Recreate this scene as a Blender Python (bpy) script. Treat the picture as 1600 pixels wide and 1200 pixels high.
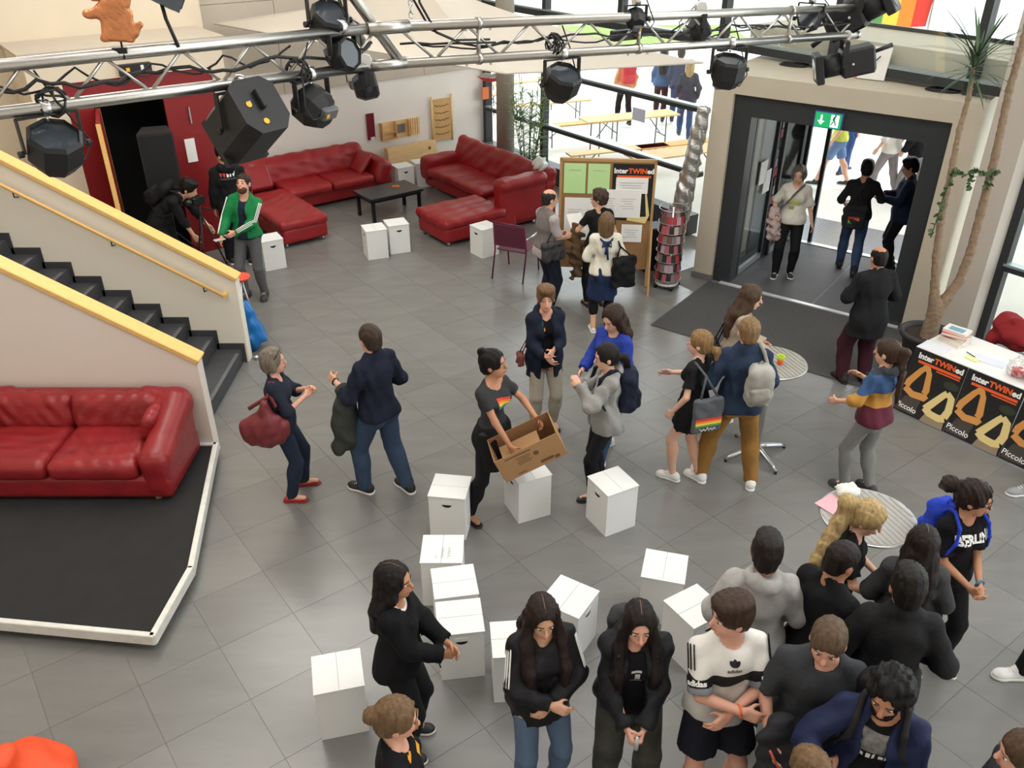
import bpy, math, random
import numpy as np
from mathutils import Vector, Matrix, Euler
from mathutils.bvhtree import BVHTree

for _o in list(bpy.data.objects):
    bpy.data.objects.remove(_o, do_unlink=True)
SC = bpy.context.scene
COL = SC.collection
R = math.radians
random.seed(7)

# ------------------------------------------------------------------ camera
CAM_H = 5.15
cam_d = bpy.data.cameras.new('camera')
cam_d.sensor_width = 36.0
cam_d.lens = 36.0 * 1340.0 / 1600.0
cam_d.clip_start = 0.05
cam_d.clip_end = 300
cam = bpy.data.objects.new('camera', cam_d)
COL.objects.link(cam)
cam.location = (0, 0, CAM_H)
cam.rotation_euler = (R(90 - 30.394), 0, 0)
SC.camera = cam

# ------------------------------------------------------------------ world: overcast daylight
W = bpy.data.worlds.new('overcast_sky')
SC.world = W
W.use_nodes = True
_bg = W.node_tree.nodes['Background']
_bg.inputs['Color'].default_value = (0.93, 0.97, 1.0, 1)
_bg.inputs['Strength'].default_value = 4.2

# ------------------------------------------------------------------ added fill lights under the ceiling, standing for unseen overhead light
def area(name, loc, size, energy, color):
    l = bpy.data.lights.new(name, 'AREA')
    l.shape = 'RECTANGLE'
    l.size, l.size_y = size
    l.energy = energy
    l.color = color
    o = bpy.data.objects.new(name, l)
    COL.objects.link(o)
    o.location = loc
    return o
FILLS = [('ceiling_fill', (-3.8, 2.6, 8.0), (3.5, 3.0), 150, (1.0, 0.98, 0.95)),
         ('ceiling_fill', (1.2, 3.5, 8.0), (4.5, 4.0), 112, (1.0, 0.99, 0.98)),
         ('ceiling_fill', (-4.0, 8.2, 8.0), (3.0, 3.0), 175, (1.0, 0.97, 0.92)),
         ('ceiling_fill', (1.0, 9.0, 8.0), (4.5, 4.0), 105, (1.0, 0.99, 0.98)),
         ('ceiling_fill', (4.6, 5.0, 8.0), (2.5, 3.5), 210, (1.0, 0.99, 0.99)),
         ('ceiling_fill', (-3.6, 12.2, 8.0), (3.0, 2.5), 190, (1.0, 0.97, 0.92))]
for _l in FILLS:
    area(*_l)

# ------------------------------------------------------------------ exposure
SC.view_settings.view_transform = 'Standard'
SC.view_settings.look = 'None'
SC.view_settings.gamma = 1.0
SC.view_settings.use_curve_mapping = False
SC.view_settings.exposure = 0.0

# ------------------------------------------------------------------ building axes: u runs along the back wall, v towards it
UX, UY = 0.8, 0.6
ANG_U = math.atan2(UY, UX)           # 36.87 deg
def uv(u, v, z=0.0):
    return (UX * u - UY * v, UY * u + UX * v, z)
PT = (0.807, -0.59)                  # portal: t runs along the doorway, n out through it
ANG_T = math.atan2(PT[1], PT[0])
def tn(t, n, z=0.0):
    return (PT[0] * t - PT[1] * n, PT[1] * t + PT[0] * n, z)

# ------------------------------------------------------------------ materials
def lin(c):
    out = []
    for x in c:
        x = x / 255.0
        out.append(x / 12.92 if x <= 0.04045 else ((x + 0.055) / 1.055) ** 2.4)
    return out
_M = {}
def mat(name, rgb, rough=0.6, metal=0.0, var=0.0, vscale=8.0, bump=0.0, bscale=60.0, spec=None, sheen=0.0,
        coat=0.0, obj_rand=0.0, emit=None, emit_s=0.0, stretch=None, alpha=None):
    if name in _M:
        return _M[name]
    m = bpy.data.materials.new(name)
    m.use_nodes = True
    nt = m.node_tree
    b = nt.nodes['Principled BSDF']
    c = lin(rgb)
    b.inputs['Base Color'].default_value = (*c, 1)
    b.inputs['Roughness'].default_value = rough
    b.inputs['Metallic'].default_value = metal
    if spec is not None:
        b.inputs['Specular IOR Level'].default_value = spec
    if sheen:
        b.inputs['Sheen Weight'].default_value = sheen
    if coat:
        b.inputs['Coat Weight'].default_value = coat
        b.inputs['Coat Roughness'].default_value = 0.2
    if emit:
        b.inputs['Emission Color'].default_value = (*lin(emit), 1)
        b.inputs['Emission Strength'].default_value = emit_s
    tc = None
    if var or bump:
        tc = nt.nodes.new('ShaderNodeTexCoord')
        src = tc.outputs['Object']
        if stretch:
            mp = nt.nodes.new('ShaderNodeMapping')
            mp.inputs['Scale'].default_value = stretch
            nt.links.new(src, mp.inputs['Vector'])
            src = mp.outputs['Vector']
    last = None
    if var:
        n = nt.nodes.new('ShaderNodeTexNoise')
        n.inputs['Scale'].default_value = vscale
        n.inputs['Detail'].default_value = 5
        nt.links.new(src, n.inputs['Vector'])
        hs = nt.nodes.new('ShaderNodeMapRange')
        hs.inputs['From Min'].default_value = 0.3
        hs.inputs['From Max'].default_value = 0.7
        hs.inputs['To Min'].default_value = 1 - var
        hs.inputs['To Max'].default_value = 1 + var
        nt.links.new(n.outputs['Fac'], hs.inputs['Value'])
        last = hs.outputs['Result']
    if obj_rand:
        oi = nt.nodes.new('ShaderNodeObjectInfo')
        mr = nt.nodes.new('ShaderNodeMapRange')
        mr.inputs['To Min'].default_value = 1 - obj_rand
        mr.inputs['To Max'].default_value = 1 + obj_rand
        nt.links.new(oi.outputs['Random'], mr.inputs['Value'])
        if last is not None:
            mm = nt.nodes.new('ShaderNodeMath')
            mm.operation = 'MULTIPLY'
            nt.links.new(last, mm.inputs[0])
            nt.links.new(mr.outputs['Result'], mm.inputs[1])
            last = mm.outputs[0]
        else:
            last = mr.outputs['Result']
    if last is not None:
        vm = nt.nodes.new('ShaderNodeVectorMath')
        vm.operation = 'SCALE'
        vm.inputs[0].default_value = c
        nt.links.new(last, vm.inputs['Scale'])
        nt.links.new(vm.outputs['Vector'], b.inputs['Base Color'])
    if bump:
        n2 = nt.nodes.new('ShaderNodeTexNoise')
        n2.inputs['Scale'].default_value = bscale
        n2.inputs['Detail'].default_value = 3
        nt.links.new(src, n2.inputs['Vector'])
        bp = nt.nodes.new('ShaderNodeBump')
        bp.inputs['Strength'].default_value = bump
        bp.inputs['Distance'].default_value = 0.01
        nt.links.new(n2.outputs['Fac'], bp.inputs['Height'])
        nt.links.new(bp.outputs['Normal'], b.inputs['Normal'])
    _M[name] = m
    return m

def bands(name, stops, axis=2, rough=0.9, scale=1.0):
    """printed fabric: colour blocks along one axis of the garment; stops = [(position in metres, rgb), ...]"""
    if name in _M:
        return _M[name]
    m = bpy.data.materials.new(name)
    m.use_nodes = True
    nt = m.node_tree
    b = nt.nodes['Principled BSDF']
    b.inputs['Roughness'].default_value = rough
    tc = nt.nodes.new('ShaderNodeTexCoord')
    sp = nt.nodes.new('ShaderNodeSeparateXYZ')
    nt.links.new(tc.outputs['Object'], sp.inputs[0])
    lo, hi = stops[0][0], stops[-1][0] + 0.2
    mr = nt.nodes.new('ShaderNodeMapRange')
    mr.inputs['From Min'].default_value = lo
    mr.inputs['From Max'].default_value = hi
    nt.links.new(sp.outputs[axis], mr.inputs['Value'])
    cr = nt.nodes.new('ShaderNodeValToRGB')
    cr.color_ramp.interpolation = 'CONSTANT'
    els = cr.color_ramp.elements
    while len(els) < len(stops):
        els.new(0.5)
    for e, (p, c) in zip(els, stops):
        e.position = (p - lo) / (hi - lo)
    for e, (p, c) in zip(els, stops):
        e.color = (*lin(c), 1)
    nt.links.new(mr.outputs['Result'], cr.inputs['Fac'])
    nt.links.new(cr.outputs['Color'], b.inputs['Base Color'])
    _M[name] = m
    return m

def glass_mat(name='window_glass', tint=(0.96, 0.985, 0.98), refl=0.06):
    if name in _M:
        return _M[name]
    m = bpy.data.materials.new(name)
    m.use_nodes = True
    nt = m.node_tree
    nt.nodes.remove(nt.nodes['Principled BSDF'])
    out = nt.nodes['Material Output']
    tr = nt.nodes.new('ShaderNodeBsdfTransparent')
    tr.inputs['Color'].default_value = (*tint, 1)
    gl = nt.nodes.new('ShaderNodeBsdfGlossy')
    gl.inputs['Roughness'].default_value = 0.02
    mx = nt.nodes.new('ShaderNodeMixShader')
    mx.inputs['Fac'].default_value = refl
    nt.links.new(tr.outputs[0], mx.inputs[1])
    nt.links.new(gl.outputs[0], mx.inputs[2])
    nt.links.new(mx.outputs[0], out.inputs['Surface'])
    _M[name] = m
    return m

# ------------------------------------------------------------------ mesh helpers
def link(o, parent=None):
    COL.objects.link(o)
    if parent is not None:
        o.parent = parent
    return o
def tag(o, label=None, cat=None, group=None, kind=None):
    if label: o['label'] = label
    if cat: o['category'] = cat
    if group: o['group'] = group
    if kind: o['kind'] = kind
    return o
def thing(name, label, cat, loc=(0, 0, 0), rz=0.0, group=None):
    o = bpy.data.objects.new(name, None)
    o.empty_display_size = 0.1
    COL.objects.link(o)
    o.location = loc
    o.rotation_euler = (0, 0, rz)
    return tag(o, label, cat, group)
def copy_tree(o, parent=None):
    c = o.copy()
    COL.objects.link(c)
    if parent is not None:
        c.parent = parent
    for ch in list(o.children):
        copy_tree(ch, c)
    return c
def mesh_np(name, V, Fq, smooth=True):
    """fast mesh from numpy arrays (quads or tris)"""
    me = bpy.data.meshes.new(name)
    V = np.asarray(V, dtype=np.float32)
    Fq = np.asarray(Fq, dtype=np.int32)
    n = Fq.shape[1]
    me.vertices.add(len(V))
    me.vertices.foreach_set('co', V.ravel())
    me.loops.add(Fq.size)
    me.loops.foreach_set('vertex_index', Fq.ravel())
    me.polygons.add(len(Fq))
    me.polygons.foreach_set('loop_start', np.arange(0, Fq.size, n, dtype=np.int32))
    if smooth:
        me.polygons.foreach_set('use_smooth', np.ones(len(Fq), dtype=bool))
    me.update(calc_edges=True)
    return me

class MB:
    """collects simple solids into one mesh"""
    def __init__(self):
        self.v, self.f, self.sm = [], [], []
    def add(self, vs, fs, smooth=False):
        o = len(self.v)
        self.v += [tuple(p) for p in vs]
        self.f += [tuple(i + o for i in q) for q in fs]
        self.sm += [smooth] * len(fs)
        return self
    def box(self, c, s, rz=0.0, bev=0.0, M=None):
        x, y, z = s[0] / 2, s[1] / 2, s[2] / 2
        if bev <= 0:
            vs = [Vector(p) for p in [(-x, -y, -z), (x, -y, -z), (x, y, -z), (-x, y, -z), (-x, -y, z), (x, -y, z), (x, y, z), (-x, y, z)]]
            fs = [(3, 2, 1, 0), (4, 5, 6, 7), (0, 1, 5, 4), (1, 2, 6, 5), (2, 3, 7, 6), (3, 0, 4, 7)]
        else:
            b = min(bev, x * .9, y * .9, z * .9)
            ring = lambda i, zz: [Vector(p) for p in [(-x + i, -y + b + i * 0, zz)]]
            def oct_(inset, zz):
                xx, yy = x - inset, y - inset
                c2 = b
                return [Vector(p) for p in [(-xx + c2, -yy, zz), (xx - c2, -yy, zz), (xx, -yy + c2, zz), (xx, yy - c2, zz),
                                             (xx - c2, yy, zz), (-xx + c2, yy, zz), (-xx, yy - c2, zz), (-xx, -yy + c2, zz)]]
            vs = oct_(b, -z) + oct_(0, -z + b) + oct_(0, z - b) + oct_(b, z)
            fs = [tuple(range(7, -1, -1)), tuple(range(24, 32))]
            for k in range(3):
                for i in range(8):
                    j = (i + 1) % 8
                    fs.append((k * 8 + i, k * 8 + j, k * 8 + 8 + j, k * 8 + 8 + i))
        Mx = (M.to_3x3() if M is not None else Matrix.Rotation(rz, 3, 'Z'))
        return self.add([Mx @ p + Vector(c) for p in vs], fs)
    def tube(self, pts, r, n=8, cap=True, smooth=True):
        pts = [Vector(p) for p in pts]
        rs = r if isinstance(r, (list, tuple)) else [r] * len(pts)
        vs, fs = [], []
        up = Vector((0, 0, 1))
        t0 = (pts[1] - pts[0]).normalized()
        a = t0.cross(up)
        if a.length < 1e-3:
            a = t0.cross(Vector((1, 0, 0)))
        a.normalize()
        for i, p in enumerate(pts):
            if i == 0: t = pts[1] - pts[0]
            elif i == len(pts) - 1: t = pts[-1] - pts[-2]
            else: t = pts[i + 1] - pts[i - 1]
            t.normalize()
            a = (a - t * a.dot(t))
            if a.length < 1e-5:
                a = t.cross(up)
            a.normalize()
            b = t.cross(a)
            for k in range(n):
                w = 2 * math.pi * k / n
                vs.append(p + (a * math.cos(w) + b * math.sin(w)) * rs[i])
        for i in range(len(pts) - 1):
            for k in range(n):
                j = (k + 1) % n
                fs.append((i * n + k, i * n + j, i * n + n + j, i * n + n + k))
        self.add(vs, fs, smooth)
        if cap:
            o = len(self.v) - len(vs)
            self.f.append(tuple(o + k for k in range(n - 1, -1, -1)))
            self.f.append(tuple(o + (len(pts) - 1) * n + k for k in range(n)))
            self.sm += [False, False]
        return self
    def lathe(self, prof, c=(0, 0, 0), n=24, M=None, smooth=True, cap=True):
        vs, fs = [], []
        Mx = M.to_3x3() if M is not None else Matrix.Identity(3)
        for r, z in prof:
            for k in range(n):
                w = 2 * math.pi * k / n
                vs.append(Mx @ Vector((r * math.cos(w), r * math.sin(w), z)) + Vector(c))
        for i in range(len(prof) - 1):
            for k in range(n):
                j = (k + 1) % n
                fs.append((i * n + k, i * n + j, i * n + n + j, i * n + n + k))
        self.add(vs, fs, smooth)
        if cap:
            o = len(self.v) - len(vs)
            self.f.append(tuple(o + k for k in range(n - 1, -1, -1)))
            self.f.append(tuple(o + (len(prof) - 1) * n + k for k in range(n)))
            self.sm += [False, False]
        return self
    def prism(self, poly, z0, z1, M=None, c=(0, 0, 0)):
        """polygon (x,y) extruded from z0 to z1"""
        n = len(poly)
        Mx = M.to_3x3() if M is not None else Matrix.Identity(3)
        vs = [Mx @ Vector((p[0], p[1], z0)) + Vector(c) for p in poly] + [Mx @ Vector((p[0], p[1], z1)) + Vector(c) for p in poly]
        fs = [tuple(range(n - 1, -1, -1)), tuple(range(n, 2 * n))]
        for i in range(n):
            j = (i + 1) % n
            fs.append((i, j, n + j, n + i))
        return self.add(vs, fs)
    def mesh(self, name):
        me = bpy.data.meshes.new(name)
        me.from_pydata([tuple(p) for p in self.v], [], self.f)
        me.polygons.foreach_set('use_smooth', self.sm)
        me.update()
        return me
    def build(self, name, m, parent=None, loc=None, rz=None):
        me = self.mesh(name)
        me.materials.append(m)
        o = bpy.data.objects.new(name, me)
        link(o, parent)
        if loc is not None: o.location = loc
        if rz is not None: o.rotation_euler = (0, 0, rz)
        return o
def Bx(name, c, s, m, parent=None, rz=0.0, bev=0.0, M=None):
    return MB().box(c, s, rz, bev, M).build(name, m, parent)
def struct(o, label=None):
    o['kind'] = 'structure'
    if label: o['label'] = label
    return o
def frame_from(y, up=(0, 0, 1)):
    """rotation whose +Z axis points along y"""
    z = Vector(y).normalized()
    x = Vector(up).cross(z)
    if x.length < 1e-4:
        x = Vector((1, 0, 0))
    x.normalize()
    yy = z.cross(x)
    return Matrix((x, yy, z)).transposed()

def text_mesh(body, size, name='lettering', extrude=0.0, bold=0.0, shear=0.0):
    cu = bpy.data.curves.new(name, 'FONT')
    cu.body = body
    cu.size = size
    cu.extrude = extrude
    cu.offset = bold
    cu.shear = shear
    cu.align_x = 'CENTER'
    cu.align_y = 'CENTER'
    cu.resolution_u = 3
    o = bpy.data.objects.new(name, cu)
    COL.objects.link(o)
    bpy.context.view_layer.update()
    dg = bpy.context.evaluated_depsgraph_get()
    me = bpy.data.meshes.new_from_object(o.evaluated_get(dg))
    bpy.data.objects.remove(o, do_unlink=True)
    bpy.data.curves.remove(cu)
    return me
# ------------------------------------------------------------------ soft shapes: distance fields meshed with surface nets
def _v3(a):
    return np.asarray(a, dtype=np.float64)
class Field:
    def __init__(self, h):
        self.h = h
        self.pr = []       # (fn, lo, hi, k, op)
        self.clips = []    # functions applied to the whole grid (intersection)
        self.disp = None
    def _put(self, fn, lo, hi, k, op):
        self.pr.append((fn, _v3(lo), _v3(hi), k, op))
        return self
    def cone(self, a, b, ra, rb, k=0.02, op='u', cut=False, cutb=False, flat=None):
        """tapered capsule; cut/cutb end it with a flat plane at b / a; flat=(axis vector, factor) squashes it"""
        a, b = _v3(a), _v3(b)
        r = max(ra, rb)
        if flat is not None:
            fa = _v3(flat[0]); fa = fa / np.linalg.norm(fa); ff = flat[1]
            r = r * max(1.0, 1.0 / ff)
        ba = b - a
        L2 = float(ba @ ba) + 1e-12
        L = math.sqrt(L2)
        def fn(X, Y, Z):
            x, y, z = X - a[0], Y - a[1], Z - a[2]
            if flat is not None:
                d = x * fa[0] + y * fa[1] + z * fa[2]
                s = ff - 1.0
                bb = float(ba @ fa)
                x, y, z = x + d * (s * fa[0]), y + d * (s * fa[1]), z + d * (s * fa[2])
                bx = ba + bb * s * fa
            else:
                bx = ba
            l2 = float(bx @ bx) + 1e-12
            t = np.clip((x * bx[0] + y * bx[1] + z * bx[2]) / l2, 0, 1)
            dd = np.sqrt((x - t * bx[0]) ** 2 + (y - t * bx[1]) ** 2 + (z - t * bx[2]) ** 2) - (ra + (rb - ra) * t)
            if flat is not None and ff > 1: dd = dd / ff
            if cut:
                dd = np.maximum(dd, ((X - b[0]) * ba[0] + (Y - b[1]) * ba[1] + (Z - b[2]) * ba[2]) / L)
            if cutb:
                dd = np.maximum(dd, -((X - a[0]) * ba[0] + (Y - a[1]) * ba[1] + (Z - a[2]) * ba[2]) / L)
            return dd
        return self._put(fn, np.minimum(a, b) - r, np.maximum(a, b) + r, k, op)
    def ell(self, c, rad, Rm=None, k=0.02, op='u'):
        c, rad = _v3(c), _v3(rad)
        Rn = np.eye(3) if Rm is None else np.array(Rm)
        r2 = rad ** 2
        def fn(X, Y, Z):
            x, y, z = X - c[0], Y - c[1], Z - c[2]
            p = [x * Rn[0, i] + y * Rn[1, i] + z * Rn[2, i] for i in range(3)]
            k0 = np.sqrt((p[0] / rad[0]) ** 2 + (p[1] / rad[1]) ** 2 + (p[2] / rad[2]) ** 2)
            k1 = np.sqrt((p[0] / r2[0]) ** 2 + (p[1] / r2[1]) ** 2 + (p[2] / r2[2]) ** 2) + 1e-9
            return k0 * (k0 - 1.0) / k1
        ext = np.sqrt((Rn ** 2) @ r2)
        return self._put(fn, c - ext, c + ext, k, op)
    def rbox(self, c, half, r, Rm=None, k=0.02, op='u'):
        c, hf = _v3(c), _v3(half)
        Rn = np.eye(3) if Rm is None else np.array(Rm)
        def fn(X, Y, Z):
            x, y, z = X - c[0], Y - c[1], Z - c[2]
            q = [np.abs(x * Rn[0, i] + y * Rn[1, i] + z * Rn[2, i]) - (hf[i] - r) for i in range(3)]
            o = np.sqrt(np.maximum(q[0], 0) ** 2 + np.maximum(q[1], 0) ** 2 + np.maximum(q[2], 0) ** 2)
            return o + np.minimum(np.maximum(np.maximum(q[0], q[1]), q[2]), 0) - r
        ext = np.abs(Rn) @ hf
        return self._put(fn, c - ext, c + ext, k, op)
    def clip(self, p, n):
        """keep the side the normal points away from"""
        p, n = _v3(p), _v3(n)
        n = n / np.linalg.norm(n)
        self.clips.append(lambda X, Y, Z: (X - p[0]) * n[0] + (Y - p[1]) * n[1] + (Z - p[2]) * n[2])
        return self
    def folds(self, amp, wl, seed=0, aniso=(1, 1, 1)):
        rg = np.random.RandomState(seed + 11)
        ws = []
        for i in range(5):
            d = rg.normal(size=3) * _v3(aniso)
            d /= np.linalg.norm(d) + 1e-9
            f = 2 * math.pi / (wl * (0.6 + 0.9 * rg.rand()))
            ws.append((d * f, rg.rand() * 6.28, amp / (1 + 0.35 * i)))
        def dfn(X, Y, Z):
            s = 0
            wob = np.sin(X * 9.0 + 1.3) * 0.6 + np.sin(Z * 7.0 + Y * 5.0) * 0.6
            for w, ph, a in ws:
                s = s + a * np.sin(X * w[0] + Y * w[1] + Z * w[2] + ph + wob)
            return s
        self.disp = dfn
        return self
    def arrays(self):
        h = self.h
        us = [p for p in self.pr if p[4] == 'u']
        lo = np.min([p[1] - p[3] for p in us], axis=0) - 2.5 * h
        hi = np.max([p[2] + p[3] for p in us], axis=0) + 2.5 * h
        n = np.ceil((hi - lo) / h).astype(int) + 1
        ax = [(lo[i] + h * np.arange(n[i])).astype(np.float32) for i in range(3)]
        G = np.full(n, 1.0, dtype=np.float32)
        for fn, l, u_, k, op in self.pr:
            m = k + 2 * h
            i0 = np.maximum(np.floor((l - m - lo) / h).astype(int), 0)
            i1 = np.minimum(np.ceil((u_ + m - lo) / h).astype(int) + 1, n)
            if np.any(i1 <= i0): continue
            sl = tuple(slice(i0[i], i1[i]) for i in range(3))
            X = ax[0][sl[0]][:, None, None]; Y = ax[1][sl[1]][None, :, None]; Z = ax[2][sl[2]][None, None, :]
            d = fn(X, Y, Z).astype(np.float32)
            g = G[sl]
            if op == 'u':
                if k > 0:
                    hh = np.maximum(k - np.abs(g - d), 0) / k
                    G[sl] = np.minimum(g, d) - hh * hh * (k * 0.25)
                else:
                    G[sl] = np.minimum(g, d)
            else:
                if k > 0:
                    hh = np.maximum(k - np.abs(g + d), 0) / k
                    G[sl] = np.maximum(g, -d) + hh * hh * (k * 0.25)
                else:
                    G[sl] = np.maximum(g, -d)
        X = ax[0][:, None, None]; Y = ax[1][None, :, None]; Z = ax[2][None, None, :]
        if self.disp is not None:
            G = G + self.disp(X, Y, Z).astype(np.float32)
        for c in self.clips:
            G = np.maximum(G, c(X, Y, Z).astype(np.float32))
        return surfnet(G, lo, h)
    def build(self, name, m, parent=None, smooth=True):
        V, Q = self.arrays()
        me = mesh_np(name, V, Q, smooth)
        for mm in (m if isinstance(m, (list, tuple)) else [m]):
            me.materials.append(mm)
        o = bpy.data.objects.new(name, me)
        return link(o, parent)

_CO = np.array([(i & 1, (i >> 1) & 1, (i >> 2) & 1) for i in range(8)])
_ED = [(0, 1), (2, 3), (4, 5), (6, 7), (0, 2), (1, 3), (4, 6), (5, 7), (0, 4), (1, 5), (2, 6), (3, 7)]
def surfnet(G, lo, h):
    G[0] = G[-1] = np.maximum(G[0], 1e-3)
    S = G < 0
    c = np.zeros(np.array(G.shape) - 1, dtype=np.int8)
    for o in _CO:
        c += S[o[0]:S.shape[0] - 1 + o[0], o[1]:S.shape[1] - 1 + o[1], o[2]:S.shape[2] - 1 + o[2]]
    act = (c > 0) & (c < 8)
    idx = np.argwhere(act)
    if len(idx) == 0:
        return np.zeros((0, 3)), np.zeros((0, 4), int)
    ids = np.full(act.shape, -1, dtype=np.int32)
    ids[act] = np.arange(len(idx))
    val = np.stack([G[idx[:, 0] + o[0], idx[:, 1] + o[1], idx[:, 2] + o[2]] for o in _CO], 1)
    acc = np.zeros((len(idx), 3)); cnt = np.zeros(len(idx))
    for a, b in _ED:
        va, vb = val[:, a], val[:, b]
        m = (va < 0) != (vb < 0)
        t = np.where(m, va / np.where(m, va - vb, 1), 0)
        p = _CO[a] + t[:, None] * (_CO[b] - _CO[a])
        acc += p * m[:, None]
        cnt += m
    V = (idx + acc / cnt[:, None]) * h + lo
    Q = []
    for axis in range(3):
        s0 = [slice(None)] * 3; s1 = [slice(None)] * 3
        s0[axis] = slice(0, -1); s1[axis] = slice(1, None)
        A, B = S[tuple(s0)], S[tuple(s1)]
        e = np.argwhere(A != B)
        o1, o2 = [(1, 2), (2, 0), (0, 1)][axis]
        ok = (e[:, o1] > 0) & (e[:, o2] > 0) & (e[:, o1] < act.shape[o1]) & (e[:, o2] < act.shape[o2])
        e = e[ok]
        flip = ~A[e[:, 0], e[:, 1], e[:, 2]]
        q = []
        for d1, d2 in ((-1, -1), (0, -1), (0, 0), (-1, 0)):
            ee = e.copy(); ee[:, o1] += d1; ee[:, o2] += d2
            q.append(ids[ee[:, 0], ee[:, 1], ee[:, 2]])
        q = np.stack(q, 1)
        q[flip] = q[flip][:, ::-1]
        Q.append(q)
    Q = np.concatenate(Q)
    Q = Q[(Q >= 0).all(1)]
    return V, Q
# ================================================================== SETTING
M_TILE = None
def tile_material():
    m = bpy.data.materials.new('grey_stone_tile')
    m.use_nodes = True
    nt = m.node_tree
    b = nt.nodes['Principled BSDF']
    geo = nt.nodes.new('ShaderNodeNewGeometry')
    mp = nt.nodes.new('ShaderNodeMapping')
    mp.inputs['Rotation'].default_value = (0, 0, -ANG_U)
    mp.inputs['Scale'].default_value = (0.7, 3.2, 1)
    nt.links.new(geo.outputs['Position'], mp.inputs['Vector'])
    n = nt.nodes.new('ShaderNodeTexNoise')
    n.inputs['Scale'].default_value = 1.6
    n.inputs['Detail'].default_value = 6
    n.inputs['Roughness'].default_value = 0.6
    nt.links.new(mp.outputs['Vector'], n.inputs['Vector'])
    oi = nt.nodes.new('ShaderNodeObjectInfo')
    off = nt.nodes.new('ShaderNodeVectorMath'); off.operation = 'SCALE'
    off.inputs[0].default_value = (31, 17, 5)
    nt.links.new(oi.outputs['Random'], off.inputs['Scale'])
    ad = nt.nodes.new('ShaderNodeVectorMath'); ad.operation = 'ADD'
    nt.links.new(mp.outputs['Vector'], ad.inputs[0]); nt.links.new(off.outputs['Vector'], ad.inputs[1])
    nt.links.new(ad.outputs['Vector'], n.inputs['Vector'])
    mr = nt.nodes.new('ShaderNodeMapRange')
    mr.inputs['From Min'].default_value = 0.3; mr.inputs['From Max'].default_value = 0.7
    mr.inputs['To Min'].default_value = 0.92; mr.inputs['To Max'].default_value = 1.08
    nt.links.new(n.outputs['Fac'], mr.inputs['Value'])
    m2 = nt.nodes.new('ShaderNodeMapRange')
    m2.inputs['To Min'].default_value = 0.94; m2.inputs['To Max'].default_value = 1.06
    nt.links.new(oi.outputs['Random'], m2.inputs['Value'])
    mu = nt.nodes.new('ShaderNodeMath'); mu.operation = 'MULTIPLY'
    nt.links.new(mr.outputs['Result'], mu.inputs[0]); nt.links.new(m2.outputs['Result'], mu.inputs[1])
    vm = nt.nodes.new('ShaderNodeVectorMath'); vm.operation = 'SCALE'
    vm.inputs[0].default_value = lin((120, 119, 116))
    nt.links.new(mu.outputs[0], vm.inputs['Scale'])
    nt.links.new(vm.outputs['Vector'], b.inputs['Base Color'])
    b.inputs['Roughness'].default_value = 0.26
    b.inputs['Specular IOR Level'].default_value = 0.65
    return m
M_TILE = tile_material()
M_GROUT = mat('grout', (112, 109, 105), 0.9)
M_WHITE = mat('white_plaster', (234, 228, 221), 0.85, var=0.02, vscale=2)
M_BEIGE = mat('beige_plaster', (222, 208, 186), 0.85, var=0.02, vscale=2)
M_GREIGE = mat('greige_panel', (192, 181, 166), 0.8, var=0.03, vscale=2)
M_STONE = mat('portal_concrete', (186, 176, 158), 0.7, var=0.03, vscale=3)
M_FRAME = mat('dark_window_frame', (46, 50, 52), 0.45, spec=0.4)
M_FRAME_L = mat('lit_frame_top', (150, 165, 168), 0.35, metal=0.3)
M_STAIR = mat('dark_stair_linoleum', (62, 63, 66), 0.6, var=0.08, vscale=6)
M_NOSE = mat('stair_nosing', (96, 97, 99), 0.6)
M_WOOD = mat('pale_wood_rail', (236, 190, 116), 0.45, var=0.06, vscale=3, stretch=(1, 12, 12))
M_RED = mat('red_door_paint', (134, 22, 26), 0.45)
M_BLACK = mat('room_darkness', (12, 11, 12), 0.9)
M_GLASS = glass_mat()
M_CARPET = mat('entrance_carpet', (74, 73, 73), 0.95, var=0.1, vscale=30, bump=0.4, bscale=300)
M_STEEL = mat('brushed_steel', (190, 192, 194), 0.3, metal=1.0)
M_ALU = mat('aluminium_tube', (185, 182, 176), 0.32, metal=1.0, bump=0.05, bscale=40)
M_PAVE = mat('pale_paving', (214, 212, 206), 0.9, var=0.04, vscale=1.0)

# ---- floor: dark bed with single tiles on it
TILE = 0.6125
U0, V0 = 0.40, 4.53
floor = struct(MB().prism([uv(-6.5, -3)[:2], uv(10.69, -3)[:2], uv(10.69, 15.2)[:2], uv(-6.5, 15.2)[:2]], -0.12, -0.004).build('floor', M_GROUT),
               'grey stone tile floor of the hall')
def cam_px(p):
    s_, c_ = math.sin(R(30.394)), math.cos(R(30.394))
    y, z = p[1], p[2] - CAM_H
    d = y * c_ - z * s_
    if d < 0.1: return None
    return 800 + 1340 * p[0] / d, 600 - 1340 * (y * s_ + z * c_) / d, d
_g = 0.0013
_hw = TILE / 2 - _g
tile_me = MB().add([(-_hw, -_hw, 0), (_hw, -_hw, 0), (_hw, _hw, 0), (-_hw, _hw, 0),
                    (-_hw, -_hw, -0.006), (_hw, -_hw, -0.006), (_hw, _hw, -0.006), (-_hw, _hw, -0.006)],
                   [(0, 1, 2, 3), (0, 4, 5, 1), (1, 5, 6, 2), (2, 6, 7, 3), (3, 7, 4, 0)]).mesh('tile')
tile_me.materials.append(M_TILE)
seen, rest = [], []
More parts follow.
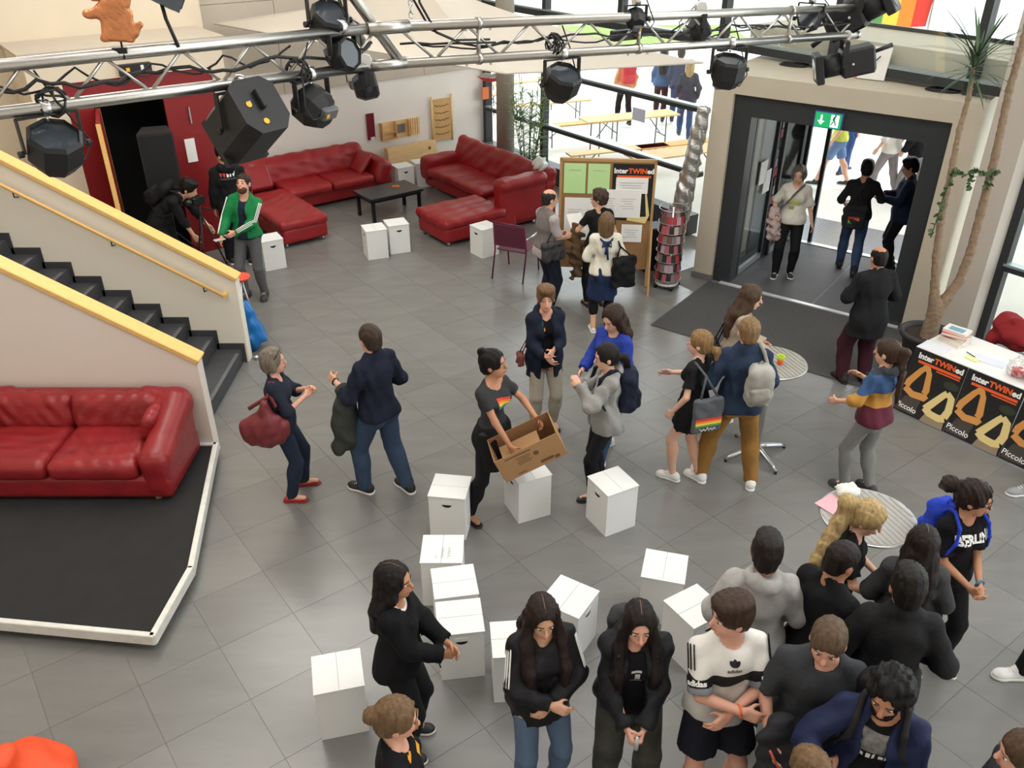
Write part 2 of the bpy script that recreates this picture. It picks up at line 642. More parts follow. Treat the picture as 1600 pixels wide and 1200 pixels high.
for i in range(-12, 18):
    for j in range(-12, 18):
        cu, cv = U0 + (i + 0.5) * TILE, V0 + (j + 0.5) * TILE
        if cu > 10.5 or cv > 14.95 or cu < -6.2 or cv < -2.7: continue
        p = uv(cu, cv)
        t_, n_ = PT[0] * p[0] + PT[1] * p[1], -PT[1] * p[0] + PT[0] * p[1]
        if n_ > 11.0 and -5.0 < t_ < -1.4: continue
        q = cam_px(p)
        vis = q is not None and -60 < q[0] < 1660 and 60 < q[1] < 1290
        if vis and p[0] < -3.1 and 4.9 < p[1] < 9.2: vis = False       # under the stage and stairs
        if vis and 2.2 < p[0] < 4.6 and n_ > 10.0 and t_ > -4.6: vis = False  # under the mat
        (seen if vis else rest).append((q[2] if q else 99, p))
seen.sort(key=lambda a: a[0])
for k, (d, p) in enumerate(seen[:300]):
    o = bpy.data.objects.new('tile', tile_me)
    link(o, floor)
    o.location = p
    o.rotation_euler = (0, 0, ANG_U)
mb = MB()
for d, p in seen[300:] + rest:
    c, s = math.cos(ANG_U), math.sin(ANG_U)
    P = [(p[0] + x * c - y * s, p[1] + x * s + y * c) for x, y in ((-_hw, -_hw), (_hw, -_hw), (_hw, _hw), (-_hw, _hw))]
    mb.add([(a, b_, 0) for a, b_ in P] + [(a, b_, -0.006) for a, b_ in P], [(0, 1, 2, 3), (0, 4, 5, 1), (1, 5, 6, 2), (2, 6, 7, 3), (3, 7, 4, 0)])
tag(mb.build('tile_field', M_TILE, floor), kind='stuff')

# ---- ceiling and outer walls
CEIL = 8.2
struct(Bx('ceiling', (0, 6, CEIL + 0.1), (30, 30, 0.2), mat('ceiling_paint', (232, 229, 222), 0.9)))
struct(Bx('wall_near', (0, -1.6, CEIL / 2), (30, 0.2, CEIL), M_WHITE))
struct(Bx('wall_side', (-9.1, 6, CEIL / 2), (0.2, 16, CEIL), M_BEIGE))

def ubox(name, u0, u1, v0, v1, z0, z1, m, parent=None, bev=0.0):
    c = uv((u0 + u1) / 2, (v0 + v1) / 2, (z0 + z1) / 2)
    return Bx(name, c, (u1 - u0, v1 - v0, z1 - z0), m, parent, ANG_U, bev)
def tbox(name, t0, t1, n0, n1, z0, z1, m, parent=None, bev=0.0):
    c = tn((t0 + t1) / 2, (n0 + n1) / 2, (z0 + z1) / 2)
    return Bx(name, c, (t1 - t0, n1 - n0, z1 - z0), m, parent, ANG_T, bev)

# back wall: white plaster below, greige panels above
wb = struct(ubox('wall_back', 4.8, 10.69, 15.2, 15.5, 0, CEIL, M_WHITE), 'white painted back wall behind the red sofas')
for r in range(4):
    for k in range(4):
        u0 = 4.82 + k * 1.468
        ubox('panel', u0, u0 + 1.458, 15.165, 15.2, 1.86 + r * 1.55, 1.86 + (r + 1) * 1.55 - 0.01, M_GREIGE, wb)
struct(ubox('trim_1', 4.8, 10.6, 15.185, 15.2, 0, 0.08, mat('grey_skirting', (90, 88, 86), 0.6)))
struct(ubox('wall_left', -4.5, 4.8, 14.5, 15.5, 0, CEIL, M_BEIGE), 'beige wall above the red doors')

# ---- entrance block with the red doors
blk = struct(MB().build('wall_block', M_BEIGE) if False else ubox('wall_block', 1.95, 2.36, 13.3, 14.5, 0, 3.17, M_BEIGE), 'beige block that frames the red double door')
ubox('pier', 4.42, 4.62, 13.3, 14.5, 0, 3.17, M_BEIGE, blk)
ubox('lintel', 2.36, 4.42, 13.3, 14.5, 2.78, 3.17, M_BEIGE, blk)
ubox('block_top', 1.9, 4.67, 13.26, 14.5, 3.17, 3.2, M_GREIGE, blk)
ubox('room_shade_sheet', 2.36, 4.42, 14.44, 14.5, 0, 2.78, M_BLACK, blk)  # black sheets paint the darkness of the unlit room behind the door
ubox('room_shade_floor', 2.36, 4.42, 13.45, 14.44, 0.0, 0.012, M_BLACK, blk)
d1 = struct(ubox('door_1', 2.36, 4.42, 13.33, 13.42, 2.42, 2.78, M_RED), 'red double door standing half open')
ubox('door_frame', 2.36, 2.70, 13.33, 13.42, 0, 2.42, M_RED, d1)
leaf = ubox('door_leaf', 3.66, 4.42, 13.34, 13.40, 0, 2.42, M_RED, d1)
ubox('pull_handle', 3.98, 4.0, 13.30, 13.34, 2.02, 2.26, M_STEEL, leaf)
ubox('pull_handle', 3.75, 3.78, 13.29, 13.34, 0.95, 1.25, M_STEEL, leaf)
# the opened leaf, swung out into the hall
a0 = Vector(uv(2.74, 13.32)); ang = ANG_U - R(104)
op = MB().box((0.48, 0, 1.2), (0.96, 0.055, 2.40)).build('door_leaf', M_RED, d1, a0, ang)
MB().box((0.965, 0, 1.2), (0.02, 0.06, 2.40)).box((0.0, 0, 1.2), (0.02, 0.06, 2.40)).build('wood_edge', M_WOOD, op)
MB().tube([(0.86, 0.035, 1.05), (0.86, 0.09, 1.05), (0.74, 0.09, 1.05)], 0.011).build('lever_handle', M_STEEL, op)
# door closer box over the door
clo = tag(ubox('door_closer', 3.12, 3.55, 13.2, 13.3, 2.80, 2.95, mat('black_plastic', (26, 26, 28), 0.5)), 'black door closer box above the red double door', 'door closer')
ubox('yellow_dot', 3.20, 3.25, 13.19, 13.2, 2.86, 2.91, mat('yellow_sticker', (240, 176, 40), 0.6), clo)
ubox('white_tab', 3.40, 3.44, 13.185, 13.2, 2.82, 2.93, mat('white_plastic', (235, 234, 230), 0.5), clo)
tag(ubox('door_notice', 3.84, 3.99, 13.325, 13.335, 1.45, 1.80, mat('white_paper', (240, 238, 234), 0.8)), 'white paper notice taped to the red door', 'paper')

# ---- stairs running off to the left
ST_Y0, ST_Y1 = 7.45, 9.33
X0, RUN, RISE, NST = -3.33, 0.308, 0.178, 13
stair = struct(thing('stairs', 'dark grey staircase rising to the left between two low walls', 'stairs'))
for k in range(NST):
    x1 = X0 - k * RUN
    z1 = RISE * (k + 1)
    st = MB().box((x1 - RUN / 2 - 0.01, (ST_Y0 + ST_Y1) / 2, (z1 + max(0, z1 - 2 * RISE)) / 2), (RUN + 0.02, ST_Y1 - ST_Y0, z1 - max(0, z1 - 2 * RISE))).build('step', M_STAIR, stair)
    MB().box((x1 - 0.02, (ST_Y0 + ST_Y1) / 2, z1 + 0.002), (0.045, ST_Y1 - ST_Y0 - 0.25, 0.006)).build('nosing_strip', M_NOSE, st)
mb = MB()
for k in range(NST):
    x1 = X0 - k * RUN
    z1 = RISE * (k + 1)
    mb.box((x1 - RUN / 2 + 0.03, ST_Y1 - 0.006, z1 - 0.05), (RUN + 0.03, 0.012, 0.26))
mb.build('stepped_skirting', M_STAIR, stair)
def stair_wall(name, y0, y1, xe, ze, m, label):
    sl = 0.6
    xl = -8.9
    poly = [(xe, 0), (xe, ze), (xl, ze + sl * (xe - xl)), (xl, 0)]
    Mx = Matrix.Rotation(R(90), 4, 'X')
    w = struct(MB().prism(poly, -y1, -y0, Mx).build(name, m), label)
    # wooden capping
    a = Vector((xe + 0.02, (y0 + y1) / 2, ze + 0.02)); b = Vector((xl, (y0 + y1) / 2, ze + 0.02 + sl * (xe + 0.02 - xl)))
    d = b - a
    Mr = Matrix.Rotation(-math.atan2(d.z, d.x), 4, 'Y')
    MB().box((a + b) / 2, (d.length, y1 - y0 + 0.05, 0.055), M=Mr, bev=0.008).build('wooden_capping', M_WOOD, w)
    return w
sw_far = stair_wall('wall_stair_far', 9.33, 9.47, -3.26, 1.08, mat('stair_wall_paint', (236, 228, 212), 0.8), 'pale far balustrade wall of the staircase')
sw_near = stair_wall('wall_stair_near', 7.31, 7.45, -3.07, 1.09, mat('near_wall_paint', (232, 220, 210), 0.8), 'pale near balustrade wall behind the stage sofa')
hr = MB().tube([(-3.40, 9.25, 0.93), (-8.8, 9.25, 0.93 + 0.6 * 5.4)], 0.021, 10).box((-3.40, 9.28, 0.925), (0.05, 0.09, 0.045)).build('handrail', mat('pale_wood_handrail', (232, 184, 108), 0.45))
tag(hr, 'round pale wood handrail fixed to the far stair wall', 'handrail')
for k in range(5):
    x = -3.62 - 0.95 * k
    z = 0.93 + 0.6 * (-3.40 - x)
    MB().tube([(x, 9.33, z - 0.10), (x, 9.25, z - 0.08), (x, 9.25, z)], 0.008, 6).build('bracket', M_FRAME, hr)

# ---- low stage
stg_poly = [(-8.9, 5.44), (-2.76, 4.70), (-2.71, 5.45), (-3.05, 7.31), (-8.9, 7.31)]
stage = struct(MB().prism(stg_poly, 0.10, 0.152).build('stage_floor', mat('black_stage_carpet', (38, 37, 38), 0.95, var=0.12, vscale=5, bump=0.2, bscale=250)), 'low stage with a black carpet and a white wooden rim')
M_RIM = mat('worn_white_paint', (226, 224, 216), 0.6, var=0.08, vscale=14)
def rim(a, b):
    a, b = Vector(a), Vector(b)
    d = b - a
    return MB().box(((a.x + b.x) / 2, (a.y + b.y) / 2, 0.12), (d.length + 0.03, 0.05, 0.10), math.atan2(d.y, d.x), 0.006).build('rim_board', M_RIM, stage)
rim((-8.9, 5.44), (-2.76, 4.70)); rim((-2.76, 4.70), (-2.71, 5.45)); rim((-2.71, 5.45), (-3.05, 7.30)); rim((-3.05, 7.29), (-8.9, 7.29))
for x, y in ((-3.3, 4.86), (-4.5, 5.0), (-2.85, 5.1), (-2.85, 5.7), (-3.1, 6.9), (-5.6, 5.15), (-8.4, 5.6), (-8.4, 7.0), (-5.5, 7.0)):
    MB().box((x, y, 0.05), (0.07, 0.07, 0.10)).build('stage_foot', M_FRAME, stage)

# ---- glass facade on u = 10.69
FU = 10.69
fac = struct(thing('window_1', 'tall glass facade with dark frames beside the lounge', 'window'))
for v, z0, z1 in ((15.12, 0, CEIL), (13.2, 0, CEIL), (9.0, 2.95, CEIL), (5.18, 0, CEIL), (4.22, 0, CEIL), (1.6, 0, CEIL), (11.2, 3.1, CEIL), (7.1, 3.1, CEIL)):
    ubox('post', FU - 0.07, FU + 0.07, v - 0.05, v + 0.05, z0, z1, M_FRAME, fac)
def transom(v0, v1, z, h=0.055):
    o = ubox('transom', FU - 0.07, FU + 0.07, v0, v1, z - h, z + h * 0.2, M_FRAME, fac)
    ubox('lit_top_strip', FU - 0.075, FU + 0.05, v0, v1, z + h * 0.2, z + h * 0.2 + 0.03, M_FRAME_L, o)  # pale strip paints the daylight on the transom's top edge
transom(9.15, 13.15, 2.06); transom(9.15, 15.1, 1.05); transom(-2.5, 15.1, 3.09, 0.09); transom(-2.5, 4.2, 1.1); transom(-2.5, 15.1, 5.6, 0.05)
ubox('sill_wall', FU - 0.12, FU + 0.12, 9.2, 15.2, 0.0, 0.34, mat('dark_sill', (62, 68, 72), 0.5), fac)
ubox('sill_wall', FU - 0.06, FU + 0.06, -2.5, 4.2, 0.0, 0.08, M_FRAME, fac)
def pane(v0, v1, z0, z1):
    ubox('pane', FU - 0.004, FU + 0.004, v0, v1, z0, z1, M_GLASS, fac)
for v0, v1 in ((9.05, 13.15), (13.25, 15.07)):
    for z0, z1 in ((0.34, 1.0), (1.1, 2.0), (2.1, 3.0)):
        pane(v0, v1, z0, z1)
pane(4.27, 5.13, 0.08, 3.0)
for z0, z1 in ((0.08, 1.04), (1.14, 3.0)):
    pane(1.65, 4.17, z0, z1); pane(-2.5, 1.55, z0, z1)
for v0, v1 in ((-2.5, 1.55), (1.65, 4.17), (4.27, 5.13), (5.23, 7.05), (7.15, 8.95), (9.05, 11.15), (11.25, 13.15), (13.25, 15.07)):
    pane(v0, v1, 3.14, 5.55); pane(v0, v1, 5.65, CEIL)
# columns
col = struct(MB().lathe([(0.175, 0), (0.175, CEIL)], uv(10.15, 13.75), 28).build('wall_column', mat('column_plaster', (176, 168, 156), 0.8)), 'round grey column in front of the glass facade')
struct(ubox('wall_pillar', 10.32, 10.62, 4.27, 4.66, 0, CEIL, mat('pillar_plaster', (186, 178, 168), 0.8)), 'square grey pillar behind the book table')

# ---- entrance portal: a concrete box set through the facade at an angle
por = struct(tbox('wall_portal', -4.88, -4.59, 11.3, 13.9, 0, 2.70, M_STONE), 'beige concrete entrance portal with dark door frames')
tbox('pier', -1.86, -1.56, 11.3, 13.9, 0, 2.70, M_STONE, por)
tbox('lintel', -4.88, -1.56, 11.3, 13.9, 2.70, 2.95, M_STONE, por)
tbox('jamb', -4.59, -4.33, 11.36, 11.60, 0, 2.70, M_FRAME, por)
tbox('jamb', -2.10, -1.86, 11.36, 11.60, 0, 2.70, M_FRAME, por)
tbox('door_head', -4.33, -2.10, 11.36, 11.60, 2.42, 2.70, M_FRAME, por)
tbox('jamb', -4.59, -4.30, 13.66, 13.86, 0, 2.70, M_FRAME, por)
tbox('jamb', -2.22, -1.86, 13.66, 13.86, 0, 2.70, M_FRAME, por)
tbox('door_head', -4.30, -2.22, 13.66, 13.86, 2.36, 2.70, M_FRAME, por)
tbox('side_lining', -4.59, -4.56, 12.6, 13.66, 0, 2.70, M_FRAME, por)
tbox('side_lining', -1.92, -1.86, 11.6, 13.66, 0, 2.70, M_FRAME, por)
tbox('ceiling_lining', -4.59, -1.86, 11.6, 13.66, 2.66, 2.70, M_FRAME, por)
tbox('plinth', -4.90, -4.58, 11.28, 13.9, 0, 0.09, mat('grey_plinth', (110, 108, 104), 0.6), por)
tbox('plinth', -1.87, -1.54, 11.28, 13.9, 0, 0.09, mat('grey_plinth', (110, 108, 104), 0.6), por)
# swing door leaf standing open along the left side, then the parked sliding leaf
def glass_leaf(name, t, n0, n1, label, z1=2.4):
    o = struct(tbox(name, t - 0.025, t + 0.025, n0, n0 + 0.06, 0.02, z1, M_FRAME), label)
    tbox('stile', t - 0.025, t + 0.025, n1 - 0.06, n1, 0.02, z1, M_FRAME, o)
    tbox('bottom_rail', t - 0.025, t + 0.025, n0 + 0.06, n1 - 0.06, 0.02, 0.10, M_STEEL, o)
    tbox('top_rail', t - 0.025, t + 0.025, n0 + 0.06, n1 - 0.06, z1 - 0.08, z1, M_FRAME, o)
    tbox('pane', t - 0.004, t + 0.004, n0 + 0.06, n1 - 0.06, 0.10, z1 - 0.08, M_GLASS, o)
    return o
dl = glass_leaf('door_2', -4.36, 11.64, 12.62, 'open glass door leaf along the left of the entrance')
for k, (n_, z_) in enumerate(((12.15, 1.48), (12.35, 1.30))):
    tbox('notice', -4.335, -4.331, n_ - 0.13, n_ + 0.13, z_ - 0.17, z_ + 0.17, mat('white_paper', (240, 238, 234), 0.8), dl)
glass_leaf('door_3', -4.30, 12.72, 13.62, 'second glass door leaf deeper in the entrance')
o = struct(tbox('door_4', -4.28, -4.22, 13.70, 13.76, 0.02, 2.36, M_FRAME), 'narrow glass side light of the outer doorway')
tbox('stile', -3.98, -3.92, 13.70, 13.76, 0.02, 2.36, M_FRAME, o)
tbox('pane', -4.22, -3.98, 13.725, 13.735, 0.02, 2.36, M_GLASS, o)
# thresholds, carpet, grate
struct(tbox('trim_2', -4.45, -1.9, 11.29, 11.36, 0.0, 0.016, mat('threshold_white', (222, 224, 226), 0.35, metal=0.4)))
struct(tbox('trim_3', -4.45, -1.9, 13.62, 13.74, 0.0, 0.016, mat('threshold_white', (222, 224, 226), 0.35, metal=0.4)))
ent = struct(tbox('floor_entrance', -4.6, -1.86, 11.36, 13.62, -0.1, 0.004, mat('entrance_dark_tile', (84, 84, 86), 0.6, var=0.08, vscale=4)), 'dark grey entrance floor')
tbox('tile_joint', -3.08, -3.07, 11.36, 13.62, 0.004, 0.006, mat('pale_joint', (150, 150, 150), 0.6), ent)
em = tag(MB().prism([tn(-4.60, 9.45)[:2], tn(-1.75, 9.45)[:2], tn(-1.75, 11.26)[:2], tn(-4.60, 11.26)[:2]], 0.001, 0.012).build('entrance_mat', M_CARPET), 'large dark grey entrance mat inside the doorway', 'mat')
gr = struct(tbox('floor_grate', -4.6, -1.86, 13.74, 15.0, -0.05, 0.0, mat('grate_bed', (120, 122, 124), 0.6)), 'metal foot grate outside the entrance')
for k in range(30):
    tbox('grate_bar', -4.55, -1.9, 13.78 + k * 0.0405, 13.80 + k * 0.0405, 0.0, 0.012, M_STEEL, gr)
# emergency exit sign
ex = thing('exit_sign', 'green lit emergency exit sign hanging on the dark door head', 'sign', tn(-3.30, 11.33, 2.53), ANG_T)
Bx('housing', (0, 0, 0), (0.36, 0.05, 0.20), mat('sign_housing', (70, 90, 150), 0.4), ex)
Bx('face', (0, -0.027, 0), (0.33, 0.006, 0.18), mat('sign_green', (20, 140, 80), 0.5, emit=(16, 150, 90), emit_s=0.9), ex)
M_SIGNW = mat('sign_white', (235, 250, 245), 0.5, emit=(225, 250, 245), emit_s=1.3)
MB().box((-0.085, -0.032, 0.015), (0.022, 0.004, 0.09)).add([(-0.13, -0.034, -0.01), (-0.04, -0.034, -0.01), (-0.085, -0.034, -0.06)], [(0, 1, 2)]).build('arrow', M_SIGNW, ex)
MB().box((0.085, -0.031, 0.0), (0.10, 0.003, 0.15)).build('door_symbol', M_SIGNW, ex)
rm = MB().box((0.075, -0.035, 0.03), (0.028, 0.003, 0.05), M=Matrix.Rotation(R(15), 4, 'Y')).box((0.06, -0.035, -0.025), (0.014, 0.003, 0.06), M=Matrix.Rotation(R(35), 4, 'Y')).box((0.095, -0.035, -0.02), (0.014, 0.003, 0.06), M=Matrix.Rotation(R(-20), 4, 'Y')).lathe([(0.013, 0), (0.013, 0.003)], (0.09, -0.034, 0.066), 12, Matrix.Rotation(R(90), 4, 'X'))
rm.build('running_figure', mat('sign_dark_green', (10, 110, 62), 0.5), ex)

# ---- outside ground
struct(MB().box((10, 30, -0.2), (120, 90, 0.3)).build('floor_outside', M_PAVE), 'pale paving of the forecourt outside')
# ================================================================== FURNITURE
M_LEATHER = mat('red_leather', (146, 26, 31), 0.40, var=0.10, vscale=3, bump=0.12, bscale=45, spec=0.5)
M_LEATHER2 = mat('bright_red_leather', (142, 32, 36), 0.38, var=0.14, vscale=5, bump=0.75, bscale=9, spec=0.5)
M_DARKMETAL = mat('dark_metal', (40, 40, 42), 0.4, metal=0.6)

# ---- corner sofa along the back wall
def soft(name, m, parent, h, items, fold=None, seed=0):
    f = Field(h)
    for it in items:
        f.rbox(*it)
    if fold:
        f.folds(fold[0], fold[1], seed)
    return f.build(name, m, parent)
s1 = thing('corner_sofa', 'dark red leather corner sofa along the white back wall', 'sofa', uv(0, 0, 0), ANG_U)
soft('base', M_LEATHER, s1, 0.03, [((6.35, 14.62, 0.19), (1.45, 0.42, 0.13), 0.04), ((5.30, 13.45, 0.19), (0.40, 0.78, 0.13), 0.04)])
soft('chaise_cushion', M_LEATHER, s1, 0.034, [((5.30, 13.50, 0.37), (0.42, 0.86, 0.085), 0.06)], (0.004, 0.3), 1)
soft('seat_cushion', M_LEATHER, s1, 0.034, [((6.10, 14.45, 0.38), (0.42, 0.40, 0.08), 0.06)], (0.004, 0.3), 2)
soft('seat_cushion', M_LEATHER, s1, 0.034, [((6.95, 14.45, 0.38), (0.42, 0.40, 0.08), 0.06)], (0.004, 0.3), 3)
Rb = Matrix.Rotation(R(-14), 3, 'X')
soft('backrest', M_LEATHER, s1, 0.034, [((6.25, 14.86, 0.58), (1.28, 0.13, 0.20), 0.08, Rb), ((6.25, 14.95, 0.76), (1.30, 0.11, 0.10), 0.09, None, 0.06)], (0.006, 0.22), 4)
soft('armrest', M_LEATHER, s1, 0.034, [((7.60, 14.50, 0.44), (0.16, 0.42, 0.24), 0.12, Matrix.Rotation(R(22), 3, 'Y'))])
soft('armrest', M_LEATHER, s1, 0.034, [((4.98, 14.62, 0.52), (0.13, 0.42, 0.22), 0.11)])
soft('scatter_cushion', M_LEATHER, s1, 0.034, [((7.32, 14.50, 0.60), (0.05, 0.24, 0.22), 0.05, Matrix.Rotation(R(40), 3, 'Y'))])
soft('scatter_cushion', M_LEATHER, s1, 0.034, [((5.35, 14.62, 0.62), (0.24, 0.06, 0.22), 0.06, Matrix.Rotation(R(-28), 3, 'X'))])
for x, y in ((5.62, 12.74), (4.98, 12.74), (7.6, 14.3), (4.98, 14.9), (7.7, 14.9)):
    MB().lathe([(0.03, 0), (0.025, 0.07)], (x, y, 0), 10).build('foot', M_STEEL, s1)

# ---- second corner sofa with its back to the glass
s2 = thing('corner_sofa', 'red leather corner sofa with its back to the glass facade', 'sofa', uv(0, 0, 0), ANG_U)
soft('base', M_LEATHER, s2, 0.03, [((8.92, 12.65, 0.19), (0.46, 1.45, 0.13), 0.04), ((7.75, 11.58, 0.19), (0.72, 0.44, 0.13), 0.05)])
soft('chaise_cushion', M_LEATHER, s2, 0.034, [((7.62, 11.58, 0.37), (0.62, 0.47, 0.09), 0.07)], (0.007, 0.25), 5)
soft('seat_cushion', M_LEATHER, s2, 0.034, [((8.78, 12.55, 0.38), (0.42, 0.50, 0.08), 0.06)], (0.005, 0.3), 6)
soft('seat_cushion', M_LEATHER, s2, 0.034, [((8.78, 13.45, 0.38), (0.42, 0.42, 0.08), 0.06)], (0.005, 0.3), 7)
Rb2 = Matrix.Rotation(R(14), 3, 'Y')
soft('backrest', M_LEATHER, s2, 0.034, [((9.22, 12.6, 0.58), (0.13, 1.42, 0.21), 0.08, Rb2), ((9.28, 12.6, 0.80), (0.11, 1.44, 0.11), 0.10, None, 0.06)], (0.006, 0.25), 8)
soft('side_back', M_LEATHER, s2, 0.034, [((8.62, 11.26, 0.46), (0.50, 0.12, 0.34), 0.07), ((8.62, 11.24, 0.80), (0.50, 0.16, 0.10), 0.095, None, 0.04)], (0.004, 0.3), 9)
soft('armrest', M_LEATHER, s2, 0.034, [((8.80, 14.02, 0.40), (0.42, 0.16, 0.22), 0.09)], (0.004, 0.3), 10)
soft('scatter_cushion', M_LEATHER, s2, 0.034, [((8.86, 11.62, 0.56), (0.20, 0.06, 0.19), 0.06, Matrix.Rotation(R(26), 3, 'X'))])
for x, y in ((7.12, 11.22), (7.12, 11.94), (8.9, 11.24), (8.56, 14.0), (9.25, 14.0)):
    MB().lathe([(0.03, 0), (0.025, 0.07)], (x, y, 0), 10).build('foot', M_STEEL, s2)

# ---- low black coffee table
ct = thing('coffee_table', 'low black coffee table between the red sofas', 'table', uv(7.13, 13.15), ANG_U)
MB().box((0, 0, 0.43), (1.06, 0.66, 0.045), bev=0.008).build('table_top', mat('black_lacquer', (32, 34, 37), 0.28), ct)
MB().box((0, 0, 0.385), (0.98, 0.58, 0.05)).build('apron', M_DARKMETAL, ct)
for sx in (-1, 1):
    for sy in (-1, 1):
        MB().box((sx * 0.46, sy * 0.27, 0.20), (0.05, 0.05, 0.40)).build('leg', M_DARKMETAL, ct)
fl = MB()
for k in range(5):
    a = k * 2 * math.pi / 5
    fl.lathe([(0.001, 0), (0.035, 0.004), (0.001, 0.009)], (0.045 * math.cos(a), 0.045 * math.sin(a), 0), 10, cap=False)
tag(fl.build('orange_paper_flower', mat('orange_felt', (232, 120, 48), 0.8), None, uv(7.32, 13.22, 0.453)), 'small orange flower shaped coaster on the coffee table', 'coaster')

# ---- white cardboard stools
M_CARD = mat('white_cardboard', (236, 236, 234), 0.75, var=0.015, vscale=3)
M_HOLE = mat('grip_hole_shade', (14, 13, 13), 0.9)
M_CREASE = mat('card_crease', (170, 168, 165), 0.9)
S, HT = 0.17, 0.47
def stool_proto():
    p = thing('cardboard_stool', 'x', 'stool')
    w = 0.008
    MB().box((0, 0, (HT - w) / 2), (2 * S - 0.012, 2 * S - 0.012, HT - w)).build('body', M_CARD, p)
    MB().box((0, -S / 2 - 0.001, HT - w / 2), (2 * S, S - 0.002, w)).build('top_flap', M_CARD, p)
    MB().box((0, S / 2 + 0.001, HT - w / 2), (2 * S, S - 0.002, w)).build('top_flap', M_CARD, p)
    # grip hole: flat dark half-moon painted as the shade inside it
    for sgn in (-1, 1):
        poly = [(-0.045, 0.0)] + [(0.045 * math.cos(a), -0.032 * math.sin(a)) for a in [math.pi - i * math.pi / 10 for i in range(11)]]
        vs = [(x, sgn * (S - 0.0055), HT - 0.085 + z) for x, z in poly]
        f = tuple(range(len(vs))) if sgn < 0 else tuple(range(len(vs)))[::-1]
        MB().add(vs, [f[::-1]]).build('grip_hole', M_HOLE, p)
        MB().box((0, sgn * (S - 0.004), HT - 0.068), (0.094, 0.003, 0.034)).build('tuck_tab', M_CARD, p)
    return p
STOOLS = [((-0.556, 6.17), -8, 'white cardboard stool beside the woman carrying the brown carton'),
          ((-0.566, 5.335), 0, 'white cardboard stool with scribbles on its lid, farther end of the row'),
          ((-0.447, 4.96), 10, 'white cardboard stool in the middle of the tight row of three'),
          ((-0.387, 4.59), 8, 'white cardboard stool at the near end of the row, grip hole towards the viewer'),
          ((-1.20, 4.085), 14, 'white cardboard stool behind the long-haired woman in the black sweater'),
          ((0.145, 6.43), 24, 'white cardboard stool right under the brown carton'),
          ((0.914, 6.25), 28.5, 'white cardboard stool in front of the girl in the grey hoodie'),
          ((0.437, 4.80), 58, 'white cardboard stool turned diagonally behind the two girls with long dark hair'),
          ((1.212, 5.13), -15, 'white cardboard stool farthest right, standing alone on the tiles'),
          ((1.375, 4.70), 32, 'white cardboard stool behind the boy in the white shirt'),
          ((0.02, 4.38), 5, 'white cardboard stool mostly hidden behind the girl in the striped track jacket'),
          ((-2.166, 12.84), 22, 'white cardboard stool in the lounge, left of the pair'),
          ((-1.845, 13.08), 22, 'white cardboard stool in the lounge, right of the pair'),
          ((-0.437, 12.92), 38, 'white cardboard stool next to the purple chair'),
          ((-2.10, 16.24), 32, 'white cardboard stool at the right arm of the wall sofa'),
          ((-1.76, 16.52), 26, 'white cardboard stool in the corner against the wooden board'),
          ((-3.70, 12.40), 30, 'white cardboard stool half hidden behind the man in the green jacket')]
pr = stool_proto()
turn = {1: 90, 4: 90, 5: -90, 6: -90, 8: 90, 11: -90, 13: -90}
for i, ((x, y), a, lab) in enumerate(STOOLS):
    o = pr if i == 0 else copy_tree(pr)
    o.location = (x, y, 0)
    o.rotation_euler = (0, 0, R(a))
    # the lid crease runs front-back on some and sideways on others
    k = turn.get(i, 0)
    o.rotation_euler = (0, 0, R(a) + R(k))
    tag(o, lab, 'stool', 'white cardboard stools')
scr = MB()
for k in range(9):
    x0, y0 = -0.14 + 0.03 * (k % 4), -0.08 + 0.05 * (k // 4)
    scr.tube([(x0, y0, 0), (x0 + 0.02, y0 + 0.015, 0), (x0 + 0.03, y0 - 0.01, 0), (x0 + 0.045, y0 + 0.012, 0)], 0.0012, 4)
scr_o = scr.build('pencil_scribble', mat('pencil_grey', (150, 150, 152), 0.8), bpy.data.objects['cardboard_stool.001'])
scr_o.location = (0.02, 0.02, HT + 0.001)

# ---- things on the back wall (v = 15.2)
M_PINE = mat('pine_board', (226, 190, 138), 0.6, var=0.08, vscale=4, stretch=(1, 1, 8))
M_PINE2 = mat('darker_pine', (206, 164, 108), 0.6, var=0.1, vscale=5)
WV = 15.2
shf = thing('wall_shelf', 'narrow pale wood wall shelf with a slatted right half', 'shelf', uv(8.15, WV), ANG_U)
MB().box((0.45, -0.012, 0.90), (0.90, 0.02, 0.33)).build('back_panel', M_PINE, shf)
for x in (0.01, 0.32, 0.62):
    MB().box((x, -0.06, 0.90), (0.022, 0.10, 0.33)).build('divider', M_PINE2, shf)
MB().box((0.16, -0.06, 0.745), (0.30, 0.10, 0.02)).build('shelf_board', M_PINE2, shf)
MB().box((0.16, -0.06, 0.87), (0.30, 0.08, 0.015)).build('shelf_board', M_PINE2, shf)
MB().box((0.47, -0.024, 0.90), (0.18, 0.01, 0.17)).build('grey_insert', mat('grey_felt', (120, 116, 112), 0.9), shf)
for k in range(5):
    MB().box((0.655 + k * 0.052, -0.032, 0.90), (0.036, 0.02, 0.33)).build('slat', M_PINE, shf)
brd = thing('wall_board', 'upright wooden board with burnt lettering hung on the white wall', 'board', uv(9.33, WV), ANG_U)
MB().box((0.25, -0.03, 0.94), (0.44, 0.03, 0.82)).build('panel', M_PINE2, brd)
for x in (0.015, 0.485):
    MB().tube([(x, -0.04, 0.49), (x, -0.04, 1.42)], 0.024, 8).build('side_pole', M_PINE, brd)
ml = MB()
for r in range(5):
    z = 1.24 - r * 0.14
    ml.tube([(0.08 + 0.34 * t / 14, -0.046, z + 0.012 * math.sin(t * 1.7 + r) - 0.03 * math.cos((t - 7) / 5.0)) for t in range(15)], 0.008, 4)
ml.build('burnt_lettering', mat('burnt_brown', (128, 84, 44), 0.8), brd)
